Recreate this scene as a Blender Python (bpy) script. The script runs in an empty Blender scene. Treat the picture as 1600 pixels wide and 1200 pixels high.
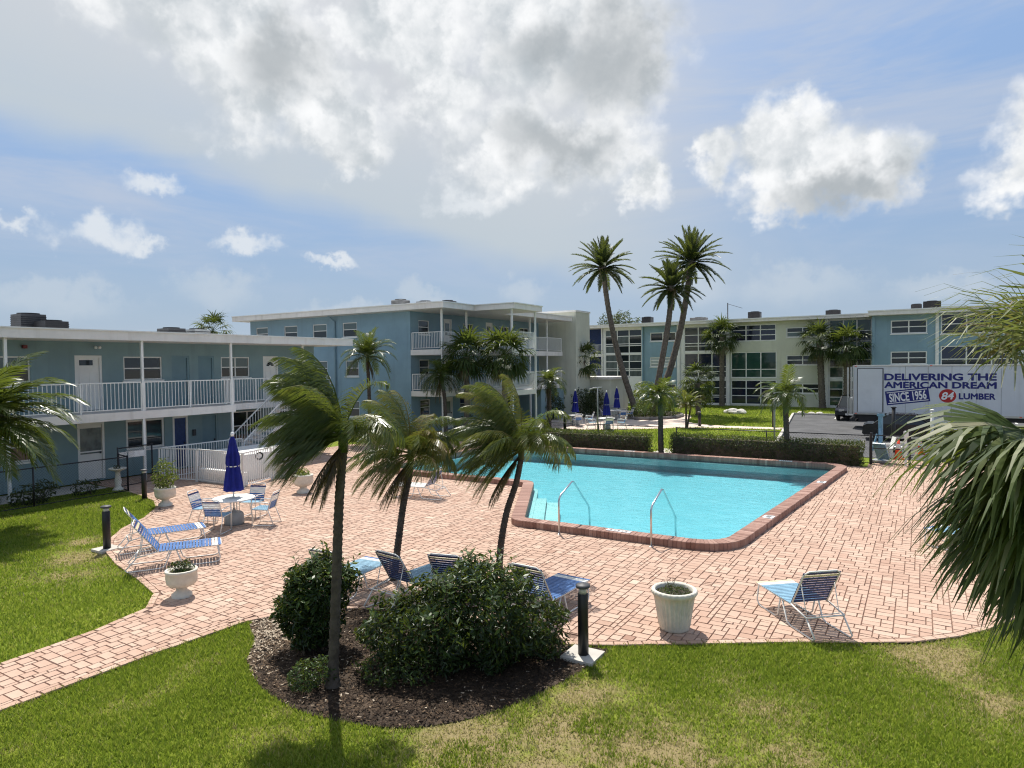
import bpy, bmesh, math, random
import numpy as np
from mathutils import Vector, Matrix, geometry, noise as mnoise

rnd = random.Random(7)
scene = bpy.context.scene
COL = scene.collection

# ------------------------------------------------------------------ camera
YAW = math.radians(31.6)          # the court's walls run along world X and Y; the camera looks 31.6 degrees left of +Y
PITCH = math.atan(31 / 1040)
ROLL = 0.0115
EYE = Vector((0, 0, 4.3))         # eye of someone standing on a first-floor walkway
fwd_h = Vector((-math.sin(YAW), math.cos(YAW), 0))
right_h = Vector((math.cos(YAW), math.sin(YAW), 0))
up_z = Vector((0, 0, 1))
fwd = fwd_h * math.cos(PITCH) - up_z * math.sin(PITCH)
upc = fwd_h * math.sin(PITCH) + up_z * math.cos(PITCH)
cr = right_h * math.cos(ROLL) - upc * math.sin(ROLL)
cu = right_h * math.sin(ROLL) + upc * math.cos(ROLL)
cam_data = bpy.data.cameras.new("camera")
cam = bpy.data.objects.new("camera", cam_data)
COL.objects.link(cam)
cam.matrix_world = Matrix(((cr.x, cu.x, -fwd.x, EYE.x), (cr.y, cu.y, -fwd.y, EYE.y), (cr.z, cu.z, -fwd.z, EYE.z), (0, 0, 0, 1)))
cam_data.sensor_width = 36
cam_data.sensor_fit = 'HORIZONTAL'
cam_data.lens = 36 * 1040 / 1600
cam_data.clip_start = 0.1
cam_data.clip_end = 4000
scene.camera = cam

# ------------------------------------------------------------------ light and exposure
EXPOSURE = 0.45
SUN_EL = math.radians(61)
sun_h = (fwd_h - right_h * 0.2).normalized()
SUN_AZ = math.atan2(sun_h.x, sun_h.y)
sun_data = bpy.data.lights.new("sun", 'SUN')
sun_data.energy = 4.6
sun_data.angle = math.radians(0.53)
sun_data.color = (1.0, 0.955, 0.88)
sun = bpy.data.objects.new("sun", sun_data)
COL.objects.link(sun)
sun_dir = Vector((sun_h.x * math.cos(SUN_EL), sun_h.y * math.cos(SUN_EL), math.sin(SUN_EL)))
sun.rotation_euler = sun_dir.to_track_quat('Z', 'Y').to_euler()
sun.location = sun_dir * 60

vs = scene.view_settings
vs.view_transform = 'Standard'
vs.look = 'None'
vs.exposure = EXPOSURE
vs.gamma = 1.0
vs.use_curve_mapping = False
scene.render.engine = 'CYCLES'
scene.cycles.use_denoising = True
try:
    scene.cycles.denoiser = 'OPENIMAGEDENOISE'
    scene.cycles.denoising_input_passes = 'RGB_ALBEDO_NORMAL'
    scene.cycles.denoising_prefilter = 'NONE'
except Exception:
    pass
scene.cycles.filter_width = 1.15
scene.cycles.max_bounces = 5
scene.cycles.diffuse_bounces = 2
scene.cycles.glossy_bounces = 3
scene.cycles.transmission_bounces = 4
scene.cycles.transparent_max_bounces = 12
scene.cycles.caustics_reflective = False
scene.cycles.caustics_refractive = False
scene.cycles.sample_clamp_indirect = 3.0
scene.cycles.use_adaptive_sampling = True
scene.cycles.adaptive_threshold = 0.02

# ------------------------------------------------------------------ sky
world = bpy.data.worlds.new("World")
scene.world = world
world.use_nodes = True
world.cycles.sampling_method = 'MANUAL'
world.cycles.sample_map_resolution = 512
wt = world.node_tree
wt.nodes.clear()
WL = wt.links


class NG:
    """Small helper for chaining shader nodes."""
    def __init__(self, tree):
        self.t = tree

    def node(self, typ, **kw):
        n = self.t.nodes.new(typ)
        for k, v in kw.items():
            setattr(n, k, v)
        return n

    def put(self, sock, val):
        if isinstance(val, bpy.types.NodeSocket):
            self.t.links.new(val, sock)
        elif val is not None:
            try:
                sock.default_value = val
            except Exception:
                sock.default_value = (val[0], val[1], val[2], 1.0)

    def m(self, op, a, b=None, c=None, clamp=False):
        n = self.node('ShaderNodeMath', operation=op)
        n.use_clamp = clamp
        self.put(n.inputs[0], a)
        if b is not None:
            self.put(n.inputs[1], b)
        if c is not None:
            self.put(n.inputs[2], c)
        return n.outputs[0]

    def v(self, op, a, b=None, scale=None):
        n = self.node('ShaderNodeVectorMath', operation=op)
        self.put(n.inputs[0], a)
        if b is not None:
            self.put(n.inputs[1], b)
        if scale is not None:
            self.put(n.inputs['Scale'], scale)
        return n.outputs['Value'] if op in ('LENGTH', 'DOT_PRODUCT', 'DISTANCE') else n.outputs[0]

    def noise(self, vec, scale, detail=4, rough=0.55, color=False, dist=0.0):
        n = self.node('ShaderNodeTexNoise')
        self.put(n.inputs['Vector'], vec)
        n.inputs['Scale'].default_value = scale
        n.inputs['Detail'].default_value = detail
        n.inputs['Roughness'].default_value = rough
        n.inputs['Distortion'].default_value = dist
        return n.outputs['Color'] if color else n.outputs['Fac']

    def step(self, x, lo, hi, to0=0.0, to1=1.0):
        n = self.node('ShaderNodeMapRange', interpolation_type='SMOOTHSTEP')
        self.put(n.inputs[0], x)
        self.put(n.inputs[1], lo)
        self.put(n.inputs[2], hi)
        self.put(n.inputs[3], to0)
        self.put(n.inputs[4], to1)
        return n.outputs[0]

    def mix(self, fac, a, b):
        n = self.node('ShaderNodeMix', data_type='RGBA')
        self.put(n.inputs[0], fac)
        self.put(n.inputs[6], a)
        self.put(n.inputs[7], b)
        return n.outputs[2]


W = NG(wt)
tc = W.node('ShaderNodeTexCoord')
dirv = tc.outputs['Generated']
sep = W.node('ShaderNodeSeparateXYZ')
WL.new(dirv, sep.inputs[0])
az = W.m('MULTIPLY', W.m('ARCTAN2', sep.outputs[0], sep.outputs[1]), 180 / math.pi)
el = W.m('MULTIPLY', W.m('ARCSINE', sep.outputs[2]), 180 / math.pi)
comb = W.node('ShaderNodeCombineXYZ')
WL.new(az, comb.inputs[0])
WL.new(el, comb.inputs[1])
flat = comb.outputs[0]
N1 = W.noise(dirv, 7, 5, 0.6, True)
N2 = W.noise(dirv, 26, 4, 0.6, True)
half = (0.5, 0.5, 0.5)
n1 = W.node('ShaderNodeSeparateColor')
WL.new(N1, n1.inputs[0])
n2 = W.node('ShaderNodeSeparateColor')
WL.new(N2, n2.inputs[0])
d2 = W.v('SUBTRACT', N2, half)
pw = W.v('ADD', W.v('ADD', flat, W.v('SCALE', W.v('SUBTRACT', N1, half), scale=9.0)), W.v('SCALE', d2, scale=2.6))


def billow(vec, scale, detail):
    """cauliflower lumps: fractal cell distance"""
    n = W.node('ShaderNodeTexVoronoi')
    n.feature = 'F1'
    W.put(n.inputs['Vector'], vec)
    n.inputs['Scale'].default_value = scale
    n.inputs['Detail'].default_value = detail
    n.inputs['Roughness'].default_value = 0.55
    n.inputs['Lacunarity'].default_value = 2.3
    try:
        n.normalize = True
    except Exception:
        pass
    return n.outputs['Distance']


bvec = W.v('ADD', dirv, W.v('SCALE', d2, scale=0.05))
bil = billow(bvec, 11.0, 1.5)
bil_up = billow(W.v('ADD', bvec, tuple(sun_dir * 0.022)), 11.0, 1.5)
pw2 = W.v('ADD', flat, W.v('SCALE', d2, scale=4.0))
# fair-weather clouds: azimuth, elevation, half width, half height (degrees)
PUFFS = [(-58.5, 25.5, 6.0, 4.4), (-51.5, 22.5, 7.0, 5.0), (-46.0, 19.0, 5.0, 3.0), (-52.0, 28.5, 6.5, 3.5), (-44.0, 25.5, 3.5, 2.5),
         (-39.5, 26.5, 5.5, 4.5), (-36.0, 22.0, 5.0, 3.5), (-29.5, 24.5, 8.0, 5.5), (-23.0, 24.0, 6.5, 5.5),
         (-30.0, 18.2, 7.5, 4.0), (-23.0, 18.0, 5.0, 3.5), (-20.5, 14.8, 2.4, 2.2), (-27.0, 29.5, 9.0, 4.0),
         (-9.5, 15.8, 4.2, 3.6), (-6.0, 14.2, 5.0, 3.0), (-3.2, 13.0, 3.2, 2.2), (-9.0, 12.9, 4.0, 1.5), (-14.8, 16.2, 1.8, 2.0),
         (8.0, 14.0, 4.5, 3.4), (6.5, 11.5, 2.5, 1.6)]
WISPS = [(-59.6, 13.6, 2.4, 0.9), (-53.0, 9.8, 2.4, 0.95), (-63.0, 9.8, 3.2, 1.3), (-46.2, 8.4, 2.2, 0.55), (-68.0, 10.2, 1.8, 0.7),
         (-35.4, 13.6, 3.4, 1.3), (-60.2, 9.2, 1.2, 0.7)]
LOW = [(-55.2, 6.0, 3.4, 1.7), (-66.0, 5.0, 6.0, 1.6), (-39.0, 5.8, 3.0, 1.3), (-30.5, 6.0, 2.2, 1.6), (-8.5, 6.0, 5.5, 1.9),
       (1.5, 5.0, 4.0, 1.3), (-16.0, 6.2, 3.2, 2.2), (-46.0, 4.4, 5.0, 1.0)]


def field(items, p):
    d = None
    for (a, e, w, h) in items:
        q = W.v('LENGTH', W.v('MULTIPLY', W.v('SUBTRACT', p, (a, e, 0)), (1 / w, 1 / h, 0)))
        if d is None:
            d = q
        else:
            n = W.node('ShaderNodeMath', operation='SMOOTH_MIN')
            W.put(n.inputs[0], d)
            W.put(n.inputs[1], q)
            n.inputs[2].default_value = 0.25
            d = n.outputs[0]
    return d


K = 1.0 / (2 ** EXPOSURE)
fine = W.m('ADD', W.m('MULTIPLY', n2.outputs[2], 0.25), W.m('MULTIPLY_ADD', n1.outputs[2], 0.35, W.m('MULTIPLY', bil, 0.9)))
dp = field(PUFFS, pw)
dens = W.step(W.m('ADD', dp, W.m('MULTIPLY', W.m('SUBTRACT', fine, 0.56), 1.7)), 1.25, 0.55)
# elsewhere on the dome: the same kind of clouds, scattered by noise
broad = W.noise(dirv, 2.6, 4, 0.6)
far_cloud = W.step(W.m('ADD', broad, W.m('MULTIPLY', W.m('SUBTRACT', fine, 0.56), -0.3)), 0.54, 0.66)
out_of_list = W.m('MAXIMUM', W.step(W.m('ABSOLUTE', W.m('SUBTRACT', az, -31.6)), 44, 58), W.step(el, 30, 38))
dens = W.m('MAXIMUM', dens, W.m('MULTIPLY', far_cloud, out_of_list))
dw = field(WISPS, pw2)
wdens = W.m('MULTIPLY', W.step(W.m('ADD', dw, W.m('MULTIPLY', W.m('SUBTRACT', n2.outputs[2], 0.5), 1.6)), 1.2, 0.2), 0.8)
dl = field(LOW, pw2)
ldens = W.m('MULTIPLY', W.step(W.m('ADD', dl, W.m('MULTIPLY', W.m('SUBTRACT', n2.outputs[1], 0.5), 1.2)), 1.2, 0.2), 0.5)
# high thin veil that thickens towards the upper left, and streaks of cirrus
vline = W.m('MULTIPLY_ADD', az, -0.2, 2.3)
vwarp = W.m('MULTIPLY', W.m('SUBTRACT', broad, 0.5), 7.0)
veil = W.step(W.m('ADD', W.m('SUBTRACT', el, vline), vwarp), -1.0, 2.2)
veil = W.m('MULTIPLY', veil, W.step(az, -4, -30))
veil = W.m('MULTIPLY', veil, W.step(broad, 0.15, 0.6, 0.78, 0.97))
streak_map = W.node('ShaderNodeMapping')
WL.new(flat, streak_map.inputs['Vector'])
streak_map.inputs['Rotation'].default_value = (0, 0, math.radians(-24))
streak_map.inputs['Scale'].default_value = (0.03, 0.2, 1)
streak = W.step(W.noise(streak_map.outputs[0], 1.0, 5, 0.62, dist=0.7), 0.36, 0.74)
streak = W.m('MULTIPLY', streak, W.step(el, 3, 14, 0.2, 0.75))
haze = W.step(el, 42.0, 0.0, 0.3, 0.94)

sky = W.node('ShaderNodeTexSky', sky_type='NISHITA')
sky.sun_disc = False
sky.sun_elevation = SUN_EL
sky.sun_rotation = SUN_AZ
sky.altitude = 0
sky.air_density = 1.0
sky.dust_density = 0.6
sky.ozone_density = 1.6
bg_sky = W.node('ShaderNodeBackground')
WL.new(sky.outputs[0], bg_sky.inputs[0])
bg_sky.inputs[1].default_value = 0.135


def layer(base, color, fac):
    b = W.node('ShaderNodeBackground')
    W.put(b.inputs[0], color)
    b.inputs[1].default_value = K
    mx = W.node('ShaderNodeMixShader')
    W.put(mx.inputs[0], fac)
    WL.new(base, mx.inputs[1])
    WL.new(b.outputs[0], mx.inputs[2])
    return mx.outputs[0]


# thick parts of the big clouds hide the sun and read grey
CORES = [(-22.8, 23.6, 5.2, 3.6), (-29.0, 25.5, 4.0, 2.6), (-50.2, 22.8, 3.4, 2.4), (-26.5, 18.0, 5.0, 1.8), (-5.0, 12.2, 5.0, 1.3)]
dcore = field(CORES, pw)
core = W.step(W.m('ADD', dcore, W.m('MULTIPLY', W.m('SUBTRACT', n1.outputs[1], 0.5), 1.4)), 1.6, 0.1)
soft = W.step(W.m('MULTIPLY_ADD', n1.outputs[0], 0.65, W.m('MULTIPLY', n2.outputs[0], 0.35)), 0.34, 0.62)
lit = W.m('ADD', W.m('MULTIPLY', soft, 0.5), W.m('MULTIPLY', W.m('SUBTRACT', bil_up, bil), 1.7))
puff_col = W.mix(W.step(lit, -0.2, 0.62), (0.56, 0.61, 0.65, 1), (0.98, 0.99, 1.0, 1))
puff_col = W.mix(W.m('MULTIPLY', core, 0.78), puff_col, (0.37, 0.41, 0.44, 1))
s = bg_sky.outputs[0]
s = layer(s, W.mix(W.step(el, 0.0, 16.0), (0.37, 0.47, 0.60, 1), (0.24, 0.36, 0.57, 1)), haze)
s = layer(s, (0.54, 0.60, 0.71, 1), streak)
s = layer(s, W.mix(W.step(W.m('SUBTRACT', el, vline), 0.0, 14.0), (0.54, 0.61, 0.67, 1), (0.66, 0.68, 0.71, 1)), veil)
s = layer(s, (0.60, 0.67, 0.74, 1), ldens)
s = layer(s, (0.80, 0.84, 0.88, 1), wdens)
s = layer(s, puff_col, dens)
wo = W.node('ShaderNodeOutputWorld')
WL.new(s, wo.inputs[0])

# ------------------------------------------------------------------ materials
MATS = {}


def new_mat(name):
    m = bpy.data.materials.new(name)
    m.use_nodes = True
    nt = m.node_tree
    nt.nodes.clear()
    g = NG(nt)
    out = g.node('ShaderNodeOutputMaterial')
    MATS[name] = m
    return m, g, out


def mat(name, col, rough=0.7, var=0.12, scale=3.0, bump=0.0, bscale=60.0, metal=0.0, spec=0.4, dirt=0.0, rain=0.0):
    m, g, out = new_mat(name)
    b = g.node('ShaderNodeBsdfPrincipled')
    t = g.node('ShaderNodeTexCoord').outputs['Object']
    n = g.noise(t, scale, 5, 0.6)
    lo = tuple(c * (1 - var) for c in col) + (1,)
    hi = tuple(min(1, c * (1 + var)) for c in col) + (1,)
    c = g.mix(g.step(n, 0.3, 0.7), lo, hi)
    if dirt:
        d = g.step(g.noise(t, scale * 0.31 + 0.4, 7, 0.7), 0.5, 0.75, 0, dirt)
        c = g.mix(d, c, tuple(x * 0.55 for x in col) + (1,))
    if rain:      # vertical run-off stains
        mp = g.node('ShaderNodeMapping')
        g.put(mp.inputs['Vector'], t)
        mp.inputs['Scale'].default_value = (2.6, 2.6, 0.16)
        c = g.mix(g.step(g.noise(mp.outputs[0], 1.0, 6, 0.65), 0.5, 0.8, 0, rain), c, (col[0] * 0.5 + 0.02, col[1] * 0.47 + 0.02, col[2] * 0.42 + 0.02, 1))
    g.put(b.inputs['Base Color'], c)
    b.inputs['Roughness'].default_value = rough
    b.inputs['Metallic'].default_value = metal
    b.inputs['Specular IOR Level'].default_value = spec
    if bump:
        bn = g.node('ShaderNodeBump')
        bn.inputs['Strength'].default_value = bump
        bn.inputs['Distance'].default_value = 0.01
        g.put(bn.inputs['Height'], g.noise(t, bscale, 4, 0.6))
        g.put(b.inputs['Normal'], bn.outputs[0])
    g.put(out.inputs[0], b.outputs[0])
    return m


def ramp(g, fac, stops):
    n = g.node('ShaderNodeValToRGB')
    cr_ = n.color_ramp
    while len(cr_.elements) > 1:
        cr_.elements.remove(cr_.elements[-1])
    cr_.elements[0].position = stops[0][0]
    cr_.elements[0].color = tuple(stops[0][1]) + (1,)
    for p, c in stops[1:]:
        e = cr_.elements.new(p)
        e.color = tuple(c) + (1,)
    g.put(n.inputs[0], fac)
    return n.outputs[0]


def leaf_mat(name, stops, rough=0.38, transl=0.35, spec=0.5):
    """Leaf colour comes from the per-leaf attribute 'var'."""
    m, g, out = new_mat(name)
    a = g.node('ShaderNodeAttribute', attribute_name='var')
    t = g.node('ShaderNodeTexCoord').outputs['Object']
    f = g.m('ADD', a.outputs['Fac'], g.m('MULTIPLY', g.m('SUBTRACT', g.noise(t, 9, 3), 0.5), 0.16))
    c = ramp(g, f, stops)
    b = g.node('ShaderNodeBsdfPrincipled')
    g.put(b.inputs['Base Color'], c)
    b.inputs['Roughness'].default_value = rough
    b.inputs['Specular IOR Level'].default_value = spec
    tr = g.node('ShaderNodeBsdfTranslucent')
    g.put(tr.inputs[0], g.mix(0.5, c, (0.30, 0.36, 0.04, 1)))
    mx = g.node('ShaderNodeMixShader')
    mx.inputs[0].default_value = transl
    g.put(mx.inputs[1], b.outputs[0])
    g.put(mx.inputs[2], tr.outputs[0])
    g.put(out.inputs[0], mx.outputs[0])
    return m


def attr_mat(name, stops, rough=0.85, bump=0.3, bscale=90, blotch=0.25, spec=0.25, stain=0.0):
    """Masonry pieces: colour per piece from 'var', blotched by noise."""
    m, g, out = new_mat(name)
    a = g.node('ShaderNodeAttribute', attribute_name='var')
    t = g.node('ShaderNodeTexCoord').outputs['Object']
    n = g.noise(t, 14, 6, 0.65)
    big = g.noise(t, 0.55, 4, 0.6)
    f = g.m('ADD', a.outputs['Fac'], g.m('ADD', g.m('MULTIPLY', g.m('SUBTRACT', n, 0.5), blotch), g.m('MULTIPLY', g.m('SUBTRACT', big, 0.5), 0.55)))
    c = ramp(g, f, stops)
    if stain:     # old drips and foot traffic
        st = g.step(g.noise(t, 0.9, 7, 0.68, dist=0.5), 0.56, 0.74, 0, stain)
        c = g.mix(st, c, g.mix(0.5, c, (0.16, 0.11, 0.085, 1)))
    b = g.node('ShaderNodeBsdfPrincipled')
    g.put(b.inputs['Base Color'], c)
    b.inputs['Roughness'].default_value = rough
    b.inputs['Specular IOR Level'].default_value = spec
    bn = g.node('ShaderNodeBump')
    bn.inputs['Strength'].default_value = bump
    bn.inputs['Distance'].default_value = 0.004
    g.put(bn.inputs['Height'], g.noise(t, bscale, 4, 0.6))
    g.put(b.inputs['Normal'], bn.outputs[0])
    g.put(out.inputs[0], b.outputs[0])
    return m


BLUE = mat('wall_paint_blue', (0.225, 0.325, 0.35), 0.85, 0.07, 0.7, 0.5, 30, dirt=0.15, rain=0.35)
BLUE2 = mat('wall_paint_azure', (0.235, 0.355, 0.43), 0.85, 0.07, 0.7, 0.5, 30, dirt=0.12, rain=0.3)
DOORBLUE = mat('door_paint_blue', (0.17, 0.27, 0.31), 0.6, 0.05, 2)
CREAM = mat('wall_paint_cream', (0.60, 0.61, 0.51), 0.85, 0.06, 0.6, 0.5, 30, dirt=0.15, rain=0.35)
WHITE = mat('white_paint', (0.78, 0.78, 0.75), 0.5, 0.04, 2, dirt=0.08)
FASCIA = mat('fascia_paint', (0.76, 0.73, 0.69), 0.6, 0.05, 1.2, dirt=0.2, rain=0.4)
ROOFM = mat('roof_membrane', (0.55, 0.54, 0.5), 0.9, 0.12, 0.5)
CONC = mat('concrete', (0.50, 0.47, 0.42), 0.9, 0.14, 1.4, 0.3, 50, dirt=0.3)
CONC_PINK = mat('terrace_concrete', (0.62, 0.50, 0.42), 0.9, 0.12, 1.0, 0.3, 50, dirt=0.25)
ASPH = mat('asphalt', (0.085, 0.085, 0.088), 0.9, 0.22, 0.8, 0.5, 120, dirt=0.2)
PAINT_LINE = mat('road_paint', (0.75, 0.75, 0.72), 0.7, 0.12, 3)
BLACK = mat('black_metal', (0.018, 0.018, 0.02), 0.4, 0.2, 6)
DARKG = mat('dark_grey_metal', (0.06, 0.06, 0.065), 0.55, 0.2, 5)
GREY = mat('grey_metal', (0.32, 0.33, 0.33), 0.5, 0.12, 4)
STEEL = mat('stainless_steel', (0.62, 0.62, 0.62), 0.22, 0.05, 4, metal=1.0)
TUBE = mat('tube_enamel_white', (0.76, 0.75, 0.71), 0.35, 0.05, 6)
STRAPB = mat('strap_blue', (0.05, 0.14, 0.35), 0.45, 0.15, 9)
STRAPL = mat('strap_light_blue', (0.19, 0.35, 0.47), 0.45, 0.15, 9)
STRAPW = mat('strap_white', (0.74, 0.74, 0.70), 0.45, 0.05, 9)
STRAPN = mat('strap_navy_and_shade', (0.02, 0.045, 0.15), 0.5, 0.15, 9)  # also carries painted shade: lounger backs and the recessed walkway wall
STRAPY = mat('strap_cream', (0.62, 0.58, 0.38), 0.5, 0.06, 9)
CANVAS = mat('canvas_blue', (0.007, 0.014, 0.19), 0.8, 0.18, 6, 0.3, 30)
POT = mat('white_concrete_pot', (0.66, 0.63, 0.54), 0.85, 0.12, 4, 0.5, 40, dirt=0.45)
SOIL = mat('potting_soil', (0.05, 0.04, 0.028), 0.95, 0.4, 12, 0.6, 60)
BARK_P = mat('palm_bark', (0.075, 0.062, 0.05), 0.95, 0.3, 10, 0.9, 25, dirt=0.4)
BARK_D = mat('date_palm_bark', (0.13, 0.11, 0.09), 0.95, 0.35, 7, 1.0, 14, dirt=0.4)
STEM = mat('shrub_stem', (0.10, 0.08, 0.055), 0.9, 0.3, 10)
TREEBARK = mat('tree_bark', (0.09, 0.07, 0.05), 0.9, 0.3, 6)
ORANGE = mat('cone_orange', (0.85, 0.08, 0.02), 0.5, 0.06, 6)
LIFTB = mat('lift_blue', (0.16, 0.30, 0.42), 0.4, 0.1, 5)
RUBBER = mat('rubber', (0.02, 0.02, 0.02), 0.8, 0.2, 8)
TRUCKW = mat('truck_panel_white', (0.62, 0.65, 0.68), 0.4, 0.05, 0.6, dirt=0.25, rain=0.35)
NAVYP = mat('navy_print', (0.012, 0.018, 0.16), 0.4, 0.05, 4)
REDP = mat('red_print', (0.42, 0.02, 0.02), 0.4, 0.05, 4)
WHITEP = mat('white_print', (0.8, 0.8, 0.8), 0.4, 0.02, 4)
CARB = mat('car_paint_black', (0.008, 0.008, 0.009), 0.15, 0.1, 2, spec=0.35)
CARN = mat('car_paint_charcoal', (0.02, 0.021, 0.023), 0.2, 0.1, 2, spec=0.4)
ALLOY = mat('alloy', (0.5, 0.5, 0.5), 0.3, 0.05, 4, metal=0.9)
SIGN = mat('sign_white', (0.72, 0.72, 0.7), 0.5, 0.08, 8)
ROCK = mat('pale_rock', (0.55, 0.52, 0.46), 0.9, 0.2, 6, 0.6, 20)
LAMPG = mat('lamp_diffuser', (0.55, 0.54, 0.48), 0.3, 0.05, 6)
REDLAMP = mat('red_plastic', (0.16, 0.02, 0.02), 0.4, 0.05, 6)
CURB = mat('curb_dark', (0.16, 0.15, 0.14), 0.9, 0.2, 4)


def pane_mat(name, col, rough=0.04, spec=0.6, streak=0.0):
    m, g, out = new_mat(name)
    b = g.node('ShaderNodeBsdfPrincipled')
    oi = g.node('ShaderNodeObjectInfo')
    t = g.node('ShaderNodeTexCoord').outputs['Object']
    c = g.mix(oi.outputs['Random'], tuple(x * 0.6 for x in col) + (1,), tuple(min(1, x * 1.35) for x in col) + (1,))
    if streak:   # hanging curtain folds
        w = g.node('ShaderNodeTexWave')
        g.put(w.inputs['Vector'], t)
        w.inputs['Scale'].default_value = streak
        w.inputs['Distortion'].default_value = 2.0
        c = g.mix(w.outputs['Fac'], c, tuple(x * 0.35 for x in col) + (1,))
    g.put(b.inputs['Base Color'], c)
    b.inputs['Roughness'].default_value = rough
    b.inputs['Specular IOR Level'].default_value = spec
    g.put(out.inputs[0], b.outputs[0])
    return m


GLASS_D = pane_mat('glass_dark', (0.022, 0.03, 0.035))
GLASS_G = pane_mat('glass_green', (0.028, 0.075, 0.06))
GLASS_N = pane_mat('glass_navy', (0.016, 0.022, 0.05))
GLASS_B = pane_mat('glass_blind', (0.10, 0.14, 0.14), 0.12)
GLASS_W = pane_mat('louvre_white', (0.42, 0.47, 0.47), 0.4, 0.3)
GLASS_C = pane_mat('glass_curtain', (0.16, 0.19, 0.19), 0.15, 0.5, 3.0)

FEATHER = leaf_mat('feather_leaf', [(0.0, (0.010, 0.022, 0.007)), (0.35, (0.030, 0.058, 0.012)), (0.6, (0.085, 0.12, 0.024)), (0.78, (0.20, 0.18, 0.04)), (0.88, (0.16, 0.10, 0.035)), (1.0, (0.05, 0.034, 0.02))], 0.34, 0.32)
FAN = leaf_mat('fan_leaf', [(0.0, (0.014, 0.03, 0.01)), (0.4, (0.04, 0.07, 0.018)), (0.65, (0.10, 0.13, 0.035)), (0.8, (0.22, 0.24, 0.13)), (0.92, (0.31, 0.30, 0.20)), (1.0, (0.16, 0.11, 0.06))], 0.5, 0.3, 0.3)
DATE = leaf_mat('date_leaf', [(0.0, (0.012, 0.022, 0.010)), (0.5, (0.030, 0.05, 0.018)), (0.8, (0.07, 0.085, 0.03)), (1.0, (0.12, 0.09, 0.04))], 0.45, 0.25)
SHRUB = leaf_mat('shrub_leaf', [(0.0, (0.006, 0.014, 0.005)), (0.45, (0.016, 0.038, 0.010)), (0.75, (0.045, 0.085, 0.018)), (1.0, (0.13, 0.18, 0.04))], 0.42, 0.22, 0.38)
HEDGE = leaf_mat('hedge_leaf', [(0.0, (0.010, 0.018, 0.007)), (0.5, (0.028, 0.048, 0.015)), (0.8, (0.07, 0.095, 0.028)), (1.0, (0.14, 0.15, 0.05))], 0.42, 0.25, 0.45)
LIMEB = leaf_mat('lime_leaf', [(0.0, (0.03, 0.06, 0.01)), (0.5, (0.11, 0.17, 0.025)), (1.0, (0.24, 0.26, 0.05))], 0.45, 0.35)
GRASSM = leaf_mat('grass_blade', [(0.0, (0.05, 0.085, 0.01)), (0.3, (0.12, 0.195, 0.02)), (0.55, (0.235, 0.33, 0.035)), (0.75, (0.34, 0.38, 0.07)), (0.86, (0.42, 0.35, 0.16)), (1.0, (0.56, 0.46, 0.28))], 0.5, 0.5, 0.35)
PAVER = attr_mat('paver_clay', [(0.0, (0.29, 0.17, 0.125)), (0.3, (0.39, 0.25, 0.185)), (0.55, (0.455, 0.31, 0.235)), (0.8, (0.515, 0.375, 0.29)), (1.0, (0.58, 0.455, 0.355))], stain=0.4)
COPING = attr_mat('coping_brick', [(0.0, (0.20, 0.105, 0.082)), (0.5, (0.31, 0.18, 0.142)), (1.0, (0.42, 0.27, 0.22))], 0.75)
MULCHM = attr_mat('mulch_chip', [(0.0, (0.014, 0.009, 0.006)), (0.45, (0.038, 0.024, 0.015)), (0.75, (0.13, 0.085, 0.05)), (1.0, (0.50, 0.42, 0.32))], 0.95)


PATCHES = ((-4.35, 6.15, 0.8, 1.0), (-3.5, 6.9, 0.8, 0.85), (-2.5, 6.9, 0.9, 1.0), (-3.75, 7.8, 0.6, 0.75), (0.2, 11.3, 0.8, 1.0), (0.8, 10.2, 0.7, 0.7), (-16.5, 7.6, 0.8, 0.9),
           (-17.9, 8.5, 0.5, 0.8), (-1.6, 8.6, 0.7, 0.55), (-15.2, 6.9, 0.8, 0.6), (-3.2, 5.6, 1.0, 1.0), (-2.2, 9.2, 0.4, 0.4), (-1.2, 7.6, 0.8, 0.6))


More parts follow.
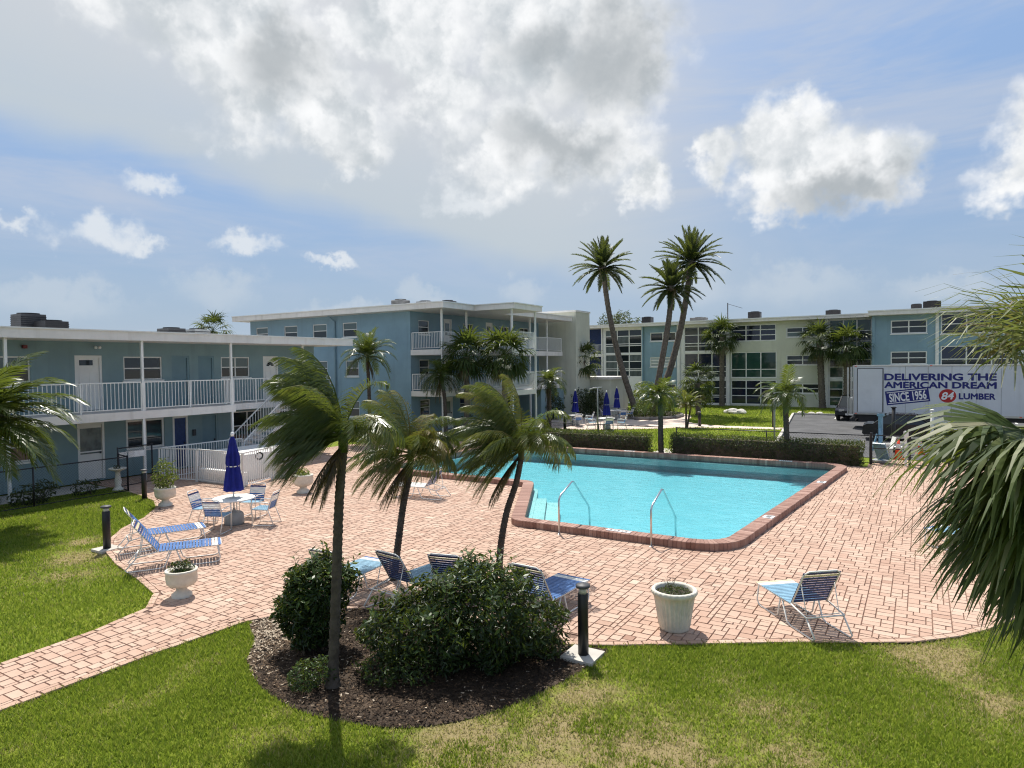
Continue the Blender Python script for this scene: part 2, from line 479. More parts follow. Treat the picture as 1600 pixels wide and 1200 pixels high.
def ground_material():
    m, g, out = new_mat('lawn_ground')
    t = g.node('ShaderNodeTexCoord').outputs['Object']
    n1 = g.noise(t, 0.35, 6, 0.65)
    n2 = g.noise(t, 5.0, 6, 0.7)
    n3 = g.noise(t, 60.0, 3, 0.7)
    f = g.m('ADD', g.m('MULTIPLY', n1, 0.45), g.m('ADD', g.m('MULTIPLY', n2, 0.3), g.m('MULTIPLY', n3, 0.3)))
    c = ramp(g, f, [(0.3, (0.07, 0.10, 0.013)), (0.5, (0.17, 0.225, 0.026)), (0.62, (0.25, 0.275, 0.045)), (0.72, (0.28, 0.24, 0.09)), (0.85, (0.33, 0.27, 0.14))])
    dmin = None
    for (px, py, r, s_) in PATCHES:      # worn, sandy places in the lawn
        q = g.v('LENGTH', g.v('MULTIPLY', g.v('SUBTRACT', t, (px, py, 0)), (1 / r, 1 / r, 0)))
        q = g.m('ADD', q, 0.97 - s_)
        dmin = q if dmin is None else g.m('MINIMUM', dmin, q)
    worn = g.step(g.m('ADD', dmin, g.m('MULTIPLY', g.m('SUBTRACT', g.noise(t, 3.0, 5, 0.7), 0.5), 2.2)), 1.15, 0.5)
    c = g.mix(worn, c, g.mix(n3, (0.17, 0.15, 0.06, 1), (0.40, 0.31, 0.17, 1)))
    # beyond the court: unseen sandy verges and streets, added neutral to curb green bounce
    sp = g.node('ShaderNodeSeparateXYZ')
    g.put(sp.inputs[0], t)
    far = g.m('MAXIMUM', g.step(g.m('ABSOLUTE', g.m('ADD', sp.outputs[0], 9.0)), 19.5, 20.5), g.step(g.m('ABSOLUTE', g.m('SUBTRACT', sp.outputs[1], 27.0)), 40.0, 41.0))
    c = g.mix(far, c, g.mix(n2, (0.20, 0.185, 0.16, 1), (0.33, 0.31, 0.27, 1)))
    b = g.node('ShaderNodeBsdfPrincipled')
    g.put(b.inputs['Base Color'], c)
    b.inputs['Roughness'].default_value = 0.95
    b.inputs['Specular IOR Level'].default_value = 0.1
    bn = g.node('ShaderNodeBump')
    bn.inputs['Strength'].default_value = 0.9
    bn.inputs['Distance'].default_value = 0.03
    g.put(bn.inputs['Height'], g.noise(t, 45, 4, 0.7))
    g.put(b.inputs['Normal'], bn.outputs[0])
    g.put(out.inputs[0], b.outputs[0])
    return m


GROUND = ground_material()
SAND = mat('paver_bedding_sand', (0.19, 0.12, 0.09), 0.95, 0.25, 6)
MULCHBASE = mat('bed_soil', (0.05, 0.034, 0.022), 0.95, 0.5, 2.2, 0.8, 50)
POOLSHELL = mat('pool_plaster', (0.29, 0.55, 0.62), 0.7, 0.03, 0.8)
POOLTILE = mat('pool_waterline_tile', (0.02, 0.04, 0.07), 0.25, 0.3, 20)
STEPW = mat('pool_step_white', (0.68, 0.74, 0.72), 0.7, 0.05, 3)


def water_material():
    m, g, out = new_mat('pool_water')
    t = g.node('ShaderNodeTexCoord').outputs['Object']
    mp = g.node('ShaderNodeMapping')
    g.put(mp.inputs['Vector'], t)
    mp.inputs['Rotation'].default_value = (0, 0, 0.5)
    mp.inputs['Scale'].default_value = (1.0, 1.8, 1.0)
    h = g.m('ADD', g.m('MULTIPLY', g.noise(mp.outputs[0], 2.2, 4, 0.6, dist=0.6), 1.0), g.m('MULTIPLY', g.noise(t, 11.0, 4, 0.6, dist=0.8), 0.35))
    bn = g.node('ShaderNodeBump')
    bn.inputs['Strength'].default_value = 0.35
    bn.inputs['Distance'].default_value = 0.06
    g.put(bn.inputs['Height'], h)
    fr = g.node('ShaderNodeFresnel')
    fr.inputs['IOR'].default_value = 1.33
    g.put(fr.inputs['Normal'], bn.outputs[0])
    gl = g.node('ShaderNodeBsdfGlossy')
    gl.inputs['Roughness'].default_value = 0.06
    gl.inputs['Color'].default_value = (0.9, 0.95, 1, 1)
    g.put(gl.inputs['Normal'], bn.outputs[0])
    body = g.step(g.noise(t, 1.6, 5, 0.65, dist=1.2), 0.3, 0.75)
    tr = g.node('ShaderNodeBsdfTransparent')
    g.put(tr.inputs[0], g.mix(body, (0.56, 0.86, 0.89, 1), (0.68, 0.93, 0.95, 1)))
    mx = g.node('ShaderNodeMixShader')
    g.put(mx.inputs[0], g.m('MULTIPLY', fr.outputs[0], 0.75))
    g.put(mx.inputs[1], tr.outputs[0])
    g.put(mx.inputs[2], gl.outputs[0])
    g.put(out.inputs[0], mx.outputs[0])
    return m


WATER = water_material()

# ------------------------------------------------------------------ mesh helpers


class MB:
    """Collects boxes, tubes, lathes and quads into ONE mesh object."""
    def __init__(self):
        self.v = []
        self.f = []
        self.a = []       # per-vertex attribute 'var'
        self.mi = []
        self.cur = 0.5
        self.m = 0

    def verts(self, pts):
        i = len(self.v)
        self.v.extend([tuple(p) for p in pts])
        self.a.extend([self.cur] * len(pts))
        return i

    def face(self, idx):
        self.f.append(tuple(idx))
        self.mi.append(self.m)

    def quad(self, a, b, c, d):
        i = self.verts((a, b, c, d))
        self.face((i, i + 1, i + 2, i + 3))

    def box(self, x0, x1, y0, y1, z0, z1):
        i = self.verts([(x0, y0, z0), (x1, y0, z0), (x1, y1, z0), (x0, y1, z0), (x0, y0, z1), (x1, y0, z1), (x1, y1, z1), (x0, y1, z1)])
        for q in ((0, 3, 2, 1), (4, 5, 6, 7), (0, 1, 5, 4), (1, 2, 6, 5), (2, 3, 7, 6), (3, 0, 4, 7)):
            self.face([i + k for k in q])
        return self

    def obox(self, c, ax, ay, az_, hx, hy, hz):
        c, ax, ay, az_ = Vector(c), Vector(ax), Vector(ay), Vector(az_)
        pts = []
        for sz in (-1, 1):
            for sx, sy in ((-1, -1), (1, -1), (1, 1), (-1, 1)):
                pts.append(c + ax * hx * sx + ay * hy * sy + az_ * hz * sz)
        i = self.verts(pts)
        for q in ((0, 3, 2, 1), (4, 5, 6, 7), (0, 1, 5, 4), (1, 2, 6, 5), (2, 3, 7, 6), (3, 0, 4, 7)):
            self.face([i + k for k in q])
        return self

    def bar(self, p, q, w, h=None, up=(0, 0, 1)):
        p, q = Vector(p), Vector(q)
        t = (q - p)
        L = t.length
        t.normalize()
        u = Vector(up)
        s_ = t.cross(u)
        if s_.length < 1e-4:
            s_ = t.cross(Vector((1, 0, 0)))
        s_.normalize()
        n = s_.cross(t)
        return self.obox((p + q) / 2, t, s_, n, L / 2, w / 2, (h or w) / 2)

    def tube(self, pts, r, n=8, cap=True, close=False):
        pts = [Vector(p) for p in pts]
        rs = r if isinstance(r, (list, tuple)) else [r] * len(pts)
        rings = []
        prev = None
        for k, p in enumerate(pts):
            if close:
                t = pts[(k + 1) % len(pts)] - pts[k - 1]
            else:
                t = pts[min(k + 1, len(pts) - 1)] - pts[max(k - 1, 0)]
            t.normalize()
            if prev is None:
                a = t.cross(Vector((0, 0, 1)))
                if a.length < 1e-3:
                    a = t.cross(Vector((1, 0, 0)))
            else:
                a = prev - t * prev.dot(t)
            a.normalize()
            prev = a
            b = t.cross(a)
            i = self.verts([p + (a * math.cos(2 * math.pi * j / n) + b * math.sin(2 * math.pi * j / n)) * rs[k] for j in range(n)])
            rings.append(i)
        m = len(rings)
        for k in range(m if close else m - 1):
            i, j = rings[k], rings[(k + 1) % m]
            for q in range(n):
                self.face((i + q, i + (q + 1) % n, j + (q + 1) % n, j + q))
        if cap and not close:
            self.face([rings[0] + q for q in reversed(range(n))])
            self.face([rings[-1] + q for q in range(n)])
        return self

    def lathe(self, prof, n=20, c=(0, 0, 0), mod=None, cap=True):
        rings = []
        for k, (r, z) in enumerate(prof):
            pts = []
            for j in range(n):
                a = 2 * math.pi * j / n
                rr = r * (mod(a, k) if mod else 1)
                pts.append((c[0] + rr * math.cos(a), c[1] + rr * math.sin(a), c[2] + z))
            rings.append(self.verts(pts))
        for k in range(len(rings) - 1):
            i, j = rings[k], rings[k + 1]
            for q in range(n):
                self.face((i + q, i + (q + 1) % n, j + (q + 1) % n, j + q))
        if cap:
            self.face([rings[0] + q for q in reversed(range(n))])
            self.face([rings[-1] + q for q in range(n)])
        return self

    def prism(self, poly, z0, z1):
        n = len(poly)
        i = self.verts([(p[0], p[1], z0) for p in poly] + [(p[0], p[1], z1) for p in poly])
        for k in range(n):
            self.face((i + k, i + (k + 1) % n, i + n + (k + 1) % n, i + n + k))
        tri = geometry.tessellate_polygon([[Vector((p[0], p[1], 0)) for p in poly]])
        for t in tri:
            self.face([i + n + k for k in t])
        return self

    def sheet(self, loops, z):
        """Flat polygon; later loops are holes."""
        if len(loops) == 1:
            i = self.verts([(p[0], p[1], z) for p in loops[0]])
            self.face(range(i, i + len(loops[0])))
            return self
        allp = [Vector((p[0], p[1], 0)) for l in loops for p in l]
        i = self.verts([(p.x, p.y, z) for p in allp])
        for t in geometry.tessellate_polygon([[Vector((p[0], p[1], 0)) for p in l] for l in loops]):
            a, b, c = [allp[k] for k in t]
            if (b - a).cross(c - a).z < 0:
                t = (t[0], t[2], t[1])
            self.face([i + k for k in t])
        return self

    def build(self, name, mats, parent=None, smooth=False, origin=None):
        me = bpy.data.meshes.new(name)
        if origin is not None:
            o_ = Vector(origin)
            self.v = [(p[0] - o_.x, p[1] - o_.y, p[2] - o_.z) for p in self.v]
        me.from_pydata(self.v, [], self.f)
        mats = mats if isinstance(mats, (list, tuple)) else [mats]
        for m_ in mats:
            me.materials.append(m_)
        if len(mats) > 1:
            me.polygons.foreach_set('material_index', self.mi)
        at = me.attributes.new('var', 'FLOAT', 'POINT')
        at.data.foreach_set('value', self.a)
        if smooth:
            me.polygons.foreach_set('use_smooth', [True] * len(me.polygons))
        me.update()
        ob = bpy.data.objects.new(name, me)
        COL.objects.link(ob)
        if origin is not None:
            ob.location = origin
        if parent:
            ob.parent = parent
        return ob


def tag(o, label=None, cat=None, group=None, kind=None):
    if label:
        o['label'] = label
    if cat:
        o['category'] = cat
    if group:
        o['group'] = group
    if kind:
        o['kind'] = kind
    return o


def thing(name, label, cat, loc=(0, 0, 0), rz=0.0, group=None):
    o = bpy.data.objects.new(name, None)
    o.empty_display_size = 0.2
    COL.objects.link(o)
    o.location = loc
    o.rotation_euler = (0, 0, rz)
    return tag(o, label, cat, group)


def copy_tree(o, parent=None):
    c = o.copy()
    COL.objects.link(c)
    c.parent = parent
    for ch in list(o.children):
        copy_tree(ch, c)
    return c


def again(o, loc, rz, label, group=None):
    c = copy_tree(o)
    c.location = loc
    c.rotation_euler = (0, 0, rz)
    c['label'] = label
    if group:
        c['group'] = group
    return c


def fast_mesh(name, verts, faces_idx, loop_starts_n, var, material, parent=None):
    """numpy mesh: verts (n,3), faces flat index array, loop_starts_n = vertices per face."""
    me = bpy.data.meshes.new(name)
    nf = len(faces_idx) // loop_starts_n
    me.vertices.add(len(verts))
    me.vertices.foreach_set('co', np.asarray(verts, dtype=np.float32).ravel())
    me.loops.add(len(faces_idx))
    me.loops.foreach_set('vertex_index', np.asarray(faces_idx, dtype=np.int32))
    me.polygons.add(nf)
    me.polygons.foreach_set('loop_start', np.arange(nf, dtype=np.int32) * loop_starts_n)
    me.update(calc_edges=True)
    me.shade_flat()
    at = me.attributes.new('var', 'FLOAT', 'POINT')
    at.data.foreach_set('value', np.asarray(var, dtype=np.float32))
    me.materials.append(material)
    ob = bpy.data.objects.new(name, me)
    COL.objects.link(ob)
    if parent:
        ob.parent = parent
    return ob


def in_poly(x, y, poly):
    """vectorised point-in-polygon"""
    x = np.asarray(x)
    y = np.asarray(y)
    inside = np.zeros(x.shape, bool)
    n = len(poly)
    j = n - 1
    for i in range(n):
        xi, yi = poly[i][0], poly[i][1]
        xj, yj = poly[j][0], poly[j][1]
        cond = ((yi > y) != (yj > y)) & (x < (xj - xi) * (y - yi) / (yj - yi + 1e-12) + xi)
        inside ^= cond
        j = i
    return inside


def smooth_loop(pts, k=4):
    """closed Catmull-Rom"""
    n = len(pts)
    out = []
    for i in range(n):
        p0, p1, p2, p3 = [np.array(pts[(i + d) % n][:2], float) for d in (-1, 0, 1, 2)]
        for s_ in range(k):
            t = s_ / k
            out.append(tuple(0.5 * ((2 * p1) + (-p0 + p2) * t + (2 * p0 - 5 * p1 + 4 * p2 - p3) * t * t + (-p0 + 3 * p1 - 3 * p2 + p3) * t ** 3)))
    return out


def smooth_line(pts, k=5):
    n = len(pts)
    out = []
    for i in range(n - 1):
        p0, p1, p2, p3 = [np.array(pts[min(max(i + d, 0), n - 1)], float) for d in (-1, 0, 1, 2)]
        for s_ in range(k):
            t = s_ / k
            out.append(tuple(0.5 * ((2 * p1) + (-p0 + p2) * t + (2 * p0 - 5 * p1 + 4 * p2 - p3) * t * t + (-p0 + 3 * p1 - 3 * p2 + p3) * t ** 3)))
    out.append(tuple(pts[-1]))
    return out


def round_poly(pts, rad, n=6):
    """round the corners of a polygon; rad per corner"""
    out = []
    m = len(pts)
    for i in range(m):
        p = Vector(pts[i])
        a = (Vector(pts[i - 1]) - p)
        b = (Vector(pts[(i + 1) % m]) - p)
        r = rad[i]
        if r <= 0:
            out.append((p.x, p.y))
            continue
        a.normalize()
        b.normalize()
        half = math.acos(max(-1, min(1, a.dot(b)))) / 2
        d = r / math.tan(half)
        bis = (a + b).normalized()
        c = p + bis * (r / math.sin(half))
        s0 = p + a * d - c
        s1 = p + b * d - c
        a0 = math.atan2(s0.y, s0.x)
        a1 = math.atan2(s1.y, s1.x)
        da = (a1 - a0 + math.pi) % (2 * math.pi) - math.pi
        for k in range(n + 1):
            t = a0 + da * k / n
            out.append((c.x + r * math.cos(t), c.y + r * math.sin(t)))
    return out


def offset_poly(pts, d):
    """offset a polygon inwards for positive d (counter-clockwise input)"""
    out = []
    m = len(pts)
    for i in range(m):
        p0, p1, p2 = Vector(pts[i - 1]), Vector(pts[i]), Vector(pts[(i + 1) % m])
        t1 = (p1 - p0).normalized()
        t2 = (p2 - p1).normalized()
        n1 = Vector((-t1.y, t1.x))
        n2 = Vector((-t2.y, t2.x))
        b = (n1 + n2)
        b.normalize()
        k = d / max(0.3, b.dot(n1))
        q = p1 + b * k
        out.append((q.x, q.y))
    return out

# ------------------------------------------------------------------ setting: ground, deck, pool, paths, parking
DECK = [(-9.85, -2), (-9.9, 3.64), (-9.85, 5.6), (-9.73, 7.1), (-9.45, 7.73), (-8.5, 8.52), (-6.93, 9.07), (-5.75, 9.26), (-4.92, 9.28), (-4.6, 9.0),
        (-3.97, 9.35), (-3.22, 9.82), (-2.39, 10.35), (-1.56, 10.88), (-0.72, 11.34), (-0.06, 11.75), (0.54, 12.34), (0.95, 12.9), (1.6, 14.1), (2.4, 16), (3.4, 20),
        (3.4, 33.0), (-1.85, 33.0), (-1.85, 30.35), (-20.5, 30.35), (-25.6, 30.35), (-26.9, 26), (-26.9, 13.0), (-23.1, 12.6),
        (-22.19, 12.43), (-21.26, 12.21), (-20.13, 11.62), (-19.13, 10.7), (-18.37, 9.66), (-17.48, 8.87), (-16.32, 8.2), (-15.17, 7.81), (-13.6, 7.44),
        (-12.5, 7.12), (-11.85, 6.6), (-11.6, 5.6), (-11.5, 4.25), (-11.6, -2)]
POOL = round_poly([(-9.3, 14.95), (-3.55, 15.0), (-2.35, 29.5), (-19.0, 29.4), (-19.0, 19.95), (-11.85, 19.95)], [0.55, 1.1, 0.9, 0.35, 0.35, 0.3], 8)
POOL_IN = offset_poly(POOL, 0.36)
POOL_HOLE = offset_poly(POOL, 0.12)
BED = [(-9.7, 7.2), (-8.95, 6.69), (-8.45, 6.19), (-7.6, 5.77), (-6.65, 5.6), (-5.8, 5.74), (-5.2, 6.0), (-4.72, 6.5), (-4.4, 7.11), (-4.15, 7.94),
       (-4.05, 8.5), (-4.0, 9.2), (-4.6, 9.0), (-4.92, 9.28), (-5.75, 9.26), (-6.93, 9.07), (-8.5, 8.52), (-9.45, 7.73)]



def keyhole(outer, hole, start=0):
    """one outline that runs round the outer edge, in along a seam and round the hole"""
    o = Vector(outer[start])
    j = min(range(len(hole)), key=lambda k: (Vector(hole[k]) - o).length)
    h = [hole[(j - k) % len(hole)] for k in range(len(hole) + 1)]
    return list(outer[:start + 1]) + h + list(outer[start:])


gm = MB()
B_ = 1800.0
gm.sheet([keyhole([(-B_, -B_), (B_, -B_), (B_, B_), (-B_, B_)], POOL_HOLE)], -0.045)
ground = tag(gm.build('lawn_ground', GROUND), 'green lawn spreading round the pool court', kind='structure')

dm = MB()
dm.sheet([keyhole(DECK, POOL_HOLE, 7)], -0.020)
deck = tag(dm.build('pool_deck', SAND), 'pink clay paver deck around the pool', kind='structure')


def px_of(x, y, z):
    """where a point falls in the frame (only used to choose which pieces are near and in view)"""
    p = np.stack([np.asarray(x) - EYE.x, np.asarray(y) - EYE.y, np.asarray(z) - EYE.z], -1)
    d = p @ np.array(fwd)
    return p @ np.array(cr) / d, p @ np.array(cu) / d, d


def paver_grid():
    u = 0.09
    x0, y0 = -27.0, -2.0
    nx, ny = int(30.5 / u), int(35.0 / u)
    used = np.zeros((nx + 4, ny + 4), bool)
    out = []
    shapes = [(3, 2), (3, 2), (3, 2), (2, 2), (2, 2), (2, 3), (2, 1), (4, 2)]
    for j in range(ny):
        for i in range(nx):
            if used[i, j]:
                continue
            for w, h in [rnd.choice(shapes), rnd.choice(shapes), (2, 2), (2, 1), (1, 2), (1, 1)]:
                if i + w <= nx and j + h <= ny and not used[i:i + w, j:j + h].any():
                    used[i:i + w, j:j + h] = True
                    out.append((x0 + i * u, x0 + (i + w) * u, y0 + j * u, y0 + (j + h) * u))
                    break
    return np.array(out)


def cut_pavers(R, inner):
    """pavers sawn to the curve of the edging"""
    mb = MB()
    m = len(inner)
    for x0, x1, y0, y1 in R:
        poly = [Vector((x0 + .0055, y0 + .0055)), Vector((x1 - .0055, y0 + .0055)), Vector((x1 - .0055, y1 - .0055)), Vector((x0 + .0055, y1 - .0055))]
        c = Vector(((x0 + x1) / 2, (y0 + y1) / 2))
        for i in range(m):
            a, b = Vector(inner[i]), Vector(inner[(i + 1) % m])
            t = b - a
            f = max(0, min(1, (c - a).dot(t) / t.length_squared))
            if (a + t * f - c).length > 0.27:
                continue
            t.normalize()
            nn = Vector((-t.y, t.x))
            out = []
            for k in range(len(poly)):
                p, q = poly[k], poly[(k + 1) % len(poly)]
                dp_, dq = (p - a).dot(nn), (q - a).dot(nn)
                if dp_ >= 0:
                    out.append(p)
                if (dp_ >= 0) != (dq >= 0):
                    out.append(p.lerp(q, dp_ / (dp_ - dq)))
            poly = out
            if len(poly) < 3:
                break
        if len(poly) < 3:
            continue
        area = 0.5 * abs(sum(poly[k].x * poly[(k + 1) % len(poly)].y - poly[(k + 1) % len(poly)].x * poly[k].y for k in range(len(poly))))
        if area < 0.0012:
            continue
        mb.cur = min(0.98, max(0.02, rnd.gauss(0.55, 0.17)))
        n = len(poly)
        cc = sum(poly, Vector((0, 0))) / n
        z_ = rnd.uniform(-0.003, 0.003)
        i = mb.verts([(p.x, p.y, -0.021) for p in poly] + [tuple(cc + (p - cc) * 0.95) + (z_,) for p in poly])
        for k in range(n):
            mb.face((i + k, i + (k + 1) % n, i + n + (k + 1) % n, i + n + k))
        mb.face([i + n + k for k in range(n)])
    tag(mb.build('cut_pavers', PAVER, deck), kind='stuff')


def build_pavers():
    R = paver_grid()
    inner = offset_poly(DECK, 0.125)
    keep = np.ones(len(R), bool)
    some = np.zeros(len(R), bool)
    for a, b in ((0, 2), (0, 3), (1, 2), (1, 3)):
        k_ = in_poly(R[:, a], R[:, b], inner)
        keep &= k_
        some |= k_
    outp = ~in_poly((R[:, 0] + R[:, 1]) / 2, (R[:, 2] + R[:, 3]) / 2, offset_poly(POOL, 0.04))
    keep &= outp
    cut_pavers(R[some & ~keep & outp], inner)
    R = R[keep]
    g_ = 0.0045
    n = len(R)
    ins = 0.006
    rs = np.random.RandomState(3)
    zt = rs.uniform(-0.003, 0.003, n)
    X0, X1, Y0, Y1 = R[:, 0] + g_, R[:, 1] - g_, R[:, 2] + g_, R[:, 3] - g_
    V_ = np.zeros((n, 8, 3), np.float32)
    for k, (xx, yy) in enumerate(((X0, Y0), (X1, Y0), (X1, Y1), (X0, Y1))):
        V_[:, k, 0], V_[:, k, 1], V_[:, k, 2] = xx, yy, -0.021
    tl = rs.uniform(-0.0025, 0.0025, (n, 4))
    for k, (xx, yy) in enumerate(((X0 + ins, Y0 + ins), (X1 - ins, Y0 + ins), (X1 - ins, Y1 - ins), (X0 + ins, Y1 - ins))):
        V_[:, 4 + k, 0], V_[:, 4 + k, 1], V_[:, 4 + k, 2] = xx, yy, zt + tl[:, k]
    # edging course along the lawns
    edge_v = []
    for run in (list(range(0, 22)), list(range(27, len(DECK)))):
        P = [Vector(DECK[i]) for i in run]
        for a, b in zip(P[:-1], P[1:]):
            L = (b - a).length
            k = max(1, round(L / 0.235))
            t = (b - a).normalized()
            nn = Vector((-t.y, t.x))
            for q in range(k):
                p0 = a + (b - a) * (q / k) + t * g_
                p1 = a + (b - a) * ((q + 1) / k) - t * g_
                c4 = [p0, p1, p1 + nn * 0.118, p0 + nn * 0.118]
                cc = sum(c4, Vector((0, 0))) / 4
                z_ = rnd.uniform(-0.003, 0.003)
                edge_v.append([(c.x, c.y, -0.021) for c in c4] + [tuple(cc + (c - cc) * 0.93) + (z_,) for c in c4])
    V_ = np.concatenate([V_, np.array(edge_v, np.float32)])
    n = len(V_)
    var = np.clip(rs.normal(0.58, 0.10, n), 0.02, 0.98)
    c = V_[:, 4:].mean(1)
    sx, sy, d = px_of(c[:, 0], c[:, 1], c[:, 2])
    inview = (np.abs(sx) < 800 / 1040) & (np.abs(sy) < 600 / 1040) & (d > 2)
    hidden = in_poly(c[:, 0], c[:, 1], [(-9.6, 7.2), (-4.4, 8.8), (-4.9, 10.8), (-8.6, 10.6)]) & (c[:, 1] < 9.6)
    score = np.where(inview & ~hidden, d, 1e6)
    order = np.argsort(score)
    F_ = np.array([[4, 5, 6, 7], [0, 1, 5, 4], [1, 2, 6, 5], [2, 3, 7, 6], [3, 0, 4, 7]])
    for i in order[:300]:
        mb = MB()
        mb.cur = float(var[i])
        o_ = c[i]
        mb.verts([tuple(p - o_) for p in V_[i]])
        for q in F_:
            mb.face(q)
        ob = mb.build('paver', PAVER, deck)
        ob.location = tuple(float(t) for t in o_)
    rest = order[300:]
    Vr = V_[rest].reshape(-1, 3)
    idx = (np.arange(len(rest))[:, None, None] * 8 + F_[None]).reshape(-1)
    tag(fast_mesh('pavers', Vr, idx, 4, np.repeat(var[rest], 8), PAVER, deck), kind='stuff')


build_pavers()

# pool
pool = thing('swimming_pool', 'turquoise swimming pool with raised red brick rim and cut corner', 'swimming pool', (-9, 20, 0))
pool.location = (0, 0, 0)


def build_pool():
    n = len(POOL)
    wm = MB()
    zt, zf = 0.15, -0.62
    for i in range(n):
        a, b = POOL_IN[i], POOL_IN[(i + 1) % n]
        wm.quad((a[0], a[1], -0.09), (b[0], b[1], -0.09), (b[0], b[1], zf), (a[0], a[1], zf))
    wm.sheet([POOL_IN], zf)
    wm.build('basin', POOLSHELL, pool)
    tm = MB()
    for i in range(n):
        a, b = POOL_IN[i], POOL_IN[(i + 1) % n]
        tm.quad((a[0], a[1], zt), (b[0], b[1], zt), (b[0], b[1], -0.09), (a[0], a[1], -0.09))
    tm.build('waterline_tile', POOLTILE, pool)
    lm = MB()
    ledge = offset_poly(POOL_IN, 0.16)
    for i in range(n):
        j = (i + 1) % n
        lm.quad((*POOL_IN[i], -0.1), (*POOL_IN[j], -0.1), (*ledge[j], -0.1), (*ledge[i], -0.1))
    for i in range(n):
        a, b = ledge[i], ledge[(i + 1) % n]
        lm.quad((a[0], a[1], -0.10), (b[0], b[1], -0.10), (b[0], b[1], -0.35), (a[0], a[1], -0.35))
    lm.build('ledge', STEPW, pool)
    sm = MB()
    for k, (w, z) in enumerate(((0.35, -0.12), (0.75, -0.26))):
        t = Vector((-11.85 + 9.3, 19.95 - 14.95)).normalized()
        nn = Vector((t.y, -t.x))
        a = Vector((-9.3, 14.95)) + nn * 0.5 + t * 0.7
        b = Vector((-11.85, 19.95)) + nn * 0.5 - t * 1.4
        pts = [a, a + nn * w, b + nn * w, b]
        sm.prism([(p.x, p.y) for p in pts][::-1], -0.6, z + k * 0.004)
    sm.build('entry_steps', STEPW, pool)
    wm = MB()
    wm.sheet([POOL_IN], 0.035)
    wat = wm.build('water', WATER, pool)
    # bedding under the rim
    bm_ = MB()
    o2, i2 = offset_poly(POOL, 0.02), offset_poly(POOL, 0.34)
    for i in range(n):
        j = (i + 1) % n
        bm_.quad((*o2[i], -0.04), (*o2[j], -0.04), (*o2[j], 0.16), (*o2[i], 0.16))
        bm_.quad((*o2[i], 0.16), (*o2[j], 0.16), (*i2[j], 0.16), (*i2[i], 0.16))
    bm_.build('rim_core', SAND, pool)
    # header bricks
    P, Q = [Vector(p) for p in POOL], [Vector(p) for p in offset_poly(POOL, 0.372)]
    L = [0.0]
    for i in range(n):
        L.append(L[-1] + (P[(i + 1) % n] - P[i]).length)
    total = L[-1]

    def at(s_):
        s_ %= total
        k = max(i for i in range(n) if L[i] <= s_ + 1e-9)
        f = (s_ - L[k]) / max(1e-9, L[k + 1] - L[k])
        return P[k].lerp(P[(k + 1) % n], f), Q[k].lerp(Q[(k + 1) % n], f)
    nb = int(total / 0.106)
    bricks = []
    for k in range(nb):
        s0, s1 = total * k / nb + 0.0035, total * (k + 1) / nb - 0.0035
        (a, a2), (b, b2) = at(s0), at(s1)
        bricks.append((a, b, b2, a2))

    def brick(mb, q):
        mb.cur = min(0.98, max(0.02, rnd.gauss(0.5, 0.2)))
        z = 0.175 + rnd.uniform(-0.003, 0.003)
        c = sum(q, Vector((0, 0))) / 4
        i = mb.verts([(p.x, p.y, -0.03) for p in q] + [(p.x, p.y, z - 0.012) for p in q] + [tuple(c + (p - c) * 0.95) + (z,) for p in q])
        for j in range(4):
            k2 = (j + 1) % 4
            mb.face((i + j, i + k2, i + 4 + k2, i + 4 + j))
            mb.face((i + 4 + j, i + 4 + k2, i + 8 + k2, i + 8 + j))
        mb.face((i + 8, i + 9, i + 10, i + 11))
    bricks.sort(key=lambda q: (Vector((q[0].x, q[0].y, 0)) - EYE).length)
    for q in bricks[:290]:
        mb = MB()
        brick(mb, q)
        mb.build('coping_brick', COPING, pool)
    mb = MB()
    for q in bricks[290:]:
        brick(mb, q)
    tag(mb.build('coping_bricks', COPING, pool), kind='stuff')
    # depth and no-diving tiles set on the rim
    for (x, y, rz, lx, ly) in ((-6.3, 15.16, 0.0, 0.62, 0.15), (-3.42, 18.45, 1.49, 0.34, 0.26), (-2.86, 24.6, 1.49, 0.34, 0.26), (-4.75, 29.2, 0.0, 0.5, 0.16), (-11.6, 29.25, 0.0, 0.5, 0.16)):
        mb = MB()
        ax = Vector((math.cos(rz), math.sin(rz), 0))
        ay = Vector((-ax.y, ax.x, 0))
        mb.obox((x, y, 0.182), ax, ay, (0, 0, 1), lx / 2, ly / 2, 0.006)
        t_ = mb.build('depth_tile', WHITEP, pool)
        mk = MB()
        for q in range(5):
            o_ = (q - 2) * lx * 0.16
            mk.obox(Vector((x, y, 0.1895)) + ax * o_, ax, ay, (0, 0, 1), lx * 0.045, ly * 0.24, 0.0012)
        mk.build('tile_marking', DARKG, t_)
    # grab rails: one at each side of the near steps
    for (x, y) in ((-7.75, 14.78), (-5.35, 14.82)):
        mb = MB()
        pts = [(x, y, -0.02), (x, y, 0.84), (x, y + 0.04, 0.92), (x, y + 0.12, 0.98), (x, y + 0.75, 1.22), (x, y + 0.83, 1.2),
               (x, y + 0.92, 1.12), (x + 0.0, y + 1.72, 0.42), (x, y + 1.8, 0.32), (x, y + 1.82, -0.2)]
        mb.tube(pts, 0.024, 10)
        r_ = mb.build('grab_rail', STEEL, pool, True)
        fl = MB()
        fl.lathe([(0.05, 0), (0.05, 0.012), (0.03, 0.02)], 12, (x, y, 0.001))
        fl.build('rail_flange', STEEL, r_)
    # ladder at the far left side
    ld = MB()
    for yy in (22.9, 23.45):
        ld.tube([(-19.25, yy, 0.2), (-19.25, yy, 0.8), (-19.15, yy, 0.95), (-18.95, yy, 1.0), (-18.7, yy, 0.88), (-18.35, yy, 0.3), (-18.3, yy, -0.5)], 0.022, 8)
    for z in (-0.05, -0.3):
        ld.box(-18.38, -18.26, 22.9, 23.45, z, z + 0.03)
